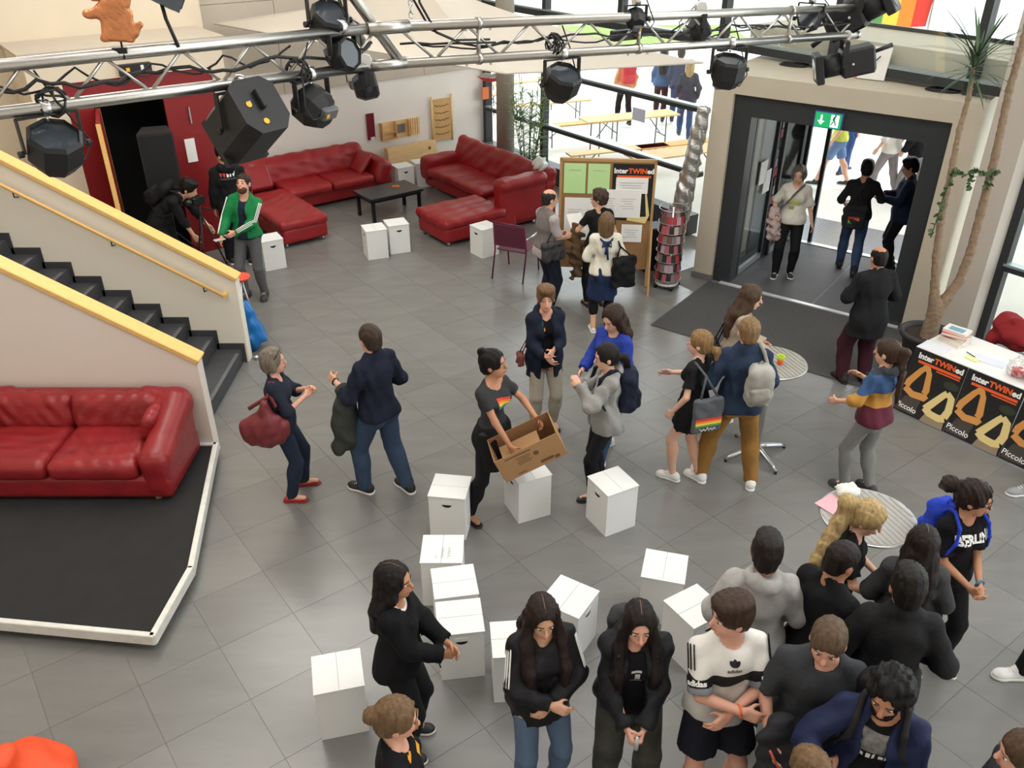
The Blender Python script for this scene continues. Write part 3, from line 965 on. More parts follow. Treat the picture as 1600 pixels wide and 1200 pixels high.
pic = tag(MB().box((0, 0, 0), (0.16, 0.03, 0.50), ANG_U).build('red_wall_panel', mat('dark_red_glass', (110, 22, 34), 0.3), None, uv(7.95, WV - 0.02, 1.03)), 'narrow dark red panel with a white corner on the wall', 'picture')
MB().box((0.03, -0.02, -0.22), (0.09, 0.01, 0.05), ANG_U).build('white_corner', mat('white_plastic', (235, 234, 230), 0.5), pic)
ln = thing('pine_panel', 'big pale pine board leaning on the wall behind two white stools', 'board', uv(8.72, WV - 0.22), ANG_U)
MB().box((0, 0, 0.30), (1.12, 0.14, 0.62), M=Matrix.Rotation(R(-10), 3, 'X').to_4x4()).build('board', M_PINE, ln)
MB().lathe([(0.035, 0), (0.03, 0.01)], (0.36, -0.10, 0.50), 10, Matrix.Rotation(R(80), 4, 'X')).build('knot', mat('knot_brown', (140, 92, 50), 0.7), ln)

# ---- plum coloured garden chair
ch = thing('armchair', 'plum coloured metal chair with armrests, its back to the viewer', 'chair', (0.06, 12.10, 0), R(-24))
M_PLUM = mat('plum_mesh', (92, 30, 56), 0.6)
M_PLUMF = mat('plum_frame', (110, 40, 72), 0.35, metal=0.4)
MB().box((0, 0.03, 0.43), (0.46, 0.44, 0.02), bev=0.006).build('seat', M_PLUM, ch)
MB().box((0, -0.23, 0.67), (0.48, 0.02, 0.34), M=Matrix.Rotation(R(8), 4, 'X')).build('backrest', M_PLUM, ch)
for sx in (-1, 1):
    MB().tube([(sx * 0.25, -0.32, 0), (sx * 0.25, -0.20, 0.43), (sx * 0.25, -0.25, 0.86)], 0.013).build('leg', M_PLUMF, ch)
    MB().tube([(sx * 0.25, 0.30, 0), (sx * 0.25, 0.24, 0.43), (sx * 0.25, 0.22, 0.62)], 0.013).build('leg', M_PLUMF, ch)
    MB().tube([(sx * 0.25, -0.21, 0.64), (sx * 0.27, 0.0, 0.64), (sx * 0.25, 0.24, 0.62)], 0.015).build('armrest', M_STEEL, ch)
MB().tube([(-0.25, -0.25, 0.86), (0.25, -0.25, 0.86)], 0.013).build('top_rail', M_PLUMF, ch)

# ---- freestanding notice board
M_BROWNB = mat('brown_pinboard', (150, 112, 72), 0.85, var=0.05, vscale=20)
nb = thing('notice_board', 'tall brown pinboard stand covered with papers', 'notice board', (1.32, 11.66, 0), R(-5))
MB().box((0, 0, 1.06), (1.27, 0.035, 1.56)).build('pinboard', M_BROWNB, nb)
M_OAKF = mat('oak_frame', (178, 140, 92), 0.6)
for sx in (-1, 1):
    MB().box((sx * 0.645, 0, 0.94), (0.035, 0.05, 1.86)).build('frame_post', M_OAKF, nb)
    poly = [(-0.36, 0), (-0.30, 0), (-0.03, 0.62), (0.03, 0.62), (0.30, 0), (0.36, 0), (0.04, 0.9), (-0.04, 0.9)]
    MB().prism(poly, -0.014, 0.014, Matrix(((0, 0, 1), (1, 0, 0), (0, 1, 0))).to_4x4(), (sx * 0.66, 0, 0)).build('foot_panel', M_OAKF, nb)
MB().box((0, 0, 1.86), (1.32, 0.05, 0.04)).build('frame_top', M_OAKF, nb)
M_PAPER = mat('white_paper', (240, 238, 234), 0.8)
M_GREENP = mat('pale_green_paper', (190, 226, 158), 0.8)
M_POSTER = mat('black_poster', (24, 22, 22), 0.6)
M_ORANGE = mat('poster_orange', (236, 96, 42), 0.7)
M_PWHITE = mat('poster_white', (246, 246, 244), 0.7)
M_ARM = mat('poster_arm', (214, 150, 78), 0.7)
M_ARM2 = mat('poster_arm_pale', (230, 206, 140), 0.7)
M_INK = mat('grey_print', (168, 168, 172), 0.8)
yb = -0.022
MB().box((-0.45, yb, 1.60), (0.30, 0.006, 0.42)).build('green_sheet', M_GREENP, nb)
MB().box((-0.12, yb, 1.60), (0.30, 0.006, 0.42)).build('green_sheet', M_GREENP, nb)
bp = MB().box((0.35, yb, 1.42), (0.56, 0.006, 0.80)).build('poster', M_POSTER, nb)
def lettering(parts, size, parent, loc, rot, bold=0.0):
    """one line of words in several colours, set side by side; each word its own mesh"""
    x = 0
    objs = []
    for body, m in parts:
        me = text_mesh(body, size, 'lettering', bold=bold)
        xs = [v.co.x for v in me.vertices]
        lo, hi = min(xs), max(xs)
        me.transform(Matrix.Translation((x - lo, 0, 0)))
        x += hi - lo + size * 0.04
        me.materials.append(m)
        o = bpy.data.objects.new('lettering', me)
        link(o, parent)
        objs.append(o)
    for o in objs:
        o.data.transform(Matrix.Translation((-x / 2, 0, 0)))
        o.location = loc
        o.rotation_euler = rot
    return objs
lettering([('Inter', M_PWHITE), ('TWIN', M_ORANGE), ('ed', M_PWHITE)], 0.095, bp, (0.36, yb - 0.006, 1.72), (R(90), 0, 0), 0.004)
MB().box((0.36, yb - 0.004, 1.645), (0.46, 0.002, 0.03)).build('orange_stripe', M_ORANGE, bp)
MB().box((0.34, yb - 0.006, 1.52), (0.44, 0.004, 0.22)).build('white_sheet', M_PAPER, nb)
MB().box((-0.30, yb - 0.008, 1.02), (0.56, 0.004, 0.62)).build('white_sheet', M_PAPER, nb)
MB().box((0.17, yb - 0.010, 1.26), (0.62, 0.004, 0.40)).build('white_sheet', M_PAPER, nb)
MB().box((0.38, yb - 0.009, 0.83), (0.29, 0.004, 0.26)).build('white_sheet', M_PAPER, nb)
MB().prism([(0.30, 1.02), (0.56, 0.98), (0.61, 1.10), (0.55, 1.42), (0.53, 1.40), (0.565, 1.08), (0.30, 1.06)], 0, 0.003, Matrix(((1, 0, 0), (0, 0, -1), (0, 1, 0))).to_4x4(), (0, yb - 0.004, 0)).build('printed_arm', M_ARM2, bp)
for (cx, cz, w, rows) in ((-0.45, 1.72, 0.16, 1), (-0.12, 1.72, 0.16, 1), (-0.43, 1.16, 0.2, 6), (-0.17, 1.16, 0.2, 6), (0.02, 1.33, 0.22, 5), (0.31, 1.33, 0.2, 5), (0.34, 1.56, 0.34, 3), (0.38, 0.88, 0.2, 4)):
    lb = MB()
    for r in range(rows):
        lb.box((cx - 0.02 * (r % 2), yb - 0.0135, cz - r * 0.035), (w - 0.04 * (r % 3), 0.001, 0.006))
    lb.build('print_lines', M_INK, nb)

# ---- revolving postcard rack
rk = thing('postcard_rack', 'round revolving rack full of postcards beside the portal', 'rack', (2.27, 11.62, 0), 0.2)
MB().lathe([(0.17, 0.06), (0.17, 0.09)], (0, 0, 0), 16).build('base_plate', mat('white_lacquer', (225, 224, 222), 0.5), rk)
for a in range(4):
    MB().lathe([(0.001, -0.02), (0.03, -0.015), (0.03, 0.015), (0.001, 0.02)], (0.17 * math.cos(a * 1.571), 0.17 * math.sin(a * 1.571), 0.03), 10, Matrix.Rotation(R(90), 4, 'X'), cap=False).build('caster', M_DARKMETAL, rk)
MB().tube([(0, 0, 0.09), (0, 0, 1.2)], 0.02, 8).build('pole', M_STEEL, rk)
cardm = [mat('postcard_%s' % n, c, 0.5) for n, c in (('rose', (170, 90, 100)), ('grey', (120, 112, 112)), ('red', (168, 56, 60)), ('cream', (190, 172, 164)), ('dark', (44, 36, 38)), ('lilac', (176, 150, 164)), ('brown', (110, 76, 66)))]
card_me = []
for m in cardm:
    me = MB().box((0, 0, 0), (0.062, 0.004, 0.115)).mesh('postcard'); me.materials.append(m); card_me.append(me)
for tier in range(7):
    z = 0.20 + tier * 0.143
    MB().tube([(0.195 * math.cos(k * math.pi / 10), 0.195 * math.sin(k * math.pi / 10), z - 0.05) for k in range(21)], 0.004, 4).build('wire_ring', M_STEEL, rk)
    for k in range(17):
        a = k * 2 * math.pi / 17 + tier * 0.13
        o = bpy.data.objects.new('postcard', card_me[random.randrange(7)])
        link(o, rk)
        o.location = (0.175 * math.cos(a), 0.175 * math.sin(a), z)
        o.rotation_euler = (R(-8), 0, a + R(90))
MB().tube([(0.2 * math.cos(k * math.pi / 10), 0.2 * math.sin(k * math.pi / 10), 1.2) for k in range(21)], 0.006, 5).build('top_ring', M_STEEL, rk)

# ---- tall crumpled silver foil column
f = Field(0.022)
f.cone((2.62, 12.02, 2.42), (2.34, 12.02, 0.15), 0.09, 0.17, 0.02)
f.folds(0.012, 0.10, 3, (1, 1, 0.25))
tag(f.build('foil_column', mat('crumpled_foil', (186, 186, 184), 0.26, metal=0.85, bump=0.9, bscale=28)), 'tall column of crumpled silver foil leaning against the portal', 'decoration')

# ---- bar tables
def bar_table(loc, label, m):
    t = thing('bar_table', label, 'table', loc, R(20), 'bistro bar tables')
    MB().lathe([(0.005, 1.085), (0.335, 1.085), (0.34, 1.095), (0.335, 1.105), (0.005, 1.105)], (0, 0, 0), 40, cap=False).build('table_top', m, t)
    MB().tube([(0.337 * math.cos(k * math.pi / 20), 0.337 * math.sin(k * math.pi / 20), 1.095) for k in range(41)], 0.011, 6).build('edge_band', M_STEEL, t)
    for k in range(15):
        x = -0.30 + k * 0.043
        L = math.sqrt(max(0.0, 0.325 ** 2 - x * x))
        if L > 0.03:
            MB().box((x, 0, 1.107), (0.020, 2 * L, 0.004)).build('slat', mat('table_slat', (172, 168, 160), 0.4, metal=0.3), t)
    MB().tube([(0, 0, 0.06), (0, 0, 1.085)], 0.035, 14).build('column', M_STEEL, t)
    for k in range(4):
        a = k * math.pi / 2
        c, s = math.cos(a), math.sin(a)
        l = MB().tube([(0, 0, 0.10), (0.12 * c, 0.12 * s, 0.09), (0.30 * c, 0.30 * s, 0.05), (0.36 * c, 0.36 * s, 0.025)], [0.035, 0.03, 0.022, 0.018], 8).build('leg', M_STEEL, t)
        MB().lathe([(0.016, 0), (0.016, 0.02)], (0.355 * c, 0.355 * s, 0), 8).build('glide', M_DARKMETAL, l)
    return t
bar_table((2.53, 7.33, 0), 'silver bar table beside the man with the grey rucksack', mat('table_grey', (150, 148, 140), 0.5))
bar_table((2.63, 4.97, 0), 'silver bar table behind the blonde with the long ponytail', mat('table_grey_light', (176, 174, 172), 0.5))
cup = thing('paper_cup', 'green and orange patterned cup on the far bar table', 'cup', (2.60, 7.28, 1.11))
MB().lathe([(0.028, 0), (0.036, 0.09), (0.033, 0.09), (0.026, 0.008)], (0, 0, 0), 16, cap=False).build('cup_wall', bands('cup_print', [(0, (226, 96, 50)), (0.05, (150, 190, 40)), (0.075, (196, 216, 70))]), cup)
MB().lathe([(0.001, 0.003), (0.028, 0.003)], (0, 0, 0), 16, cap=False).build('cup_bottom', mat('cup_base', (150, 170, 40), 0.7), cup)
hd = tag(MB().box((0, 0, 0.004), (0.2, 0.26, 0.006), R(35)).build('pink_leaflet', mat('pink_paper', (226, 170, 178), 0.7), None, (2.43, 5.06, 1.11)), 'pink leaflet lying on the near bar table', 'leaflet')
wf = Field(0.012)
for k in range(7):
    a = k * 0.9
    wf.ell((2.55 + 0.05 * math.cos(a), 5.20 + 0.04 * math.sin(a), 1.155 + 0.02 * (k % 2)), (0.045, 0.04, 0.035), None, 0.01)
tag(wf.folds(0.004, 0.04, 2).build('white_cloth_bundle', mat('off_white_cloth', (226, 226, 216), 0.9)), 'crumpled white tissue bundle on the near bar table', 'tissue')

# ---- book table with posters
dk = thing('book_table', 'white table hung with black posters at the right edge', 'table', uv(8.55, 4.0), ANG_U)
# local x = depth (u), local y = along v (negative towards the viewer)
MB().box((0.36, -0.95, 0.735), (0.72, 1.90, 0.03), bev=0.004).build('table_top', mat('white_laminate', (234, 232, 228), 0.4), dk)
for x in (0.08, 0.64):
    for y in (-0.1, -1.8):
        MB().tube([(x, y, 0), (x, y, 0.72)], 0.018).build('leg', M_STEEL, dk)
def ribbon(pts, w, up=0.0):
    vs, fs = [], []
    for i, p in enumerate(pts):
        a = pts[max(0, i - 1)]; b = pts[min(len(pts) - 1, i + 1)]
        d = Vector((b[0] - a[0], b[1] - a[1])).normalized()
        n = Vector((-d.y, d.x)) * (w[i] / 2)
        vs += [(p[0] + n.x, p[1] + n.y, up), (p[0] - n.x, p[1] - n.y, up)]
    for i in range(len(pts) - 1):
        fs.append((2 * i, 2 * i + 1, 2 * i + 3, 2 * i + 2))
    return vs, fs
PW, PH = 0.60, 0.80
def poster(y0, label):
    # sheet hangs from the table edge, foot pushed out over the floor
    p = thing('poster', label, 'poster', (0, 0, 0), 0, 'posters hung on the book table')
    top = Vector((-0.012, y0 - PW / 2, 0.745)); bot = Vector((-0.17, y0 - PW / 2, 0.012))
    ex_ = Vector((0, -1, 0)); ey = (top - bot).normalized(); ez = ex_.cross(ey)
    Mx = Matrix(((ex_.x, ey.x, ez.x, bot.x), (ex_.y, ey.y, ez.y, bot.y), (ex_.z, ey.z, ez.z, bot.z), (0, 0, 0, 1)))
    Md = Matrix.Translation(uv(8.55, 4.0)) @ Matrix.Rotation(ANG_U, 4, 'Z') @ Mx
    p.matrix_world = Md
    L = (top - bot).length
    n = 10
    vs, fs = [], []
    for k in range(n + 1):
        y = L * k / n
        z = 0.03 * math.sin(math.pi * k / n) * -0.6
        vs += [(-PW / 2 + 0.003, y, z), (PW / 2 - 0.003, y, z)]
    fs = [(2 * k, 2 * k + 1, 2 * k + 3, 2 * k + 2) for k in range(n)]
    nv = len(vs)
    vs2 = vs + [(x, y, z - 0.002) for x, y, z in vs]
    fs2 = fs + [tuple(i + nv for i in q[::-1]) for q in fs]
    MB().add(vs2, fs2).build('sheet', M_POSTER, p)
    def bend(o):
        for v in o.data.vertices:
            v.co.z += 0.0025 + -0.018 * math.sin(math.pi * min(max(v.co.y / L, 0), 1))
    def flat(vs, fs, m, name):
        o = MB().add(vs, fs).build(name, m, p)
        bend(o)
        return o
    for o in lettering([('Inter', M_PWHITE), ('TWIN', M_ORANGE), ('ed', M_PWHITE)], 0.088, p, (0, 0, 0), (0, 0, 0), 0.004):
        o.data.transform(Matrix.Translation((0.02, L - 0.075, 0)))
        bend(o)
    flat([(-0.22, L - 0.155, 0), (0.26, L - 0.155, 0), (0.26, L - 0.125, 0), (-0.22, L - 0.125, 0)], [(0, 1, 2, 3)], M_ORANGE, 'orange_stripe')
    flat([(0.0, L - 0.18, 0), (0.26, L - 0.18, 0), (0.26, L - 0.165, 0), (0.0, L - 0.165, 0)], [(0, 1, 2, 3)], M_ORANGE, 'orange_stripe')
    # upper pair of arms
    for pts, w, m in ((((-0.25, 0.30), (-0.24, 0.36), (-0.15, 0.53), (-0.13, 0.55)), (0.05, 0.055, 0.045, 0.04), M_ARM),
                      (((-0.08, 0.55), (-0.06, 0.52), (-0.03, 0.33), (-0.04, 0.29)), (0.04, 0.045, 0.055, 0.05), M_ARM),
                      (((-0.26, 0.28), (-0.16, 0.235), (-0.02, 0.25), (0.0, 0.28)), (0.05, 0.055, 0.06, 0.04), M_ARM),
                      (((0.03, 0.14), (0.06, 0.19), (0.16, 0.36), (0.19, 0.40)), (0.06, 0.06, 0.05, 0.05), M_ARM2),
                      (((0.19, 0.40), (0.25, 0.36), (0.27, 0.22), (0.25, 0.14)), (0.05, 0.055, 0.06, 0.06), M_ARM2),
                      (((0.02, 0.15), (0.10, 0.11), (0.20, 0.10), (0.26, 0.13)), (0.05, 0.06, 0.065, 0.06), M_ARM2)):
        flat(*ribbon(pts, [x * 1.35 for x in w]), m, 'printed_arm')
    def disc(cx, cy, rx, ry, m, name):
        vs = [(cx, cy, 0)] + [(cx + rx * math.cos(a * math.pi / 8), cy + ry * math.sin(a * math.pi / 8), 0) for a in range(16)]
        flat(vs, [(0, 1 + a, 1 + (a + 1) % 16) for a in range(16)], m, name)
    disc(-0.105, 0.565, 0.05, 0.035, M_ARM, 'printed_hands')
    disc(0.20, 0.485, 0.085, 0.045, mat('poster_dark_green', (48, 56, 36), 0.7), 'printed_cap')
    disc(0.20, 0.51, 0.045, 0.02, M_ARM, 'printed_hands')
    flat([(0.02, 0.0, 0), (0.28, 0.0, 0), (0.27, 0.09, 0), (0.05, 0.09, 0)], [(0, 1, 2, 3)], mat('poster_taupe', (150, 132, 108), 0.7), 'printed_floor')
    flat([(-0.29, 0.02, 0), (-0.06, 0.02, 0), (-0.04, 0.20, 0), (-0.22, 0.20, 0)], [(0, 1, 2, 3)], mat('poster_charcoal', (70, 64, 58), 0.7), 'printed_floor')
    o = lettering([('Piccolo', M_PWHITE)], 0.085, p, (0, 0, 0), (0, 0, 0), 0.001)[0]
    o.data.transform(Matrix.Translation((-0.165, 0.075, 0.001)) @ Matrix.Rotation(R(-4), 4, 'Z'))
    bend(o)
    return p
poster(0.0, 'black poster with bent arms, leftmost on the book table front')
poster(-PW, 'black poster with bent arms, second from the left on the book table')
poster(-2 * PW, 'black poster with bent arms, cut by the right edge of the picture')
# what lies on the table
BK = [((0.26, 0.19, 0.034), (226, 222, 214)), ((0.26, 0.19, 0.03), (214, 204, 196)), ((0.25, 0.18, 0.028), (204, 196, 190)), ((0.25, 0.19, 0.036), (214, 60, 66)), ((0.25, 0.185, 0.03), (228, 226, 224))]
z = 0.752
blab = ['lowest book of the stack on the white table', 'second book from the bottom of the stack', 'middle book of the stack on the white table', 'book with a red spine second from the top of the stack', 'top book of the stack with a blue picture cover']
for k, (sz, c) in enumerate(BK):
    b = thing('book', blab[k], 'book', uv(8.55 + 0.40 + 0.01 * (k % 3), 4.0 - 0.20, z), ANG_U + R(90) + R([-8, 3, -4, 14, 6][k]), 'books stacked on the table')
    MB().box((0, 0, sz[2] / 2), (sz[0] - 0.008, sz[1] - 0.008, sz[2] - 0.006)).build('pages', mat('book_pages', (232, 226, 212), 0.9), b)
    cm = mat('book_cover_%d' % k, c, 0.5)
    MB().box((0, 0, 0.0015), (sz[0], sz[1], 0.003)).box((0, 0, sz[2] - 0.0015), (sz[0], sz[1], 0.003)).box((0, -sz[1] / 2 + 0.002, sz[2] / 2), (sz[0], 0.004, sz[2])).build('cover', cm, b)
    if k == 4:
        MB().box((0.0, 0.01, sz[2] + 0.001), (0.16, 0.10, 0.001)).build('cover_picture', mat('cover_blue', (120, 160, 178), 0.5), b)
    z += sz[2]
def sheet(name, lab, cat, x, y, sx, sy, a, m, z=0.7525):
    return tag(MB().box((0, 0, 0), (sx, sy, 0.002)).build(name, m, None, uv(8.55 + x, 4.0 + y, z), ANG_U + R(a)), lab, cat)
sheet('paper_sheet', 'white sheet of paper at the left corner of the book table', 'paper', 0.13, -0.14, 0.21, 0.27, 4, mat('bluish_paper', (226, 228, 236), 0.8))
sheet('paper_sheet', 'pale blue paper sheet in the middle of the book table', 'paper', 0.30, -0.66, 0.16, 0.32, 8, mat('blue_white_paper', (216, 220, 230), 0.8))
sheet('sticky_notes', 'pale yellow sticky note on the book table', 'note', 0.20, -0.52, 0.09, 0.14, -10, mat('pale_yellow_paper', (224, 232, 160), 0.8), 0.7545)
tag(MB().tube([(-0.06, 0, 0), (0.06, 0, 0)], 0.005, 8).build('pen', mat('dark_pen', (40, 44, 60), 0.4), None, uv(8.55 + 0.26, 4.0 - 0.47, 0.762), ANG_U + R(70)), 'dark pen lying beside the yellow note', 'pen')
f = Field(0.016)
f.rbox((0, 0, 0.09), (0.15, 0.17, 0.09), 0.07)
f.folds(0.012, 0.10, 5)
pb = thing('plastic_bag', 'crinkled clear plastic bag with red items at the table edge', 'bag', uv(8.55 + 0.24, 4.0 - 1.05, 0.752), ANG_U)
f.build('bag_film', glass_mat('plastic_film', (0.93, 0.92, 0.92), 0.25), pb)
MB().box((-0.03, 0.06, 0.05), (0.12, 0.12, 0.07), 0.4, 0.01).box((0.05, -0.03, 0.05), (0.08, 0.1, 0.06), -0.3, 0.01).build('red_packet', mat('red_packet', (212, 80, 84), 0.6), pb)
MB().box((-0.02, -0.09, 0.05), (0.13, 0.1, 0.07), 0.2, 0.01).build('grey_packet', mat('grey_packet', (150, 152, 158), 0.6), pb)
# chair behind the table with the red jacket
oc = thing('office_chair', 'black chair with a chrome frame behind the book table', 'chair', uv(9.72, 3.15), ANG_U + R(90))
MB().box((0, 0, 0.45), (0.46, 0.44, 0.05), bev=0.02).build('seat', M_DARKMETAL, oc)
MB().box((0, -0.23, 0.72), (0.44, 0.03, 0.42), bev=0.012).build('backrest', M_DARKMETAL, oc)
for k in range(6):
    MB().tube([(-0.19 + 0.076 * k, -0.24, 0.60), (-0.19 + 0.076 * k, -0.245, 0.955)], 0.008, 6).build('chrome_rod', M_STEEL, oc)
for sx in (-1, 1):
    for sy in (-1, 1):
        MB().tube([(sx * 0.21, sy * 0.2, 0), (sx * 0.2, sy * 0.2, 0.45)], 0.012).build('leg', M_STEEL, oc)
f = Field(0.018)
f.rbox((0, -0.05, 0.80), (0.27, 0.10, 0.15), 0.09)
f.cone((-0.22, -0.10, 0.86), (-0.33, 0.0, 0.50), 0.09, 0.07, 0.05)
f.cone((0.22, -0.10, 0.86), (0.30, 0.02, 0.48), 0.09, 0.07, 0.05)
f.ell((0.0, 0.05, 0.76), (0.2, 0.1, 0.14), None, 0.05)
f.folds(0.014, 0.16, 8)
rj = f.build('jacket', mat('crimson_fabric', (134, 20, 28), 0.85, bump=0.3, bscale=30))
rj.matrix_world = Matrix.Translation(uv(9.62, 3.42)) @ Matrix.Rotation(ANG_U + R(90), 4, 'Z')
tag(rj, 'crimson jacket draped over the chair behind the book table', 'jacket')

# ---- big potted yucca by the portal
pt = thing('potted_yucca', 'tall bare-stemmed yucca in a dark round pot beside the portal', 'plant', (4.98, 9.17, 0))
MB().lathe([(0.20, 0), (0.27, 0.42), (0.31, 0.44), (0.31, 0.50), (0.275, 0.50), (0.26, 0.44)], (0, 0, 0), 32, cap=False).build('pot', mat('dark_pot', (54, 54, 56), 0.6), pt)
MB().lathe([(0.001, 0.43), (0.262, 0.44)], (0, 0, 0), 24, cap=False).build('soil', mat('soil', (58, 46, 38), 0.95, bump=0.5, bscale=40), pt)
M_TRUNK = mat('yucca_bark', (140, 118, 96), 0.85, var=0.12, vscale=20, bump=0.5, bscale=40)
tk = Field(0.016)
tA = [(0.02, 0, 0.42), (0.03, 0.02, 0.72), (-0.06, 0.03, 1.1), (-0.13, 0.03, 1.45), (-0.18, 0.03, 1.85), (-0.20, 0.03, 2.2), (-0.22, 0.03, 2.55), (-0.24, 0.03, 2.89), (-0.23, 0.03, 3.2), (-0.26, 0.03, 3.50)]
rA = [0.10, 0.085, 0.045, 0.042, 0.038, 0.035, 0.032, 0.030, 0.026, 0.022]
tB = [(0.03, 0.02, 0.70), (0.12, 0.03, 0.92), (0.22, 0.03, 1.15), (0.25, 0.03, 1.5), (0.24, 0.03, 1.98), (0.22, 0.03, 2.6), (0.17, 0.03, 3.29), (0.17, 0.03, 3.8), (0.14, 0.03, 4.3)]
rB = [0.08, 0.06, 0.052, 0.048, 0.046, 0.042, 0.038, 0.034, 0.03]
for P_, r_ in ((tA, rA), (tB, rB)):
    for i in range(len(P_) - 1):
        tk.cone(P_[i], P_[i + 1], r_[i], r_[i + 1], 0.02)
tk.folds(0.003, 0.05, 4)
tk.build('trunk', M_TRUNK, pt)
M_LEAF = mat('yucca_leaf', (58, 84, 52), 0.5, var=0.15, vscale=6)
def leaf_blade(base, d, L, w, droop, m, parent, n=6):
    d = Vector(d).normalized()
    side = d.cross(Vector((0, 0, 1)))
    if side.length < 0.05: side = Vector((1, 0, 0))
    side.normalize()
    vs, fs = [], []
    p = Vector(base)
    for i in range(n + 1):
        t = i / n
        ww = w * (0.55 + 0.9 * t) * (1 - t) ** 0.7 + 0.0015 if t > 0.3 else w * (0.55 + 0.9 * t)
        nrm = side.cross(d)
        vs += [p - side * ww, p + nrm * ww * 0.25, p + side * ww]
        p = p + d * (L / n)
        d = (d + Vector((0, 0, -droop / n))).normalized()
    for i in range(n):
        a = 3 * i
        fs += [(a, a + 1, a + 4, a + 3), (a + 1, a + 2, a + 5, a + 4)]
    return MB().add(vs, fs, True).build('leaf', m, parent)
rnd = random.Random(3)
for k in range(26):
    a = k * 2.4
    el = -0.9 + 1.9 * (k / 25.0)
    leaf_blade((-0.26, 0.03, 3.45 + 0.05 * (k / 25.0)), (math.cos(a) * math.cos(el), math.sin(a) * math.cos(el), math.sin(el) + 0.25), 0.34 + 0.2 * rnd.random(), 0.017, 0.5 + 0.4 * rnd.random(), M_LEAF, pt)
for k in range(20):
    a = k * 2.4
    el = 0.1 + 1.0 * (k / 20.0)
    leaf_blade((-0.25, 0.03, 3.62), (math.cos(a) * math.cos(el), math.sin(a) * math.cos(el), math.sin(el)), 0.5 + 0.2 * rnd.random(), 0.018, 0.3, M_LEAF, pt)
# ivy garland slung between the stems
iv = thing('ivy_garland', 'green ivy garland slung between the yucca stems', 'garland', (4.98, 9.17, 0))
pts = [(-0.22, -0.03, 2.45 - 0.0), (-0.10, -0.05, 2.40), (0.0, -0.05, 2.48), (0.12, -0.05, 2.42), (0.28, -0.02, 2.46)]
pts2 = [(-0.22, -0.04, 2.42), (-0.26, -0.05, 2.2), (-0.27, -0.05, 1.95), (-0.29, -0.05, 1.7)]
for pp in (pts, pts2):
    MB().tube(pp, 0.006, 5).build('vine', mat('vine_green', (60, 80, 44), 0.8), iv)
M_IVY = mat('ivy_leaf', (66, 92, 56), 0.55, var=0.2, vscale=10)
ivy_me = MB().add([(0, 0, 0), (0.022, 0.02, 0.004), (0.018, 0.045, 0), (0, 0.06, -0.004), (-0.018, 0.045, 0), (-0.022, 0.02, 0.004)], [(0, 1, 2, 3), (0, 3, 4, 5)]).mesh('leaf'); ivy_me.materials.append(M_IVY)
for pp in (pts, pts2, [(0.0, -0.05, 2.46), (0.0, -0.06, 2.25)], [(0.22, -0.04, 2.44), (0.18, -0.05, 2.22)]):
    for i in range(len(pp) - 1):
        a, b = Vector(pp[i]), Vector(pp[i + 1])
        for q in range(13):
            p = a.lerp(b, q / 13.0)
            o = bpy.data.objects.new('leaf', ivy_me); link(o, iv)
            o.location = p
            o.rotation_euler = (rnd.uniform(-1.2, 1.2), rnd.uniform(-1.2, 1.2), rnd.uniform(0, 6.28))

# ---- leafy plant by the facade column
pl = thing('bamboo_plant', 'tall thin-leaved green plant in front of the facade post', 'plant', uv(10.1, 12.95))
MB().lathe([(0.15, 0), (0.2, 0.34), (0.22, 0.36), (0.18, 0.36)], (0, 0, 0), 20, cap=False).lathe([(0.001, 0.33), (0.19, 0.33)], (0, 0, 0), 16, cap=False).build('pot', mat('dark_pot', (54, 54, 56), 0.6), pl)
M_BAM = mat('bamboo_leaf', (92, 118, 62), 0.55, var=0.25, vscale=5)
rnd = random.Random(11)
for s_ in range(14):
    a = s_ * 0.7
    bx, by = 0.10 * math.cos(a), 0.10 * math.sin(a)
    hgt = 1.2 + 0.75 * rnd.random()
    tx, ty = bx * (2.0 + 2 * rnd.random()), by * (2.0 + 2 * rnd.random())
    MB().tube([(bx, by, 0.33), ((bx + tx) / 2, (by + ty) / 2, 0.33 + hgt * 0.5), (tx, ty, 0.33 + hgt)], 0.006, 5).build('stem', M_BAM, pl)
    for q in range(26):
        t = 0.12 + 0.88 * rnd.random()
        base = (bx + (tx - bx) * t, by + (ty - by) * t, 0.33 + hgt * t)
        w = rnd.uniform(0, 6.28)
        leaf_blade(base, (math.cos(w), math.sin(w), 0.5), 0.20 + 0.16 * rnd.random(), 0.020, 0.9, M_BAM, pl, 4)

# ---- leather sofa on the stage
s3 = thing('leather_sofa', 'bright red wrinkled leather sofa standing on the black stage', 'sofa', (-3.12, 7.24, 0.152), 0)
hv = 0.022
W3 = 2.25
fb = Field(hv); fb.rbox((-W3 / 2, -0.46, 0.15), (W3 / 2 - 0.03, 0.43, 0.12), 0.05); fb.build('base', M_LEATHER2, s3)
for k in range(2):
    cx = -0.30 - 0.42 - k * 0.83
    f = Field(hv); f.rbox((cx, -0.53, 0.34), (0.415, 0.40, 0.105), 0.085); f.folds(0.0028, 0.16, 20 + k, (1, 1, 0.6)); f.build('seat_cushion', M_LEATHER2, s3)
    f = Field(hv); f.rbox((cx, -0.155, 0.55), (0.425, 0.12, 0.19), 0.10, Matrix.Rotation(R(-12), 3, 'X')); f.folds(0.0035, 0.15, 30 + k, (1, 0.6, 0.8)); f.build('back_cushion', M_LEATHER2, s3)
f = Field(hv)
f.rbox((-W3 / 2, -0.06, 0.40), (W3 / 2 - 0.08, 0.10, 0.33), 0.09)
f.build('backrest', M_LEATHER2, s3)
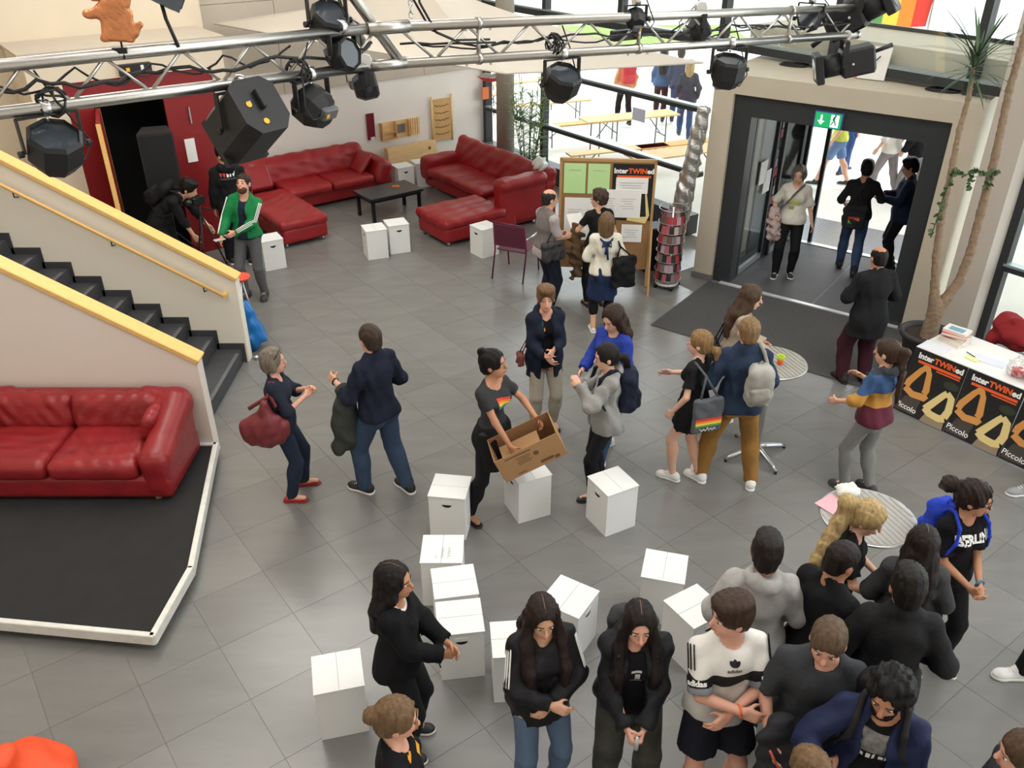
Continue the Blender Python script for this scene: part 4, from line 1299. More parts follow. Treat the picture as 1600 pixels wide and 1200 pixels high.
for sgn, x in ((1, -0.16), (-1, -W3 + 0.16)):
    f = Field(hv)
    f.cone((x, -0.10, 0.58), (x, -0.78, 0.40), 0.155, 0.13, 0.05)
    f.rbox((x, -0.47, 0.28), (0.14, 0.43, 0.24), 0.10, None, 0.06)
    f.cone((x, -0.08, 0.62), (x - sgn * 0.30, -0.05, 0.66), 0.12, 0.09, 0.06)
    f.build('armrest', M_LEATHER2, s3)
    f = Field(hv); f.rbox((x - sgn * 0.15, -0.30, 0.56), (0.075, 0.24, 0.14), 0.075, Matrix.Rotation(R(sgn * 18), 3, 'Y')); f.folds(0.004, 0.14, 41, (1, 1, 0.8)); f.build('side_cushion', M_LEATHER2, s3)
for x in (-0.2, -W3 + 0.2):
    for y in (-0.82, -0.1):
        MB().lathe([(0.03, 0), (0.025, 0.05)], (x, y, 0), 10).build('foot', mat('pale_wood_foot', (180, 150, 120), 0.6), s3)

# ---- orange beanbag in the lower left corner
f = Field(0.016)
f.ell((0, 0, 0.20), (0.36, 0.36, 0.21), None, 0.05)
f.cone((0.02, 0.02, 0.30), (0.0, 0.0, 0.50), 0.20, 0.09, 0.08)
f.folds(0.012, 0.22, 6)
bb = thing('beanbag', 'bright orange fabric beanbag in the lower left corner', 'beanbag', (-3.12, 3.36, 0))
f.build('bag', mat('orange_nylon', (242, 84, 38), 0.6, bump=0.15, bscale=20), bb)
MB().box((0.27, -0.13, 0.33), (0.03, 0.10, 0.03), R(-25), 0.004).build('label_strip', mat('olive_label', (120, 124, 60), 0.6), bb)

# ---- blue rubbish bag at the stair end
f = Field(0.02)
f.ell((0, 0, 0.20), (0.17, 0.16, 0.21), None, 0.05)
f.cone((0, 0, 0.34), (0.0, 0.0, 0.58), 0.13, 0.07, 0.05)
f.folds(0.014, 0.13, 9)
bg = thing('rubbish_bag', 'bright blue rubbish bag hanging at the end of the far stair wall', 'bag', (-3.30, 9.66, 0))
f.build('film', mat('blue_plastic', (8, 104, 176), 0.3), bg)
bk = thing('bin_stand', 'grey waste bin stand behind the blue rubbish bag', 'bin', (-3.42, 9.95, 0))
MB().tube([(0, -0.1, 0), (0, 0, 0.85)], 0.012).tube([(0.1, 0.1, 0), (0, 0.05, 0.85)], 0.012).tube([(-0.1, 0.1, 0), (0, 0.05, 0.85)], 0.012).build('frame', M_STEEL, bk)
MB().lathe([(0.12, 0.84), (0.13, 0.87)], (0, 0.02, 0), 16).build('lid', mat('red_lid', (226, 80, 56), 0.5), bk)
dh = tag(MB().lathe([(0.001, 0), (0.035, 0.0), (0.035, 0.03), (0.02, 0.05), (0.001, 0.052)], (-3.19, 9.40, 0), 14, cap=False).build('door_stop', M_STEEL), 'small steel door stop on the floor at the stair wall', 'door stop')

# ---- black loudspeaker in front of the red door
sp = thing('loudspeaker', 'tall black loudspeaker on a stand before the red door', 'speaker', (-5.12, 12.42, 0), R(20))
MB().prism([(-0.24, -0.22), (0.24, -0.22), (0.17, 0.22), (-0.17, 0.22)], 1.12, 2.08).build('cabinet', mat('speaker_black', (34, 33, 34), 0.7, bump=0.2, bscale=200), sp)
MB().tube([(0, 0, 0.3), (0, 0, 1.12)], 0.02, 10).build('pole', M_DARKMETAL, sp)
for k in range(3):
    a = k * 2.094 + 0.5
    MB().tube([(0, 0, 0.55), (0.45 * math.cos(a), 0.45 * math.sin(a), 0.02)], 0.013, 8).build('leg', M_DARKMETAL, sp)
MB().box((0, -0.225, 1.6), (0.42, 0.01, 0.9)).build('grille', mat('speaker_grille', (24, 24, 25), 0.8, bump=0.5, bscale=400), sp)
# camera on a tripod next to it
tp = thing('camera_tripod', 'black video camera on a tripod in front of the red door', 'camera', (-4.36, 11.55, 0), R(150))
for k in range(3):
    a = k * 2.094
    MB().tube([(0, 0, 1.15), (0.16 * math.cos(a), 0.16 * math.sin(a), 0.6), (0.33 * math.cos(a), 0.33 * math.sin(a), 0.0)], 0.013, 6).build('leg', M_DARKMETAL, tp)
MB().tube([(0, 0, 1.0), (0, 0, 1.26)], 0.02, 8).build('centre_column', M_DARKMETAL, tp)
MB().box((0, 0, 1.33), (0.09, 0.2, 0.11), bev=0.012).build('camera_body', M_DARKMETAL, tp)
MB().lathe([(0.035, 0.0), (0.04, 0.10), (0.03, 0.10)], (0, 0.10, 1.34), 16, Matrix.Rotation(R(-90), 4, 'X')).build('lens', mat('lens_black', (16, 16, 18), 0.2), tp)
MB().tube([(0, -0.02, 1.22), (0.05, -0.30, 1.10)], 0.009, 6).build('pan_handle', M_DARKMETAL, tp)

# ---- coat rail left of the block
cr = thing('coat_rail', 'chrome coat rail with empty hangers left of the red doors', 'coat rail', uv(1.2, 13.9), ANG_U)
MB().tube([(-0.9, 0, 1.62), (0.7, 0, 1.62)], 0.014, 8).build('rail', M_STEEL, cr)
for x in (-0.85, 0.65):
    MB().tube([(x, 0, 0), (x, 0, 1.62)], 0.014, 8).build('post', M_STEEL, cr)
for k in range(9):
    x = -0.2 + 0.07 * k + 0.02 * (k % 2)
    MB().tube([(x, 0, 1.635), (x, 0.02, 1.60), (x, 0, 1.56), (x + 0.02, -0.2, 1.45), (x + 0.02, 0.2, 1.45), (x, 0, 1.56)], 0.005, 5).build('hanger', M_DARKMETAL, cr)

# ---- dark bin behind the postcard rack, crumpled white bag by the near sofa end
wb_ = thing('waste_bin', 'black waste bin standing behind the postcard rack', 'bin', (2.12, 12.35, 0), 0.3)
MB().prism([(-0.17, -0.15), (0.17, -0.15), (0.17, 0.15), (-0.17, 0.15)], 0, 0.62).build('body', mat('black_plastic', (26, 26, 28), 0.5), wb_)
MB().box((0, 0, 0.65), (0.37, 0.33, 0.06), bev=0.02).build('lid', mat('black_plastic', (26, 26, 28), 0.5), wb_)
f = Field(0.02); f.ell((0, 0, 0.10), (0.13, 0.11, 0.11), None, 0.03); f.folds(0.014, 0.1, 12)
wp = f.build('plastic_bag', mat('white_film', (226, 230, 228), 0.5)); wp.location = uv(9.05, 11.28, 0.905)
tag(wp, 'crumpled white plastic bag on the near backrest of the facade sofa', 'bag')
# waste_box
# ================================================================== LIGHTING TRUSS
TA, TU = Vector((-1.78, 3.58, 4.54)), Vector((0.8, 0.6, 0.0))
def TL(s, dz=0.0): return TA + TU * s + Vector((0, 0, dz))
RA, RB = Vector((-0.55, 4.475, 4.54)), Vector((2.35, 6.22, 4.42))
def TR(q, dz=0.0): return RA.lerp(RB, q) + Vector((0, 0, dz))
GAP = 0.17
M_CHROME = mat('clamp_chrome', (205, 205, 205), 0.25, metal=1.0)
M_LAMPB = mat('lamp_black', (30, 30, 32), 0.5, spec=0.4)
M_LENS = mat('lamp_lens', (60, 66, 72), 0.1)
M_CABLE = mat('black_cable', (24, 24, 25), 0.6)
M_YDOT = mat('yellow_sticker', (240, 176, 40), 0.6)
def truss(name, label, P, s0, s1, n):
    t = thing(name, label, 'truss', P(s0))
    b = Vector(P(s0))
    for dz in (0, -GAP):
        MB().tube([P(s0, dz) - b, P(s1, dz) - b], 0.025, 14).build('chord', M_ALU, t)
    for k in range(n):
        a = s0 + (s1 - s0) * k / n
        m_ = s0 + (s1 - s0) * (k + 0.5) / n
        c = s0 + (s1 - s0) * (k + 1) / n
        MB().tube([P(a, -0.01) - b, P(m_, -GAP + 0.01) - b], 0.0075, 6).build('diagonal', M_ALU, t)
        MB().tube([P(m_, -GAP + 0.01) - b, P(c, -0.01) - b], 0.0075, 6).build('diagonal', M_ALU, t)
    return t, b
t1, b1 = truss('lighting_truss', 'aluminium lighting truss running in from the left edge', TL, -1.4, 1.40, 9)
t2, b2 = truss('lighting_truss', 'aluminium lighting truss running right from the corner joint to the portal', TR, 0.0, 1.0, 9)
for q in (0.13, 0.44, 0.80):
    MB().tube([TR(q, 0.03) - b2, TR(q, -GAP - 0.03) - b2], 0.011, 8).build('end_post', M_ALU, t2)
    for dz in (0, -GAP):
        d = (RB - RA).normalized() * 0.012
        MB().tube([TR(q, dz) - d - b2, TR(q, dz) + d - b2], 0.031, 14).build('coupler', M_ALU, t2)
        for w in (-0.07, 0.07):
            MB().box(TR(q + w * 0.3, dz - 0.028) - b2, (0.012, 0.012, 0.014)).build('bolt', M_ALU, t2)
MB().lathe([(0.001, 0.0), (0.022, 0.0), (0.026, 0.012), (0.026, 0.03)], TR(1.0, -GAP) - b2, 14, frame_from((-(RB - RA)).normalized())).build('end_cap', M_CHROME, t2)
# rising branch at the corner joint
t3 = thing('truss_branch', 'short steep truss branch rising from the corner joint', 'truss', TR(0, -GAP))
j = Vector((0, 0, 0)); d3 = Vector((-0.30, -0.05, 0.45))
for off in (Vector((0, 0, 0)), Vector((-0.17, 0.05, 0.06))):
    MB().tube([off, off + d3 * 2.2], 0.025, 14).build('chord', M_ALU, t3)
for k in range(4):
    a = d3 * (0.2 + 0.45 * k)
    MB().tube([a, Vector((-0.17, 0.05, 0.06)) + a + d3 * 0.22], 0.0075, 6).build('diagonal', M_ALU, t3)
MB().tube([TL(1.36) - TR(0, -GAP), TR(0.015) - TR(0, -GAP)], 0.031, 12).build('coupler', M_ALU, t3)
MB().tube([TL(1.36, -GAP) - TR(0, -GAP), Vector((0.02, 0.01, 0))], 0.027, 12).build('coupler', M_ALU, t3)
# chain at the joint
chn = thing('hoist_chain', 'bright steel hoist chain above the truss joint', 'chain', TR(0.02, 0.02))
for k in range(9):
    c = Vector((0.0, 0, 0.03 + k * 0.028))
    Mx = Matrix.Rotation(R(90 * (k % 2)), 3, 'Z')
    MB().tube([c + Mx @ Vector((0.009 * math.cos(w * 0.785), 0, 0.018 * math.sin(w * 0.785))) for w in range(9)], 0.0035, 5).build('link', M_CHROME, chn)

# ---- lamps
def yoke(parent, w, h, drop):
    """U-bracket hanging from the clamp at the origin; tube centre is at z = 0"""
    MB().box((0, 0, -0.030), (w, 0.028, 0.007)).box((-w / 2, 0, -0.030 - h / 2), (0.007, 0.028, h)).box((w / 2, 0, -0.030 - h / 2), (0.007, 0.028, h)).build('yoke', M_LAMPB, parent)
    MB().lathe([(0.033, -0.018), (0.036, -0.014), (0.036, 0.014), (0.033, 0.018)], (0, 0, 0), 16, Matrix.Rotation(R(90), 4, 'Y')).build('clamp', M_CHROME, parent)
    MB().tube([(0, 0, -0.03), (0, 0, -0.055)], 0.006, 6).build('clamp_bolt', M_CHROME, parent)
    for sx in (-1, 1):
        MB().lathe([(0.014, 0), (0.014, 0.02)], (sx * (w / 2 + 0.005), 0, -0.03 - h), 10, Matrix.Rotation(R(90 * sx), 4, 'Y')).build('tilt_knob', M_LAMPB, parent)
def par_lamp(name, label, loc, rz, tilt, s=1.0, group='short round stage lamps on the truss'):
    """short eight-sided stage lamp"""
    o = thing(name, label, 'stage lamp', loc, rz, group)
    w, h = 0.21 * s, 0.12 * s
    yoke(o, w, h, 0)
    Mr = Matrix.Rotation(R(tilt), 4, 'X')
    c = Vector((0, 0, -0.03 - h))
    prof = [(0.001, -0.085 * s), (0.065 * s, -0.085 * s), (0.098 * s, -0.03 * s), (0.098 * s, 0.055 * s), (0.086 * s, 0.07 * s), (0.08 * s, 0.058 * s)]
    MB().lathe(prof, c, 8, Mr, smooth=False, cap=False).build('housing', M_LAMPB, o)
    MB().lathe([(0.001, 0.056 * s), (0.082 * s, 0.056 * s)], c, 16, Mr, cap=False).build('lens', M_LENS, o)
    MB().box(c + Mr.to_3x3() @ Vector((0, 0.03 * s, -0.095 * s)), (0.09 * s, 0.06 * s, 0.035 * s), M=Mr, bev=0.006).build('connection_box', mat('lamp_grey', (92, 94, 96), 0.5), o)
    MB().box(c + Mr.to_3x3() @ Vector((0.025 * s, 0.03 * s, -0.114 * s)), (0.018 * s, 0.018 * s, 0.004), M=Mr).build('yellow_dot', M_YDOT, o)
    p0 = c + Mr.to_3x3() @ Vector((0.04 * s, 0.03 * s, -0.11 * s))
    MB().tube([p0, p0 + Vector((0.08 * s, 0, 0.0)), p0 + Vector((0.12 * s, 0, 0.06 * s)), Vector((0.05, 0, 0.02)), Vector((0.0, 0.01, GAP - 0.03))], 0.004, 5).build('cable', M_CABLE, o)
    return o
par_lamp('stage_lamp', 'black eight-sided stage lamp hanging at the left edge', TL(-0.11, -GAP), ANG_U + R(8), 30, 1.12)
par_lamp('stage_lamp', 'black stage lamp with grey connection box left of the truss joint', TL(1.04, -GAP), ANG_U + R(-160), 62, 1.0)
par_lamp('stage_lamp', 'small black stage lamp right at the truss joint', TL(1.33, -GAP + 0.03), ANG_U + R(70), 80, 0.72)
par_lamp('stage_lamp', 'black stage lamp in front of the green plant', TR(0.285, -GAP), ANG_T + R(66), 30, 1.06)
par_lamp('stage_lamp', 'black stage lamp in front of the left portal pillar', TR(0.655, -GAP), ANG_U - R(20), 14, 1.12)
def big_fresnel(label, loc, rz, tilt):
    o = thing('fresnel_lamp', label, 'stage lamp', loc, rz)
    yoke(o, 0.27, 0.16, 0)
    Mr = Matrix.Rotation(R(tilt), 4, 'X'); m3 = Mr.to_3x3()
    c = Vector((0, 0, -0.19))
    prof = [(-0.12, -0.06), (-0.07, -0.12), (0.07, -0.12), (0.12, -0.06), (0.12, 0.10), (0.07, 0.14), (-0.07, 0.14), (-0.12, 0.10)]
    MB().prism(prof, -0.17, 0.11, Mr, c).build('housing', M_LAMPB, o)
    MB().box(c + m3 @ Vector((0, 0, 0.125)), (0.23, 0.23, 0.03), M=Mr).build('front_frame', M_LAMPB, o)
    MB().lathe([(0.001, 0.142), (0.09, 0.142)], c, 20, Mr, cap=False).build('lens', M_LENS, o)
    MB().box(c + m3 @ Vector((0.0, 0.03, -0.185)), (0.02, 0.09, 0.03), M=Mr, bev=0.004).build('grip', M_LAMPB, o)
    for y, x in ((0.02, 0.06), (-0.07, 0.02)):
        MB().lathe([(0.014, 0), (0.014, 0.004)], c + m3 @ Vector((x, y, -0.171)), 12, Mr @ Matrix.Rotation(R(180), 4, 'X')).build('yellow_dot', M_YDOT, o)
    p0 = c + m3 @ Vector((0.05, 0.03, -0.175))
    MB().tube([p0, p0 + Vector((0.0, -0.05, -0.03)), p0 + Vector((-0.10, -0.06, -0.10)), c + Vector((-0.18, -0.02, -0.02)), Vector((-0.12, 0, 0.0)), Vector((-0.02, 0, 0.02))], 0.006, 6).build('cable', mat('grey_cable', (150, 150, 148), 0.6), o)
    return o
big_fresnel('large black fresnel lamp with yellow dots hanging before the red door', TL(0.70, -GAP), ANG_U + R(196), 128)
def profile_spot(label, loc, rz, tilt):
    o = thing('profile_spotlight', label, 'stage lamp', loc, rz)
    yoke(o, 0.19, 0.15, 0)
    Mr = Matrix.Rotation(R(tilt), 4, 'X'); m3 = Mr.to_3x3()
    c = Vector((0, 0, -0.18))
    MB().box(c + m3 @ Vector((0, 0, -0.10)), (0.17, 0.18, 0.22), M=Mr, bev=0.015).build('housing', M_LAMPB, o)
    MB().lathe([(0.075, 0.0), (0.075, 0.13)], c, 16, Mr).build('lens_tube', M_LAMPB, o)
    MB().box(c + m3 @ Vector((0, 0, 0.15)), (0.19, 0.19, 0.05), M=Mr, bev=0.006).build('front_frame', M_LAMPB, o)
    MB().lathe([(0.001, 0.177), (0.07, 0.177)], c, 16, Mr, cap=False).build('lens', M_LENS, o)
    MB().tube([c + m3 @ Vector((0, 0.03, -0.21)), c + m3 @ Vector((0, 0.05, -0.33))], [0.012, 0.016], 8).build('handle', M_LAMPB, o)
    MB().lathe([(0.008, 0), (0.008, 0.012)], c + m3 @ Vector((0.09, 0, -0.06)), 8, Matrix.Rotation(R(90), 4, 'Y')).build('lock_screw', M_CHROME, o)
    return o
profile_spot('black profile spotlight at the right end of the truss', TR(0.965, -GAP), R(262), 104)
o = profile_spot('large black lamp on top of the right truss end', TR(1.0, 0.19), R(-120), -58)
o.scale = (1.15, 1.15, 1.15)
# lamps standing behind the truss
par_lamp('stage_lamp', 'black stage lamp crammed behind the rising truss branch', TL(1.08, 0.10) + Vector((0.05, 0.12, 0.08)), R(40), 40, 0.95)
par_lamp('stage_lamp', 'black stage lamp under the upper chord left of the joint', TL(1.22, 0.02), ANG_U + R(20), 75, 0.8)
par_lamp('stage_lamp', 'small black stage lamp on the upper chord in the middle', TR(0.43, 0.09), R(15), -60, 0.6)
par_lamp('stage_lamp', 'small black stage lamp behind the truss near the left portal pillar', TR(0.57, 0.03) + Vector((0.02, 0.06, 0)), R(100), 60, 0.75)
par_lamp('stage_lamp', 'black stage lamp behind the truss left of the right end', TR(0.86, 0.06) + Vector((0.0, 0.06, 0)), R(-30), 70, 0.8)
dm = thing('dimmer_box', 'flat black dimmer box with an orange lamp on the truss', 'dimmer', TR(0.415, -0.10) + Vector((0, 0.05, 0)), math.atan2(RB.y - RA.y, RB.x - RA.x))
MB().box((0, 0, 0), (0.20, 0.05, 0.055), bev=0.004).build('case', M_LAMPB, dm)
MB().box((0.05, -0.028, 0.0), (0.02, 0.006, 0.02)).build('orange_lamp', mat('orange_pilot', (240, 130, 30), 0.5), dm)
flood = thing('flood_lamp', 'flat black flood lamp at the top left above the copper angel', 'stage lamp', TL(0.36, 0.235) + Vector((0.02, 0.10, 0)), R(35))
MB().box((0, 0, 0), (0.22, 0.12, 0.12), bev=0.02, M=Matrix.Rotation(R(30), 4, 'Y')).build('housing', M_LAMPB, flood)
MB().box((0, -0.07, -0.03), (0.16, 0.01, 0.07), M=Matrix.Rotation(R(30), 4, 'Y')).build('lens', M_LENS, flood)
MB().tube([(0.0, 0, 0), (0.0, -0.05, -0.12), (0.02, -0.09, -0.23)], 0.008, 6).build('arm', M_LAMPB, flood)

# ---- cables slung along the truss
def cable(label, P, s0, s1, sag, seed, r=0.006, n=40, off=(0, 0.0, -0.07)):
    rg = random.Random(seed)
    pts = []
    for k in range(n + 1):
        s = s0 + (s1 - s0) * k / n
        p = P(s)
        ph = (k / n) * math.pi * (3 + seed % 3)
        pts.append(p + Vector(off) + Vector((0, 0.02 * math.sin(ph * 1.3), -sag * abs(math.sin(ph)) + 0.012 * rg.uniform(-1, 1))))
    b = pts[0].copy()
    t = MB().tube([p - b for p in pts], r, 6).build('power_cable', M_CABLE, None, b)
    return tag(t, label, 'cable', 'black cables on the truss')
cable('thick black cable sagging along the left truss', TL, -0.6, 1.38, 0.035, 1, 0.008)
cable('thin black cable looping under the upper chord of the left truss', TL, -0.6, 0.95, 0.06, 2, 0.005, off=(0, 0.02, -0.05))
cable('black cable along the right truss beside the lower chord', TR, 0.0, 1.0, 0.03, 3, 0.006, off=(0, 0.01, -0.075))
cable('second black cable wound round the first on the right truss', TR, 0.03, 0.95, 0.035, 4, 0.005, off=(0, 0.02, -0.085))
cable('third black cable on the right truss near the portal', TR, 0.42, 1.0, 0.04, 5, 0.005, off=(0, 0.03, -0.06))
lp = [TR(0.02, 0.30), TR(0.025, 0.12), TR(0.05, -0.02), TR(0.09, -0.075), TR(0.15, -0.08)]
for k, d in enumerate((0.0, 0.03)):
    b = lp[0] + Vector((d, 0, 0))
    tag(MB().tube([p + Vector((d, 0, -d * 0.5)) - b for p in lp], 0.006, 6).build('drop_cable', M_CABLE, None, b), ['left of two black cables dropping onto the truss joint', 'right of two black cables dropping onto the truss joint'][k], 'cable', 'cables dropping to the joint')
for k, (s, nm) in enumerate(((-0.08, 'black cable coil tied to the truss over the left lamp'), (0.98, 'black cable knot tied under the left truss'))):
    c = TL(s, -GAP + 0.02)
    cl = MB()
    rg = random.Random(k + 5)
    for q in range(5):
        r_ = 0.045 + 0.012 * rg.random()
        ax = Matrix.Rotation(rg.uniform(-0.5, 0.5), 3, 'Z') @ Matrix.Rotation(rg.uniform(-0.4, 0.4), 3, 'X')
        cl.tube([ax @ Vector((r_ * math.cos(w * 0.45), 0.03 * math.sin(w * 0.9 + q), r_ * math.sin(w * 0.45))) for w in range(15)], 0.005, 5)
    tag(cl.build('cable_coil', M_CABLE, None, c), nm, 'cable')
c = TR(0.27, -0.10)
cl = MB(); rg = random.Random(9)
for q in range(7):
    r_ = 0.03 + 0.03 * rg.random()
    ax = Matrix.Rotation(rg.uniform(-1.5, 1.5), 3, 'Z') @ Matrix.Rotation(rg.uniform(-0.6, 0.6), 3, 'X')
    cl.tube([ax @ Vector((r_ * math.cos(w * 0.45), 0.02 * math.sin(w * 0.9 + q), r_ * math.sin(w * 0.45) - 0.02)) for w in range(15)], 0.0045, 5)
tag(cl.build('cable_coil', M_CABLE, None, c), 'tangle of black cables above the lamp before the plant', 'cable')

# ---- copper angel standing on the truss
ag = thing('copper_angel', 'flat hammered copper angel figure standing on a rod above the truss', 'figure', Vector((-1.585, 3.70, 4.555)), R(12))
ag.scale = (1.12, 1.12, 1.12)
M_COP = mat('hammered_copper', (206, 134, 86), 0.36, metal=0.55, var=0.18, vscale=20, bump=0.6, bscale=60)
Mx = Matrix.Rotation(R(90), 4, 'X')
f = Field(0.006)
f.rbox((0.0, 0, 0.085), (0.055, 0.010, 0.055), 0.008, Matrix.Rotation(R(8), 3, 'Y'))
f.cone((-0.055, 0, 0.042), (0.05, 0, 0.055), 0.014, 0.016, 0.006, flat=((0, 1, 0), 1.6))
f.cone((0.045, 0, 0.06), (0.078, 0, 0.085), 0.016, 0.012, 0.01, flat=((0, 1, 0), 1.6))
f.cone((-0.035, 0, 0.135), (0.01, 0, 0.16), 0.03, 0.045, 0.01, flat=((0, 1, 0), 2.2))
f.cone((0.0, 0, 0.13), (-0.075, 0, 0.125), 0.018, 0.017, 0.01, flat=((0, 1, 0), 1.4))
f.ell((-0.088, 0, 0.125), (0.022, 0.012, 0.017), None, 0.008)
f.cone((0.03, 0, 0.17), (0.055, 0, 0.20), 0.03, 0.024, 0.01, flat=((0, 1, 0), 1.8))
f.build('body', M_COP, ag)
f = Field(0.006)
f.ell((-0.052, 0, 0.205), (0.042, 0.014, 0.042), None, 0.01)
f.cone((-0.01, 0, 0.18), (0.02, 0, 0.215), 0.025, 0.03, 0.01, flat=((0, 1, 0), 1.8))
f.build('head', M_COP, ag)
MB().tube([(0, 0, -0.03), (0, 0, 0.05)], 0.004, 6).build('rod', M_DARKMETAL, ag)
MB().box((-0.01, 0, 0.0), (0.05, 0.02, 0.02)).build('magnet_foot', M_DARKMETAL, ag)

# ---- wide pale sail over the lounge
zs = 2.98
cor = [Vector((-4.88, 15.10, 3.13)), Vector((-0.08, 11.70, zs)), Vector((2.60, 12.25, 3.02)), Vector((-2.9, 15.65, 3.35))]
apex = Vector((-1.3, 13.3, 3.95))
sl = thing('ceiling_sail', 'wide pale beige fabric canopy stretched over the lounge', 'canopy', apex)
M_SAIL = mat('pale_canvas', (206, 198, 186), 0.9, var=0.03, vscale=2)
for k in range(4):
    a, b = cor[k], cor[(k + 1) % 4]
    vs, fs = [], []
    N = 10
    for i in range(N + 1):
        for jj in range(N + 1):
            t, w = i / N, jj / N
            e = a.lerp(b, w)
            p = apex.lerp(e, t)
            p.z -= 0.22 * math.sin(math.pi * t) * (0.4 + 0.6 * math.sin(math.pi * w)) 
            vs.append(p - apex)
    for i in range(N):
        for jj in range(N):
            q = i * (N + 1) + jj
            fs.append((q, q + 1, q + N + 2, q + N + 1))
    nv = len(vs)
    vs += [p - Vector((0, 0, 0.006)) for p in vs]
    fs += [tuple(x + nv for x in q[::-1]) for q in fs]
    MB().add(vs, fs, True).build('canopy_panel', M_SAIL, sl)
    MB().tube([a - apex, b - apex], 0.012, 6).build('hem', M_SAIL, sl)
MB().tube([Vector((0, 0, 0)), Vector((0, 0, CEIL - apex.z))], 0.004, 5).build('suspension_cable', M_STEEL, sl)

# ---- lip shaped sign on a stick and orange card by the window
ls = thing('lips_sign', 'red lips shaped sign on a thin pole by the window', 'sign', uv(10.45, 14.62), R(10))
MB().tube([(0, 0, 0), (0, 0, 1.68)], 0.012, 6).build('pole', mat('pole_brown', (96, 70, 64), 0.6), ls)
MB().lathe([(0.10, 0), (0.10, 0.02)], (0, 0, 0), 14).build('foot', M_DARKMETAL, ls)
MB().prism([(-0.30, 0.06), (-0.15, -0.04), (0.0, -0.06), (0.15, -0.04), (0.30, 0.06), (0.16, 0.02), (0, 0.01), (-0.16, 0.02)], -0.02, 0.02, Matrix.Rotation(R(90), 4, 'X'), (0, 0, 1.72)).build('lower_lip', mat('lip_red', (176, 40, 44), 0.5), ls)
MB().prism([(-0.28, 0.05), (-0.12, 0.025), (0, 0.02), (0.12, 0.025), (0.28, 0.05), (0.14, 0.12), (0.04, 0.10), (0, 0.085), (-0.04, 0.10), (-0.14, 0.12)], -0.02, 0.02, Matrix.Rotation(R(90), 4, 'X'), (0, 0, 1.72)).build('upper_lip', mat('lip_grey', (170, 160, 154), 0.5), ls)
tag(MB().box((0, 0, 0), (0.16, 0.02, 0.24), ANG_U).build('orange_card', mat('orange_card', (226, 120, 70), 0.7), None, uv(10.58, 15.02, 1.36)), 'orange card fixed to the corner window post', 'card')
tag(MB().box((0, 0, 0), (0.006, 0.30, 0.21), ANG_U).build('window_notice', mat('bluish_notice', (196, 204, 226), 0.8), None, uv(10.66, 10.62, 1.72)), 'bluish paper notice stuck to the facade glass', 'paper')
# old clock leaning on the portal roof, cable coils
ck = thing('wall_clock', 'white clock face with a red edge lying on the portal roof', 'clock', tn(-3.05, 12.0, 2.95), ANG_T)
MB().box((0, 0.0, 0.20), (0.34, 0.03, 0.40), M=Matrix.Rotation(R(-18), 4, 'X')).build('face', mat('clock_face', (222, 220, 214), 0.6), ck)
MB().box((-0.175, 0.0, 0.20), (0.014, 0.034, 0.40), M=Matrix.Rotation(R(-18), 4, 'X')).build('red_edge', mat('red_lid', (226, 80, 56), 0.5), ck)
MB().box((0.02, -0.035, 0.24), (0.015, 0.004, 0.14), M=Matrix.Rotation(R(40), 4, 'Y')).box((-0.03, -0.03, 0.19), (0.012, 0.004, 0.12), M=Matrix.Rotation(R(-60), 4, 'Y')).build('hands', M_DARKMETAL, ck)
for k, (t_, n_) in enumerate(((-4.2, 12.3), (-2.15, 11.75))):
    cl = MB()
    for q in range(4):
        cl.tube([(0.19 * math.cos(w * 0.42) + 0.01 * q, 0.10 * math.sin(w * 0.42) + 0.012 * q, 0.008 + 0.006 * q) for w in range(16)], 0.006, 5)
    tag(cl.build('cable_coil', M_CABLE, None, tn(t_, n_, 2.953), ANG_T), ['black cable coil on the left of the portal roof', 'black cable coil on the right of the portal roof'][k], 'cable')
# postcard strips on the left vestibule wall
ps = thing('card_strip', 'long hanging strip of pink and black cards in the entrance', 'card strip', tn(-4.52, 13.2), ANG_T)
for r in range(12):
    MB().box((0.0, 0.08 * math.sin(r), 0.75 + r * 0.15), (0.012, 0.16, 0.13)).build('card', cardm[(r * 3) % 7], ps)
MB().tube([(0, 0, 0.66), (0, 0, 2.62)], 0.004, 5).build('cord', M_CABLE, ps)
# ================================================================== OUTSIDE THE GLASS
M_BENCH = mat('bench_plank', (214, 182, 130), 0.6, var=0.06, vscale=3)
M_BENCH2 = mat('orange_bench_plank', (222, 160, 90), 0.6, var=0.06, vscale=3)
M_BLEG = mat('green_bench_leg', (86, 104, 100), 0.5)
def bench(loc, a, L, w, h, label, m, cat):
    t = thing('beer_bench' if cat == 'bench' else 'beer_table', label, cat, loc, R(a), 'beer garden benches and tables outside')
    MB().box((0, 0, h - 0.015), (L, w, 0.03)).build('plank', m, t)
    for sx in (-1, 1):
        x = sx * (L / 2 - 0.3)
        MB().tube([(x, -w * 0.42, 0), (x, -w * 0.38, h - 0.03), (x, w * 0.38, h - 0.03), (x, w * 0.42, 0)], 0.016, 6).tube([(x, -w * 0.40, h * 0.4), (x, w * 0.40, h * 0.4)], 0.012, 6).tube([(x, 0, h * 0.4), (x - sx * 0.35, 0, h - 0.03)], 0.012, 6).build('folding_leg', M_BLEG, t)
    return t
D = 62
bench((0.9, 21.6, 0), 22, 2.2, 0.28, 0.48, 'pale bench farthest left outside the facade', M_BENCH, 'bench')
bench((1.6, 19.6, 0), 20, 2.2, 0.3, 0.48, 'orange bench between the tables outside', M_BENCH2, 'bench')
bench((2.55, 19.0, 0), 20, 2.2, 0.55, 0.76, 'long pale table outside with a bluish notice before it', M_BENCH, 'table')
bench((2.15, 17.35, 0), 20, 2.2, 0.28, 0.48, 'pale bench nearest the glass outside', M_BENCH, 'bench')
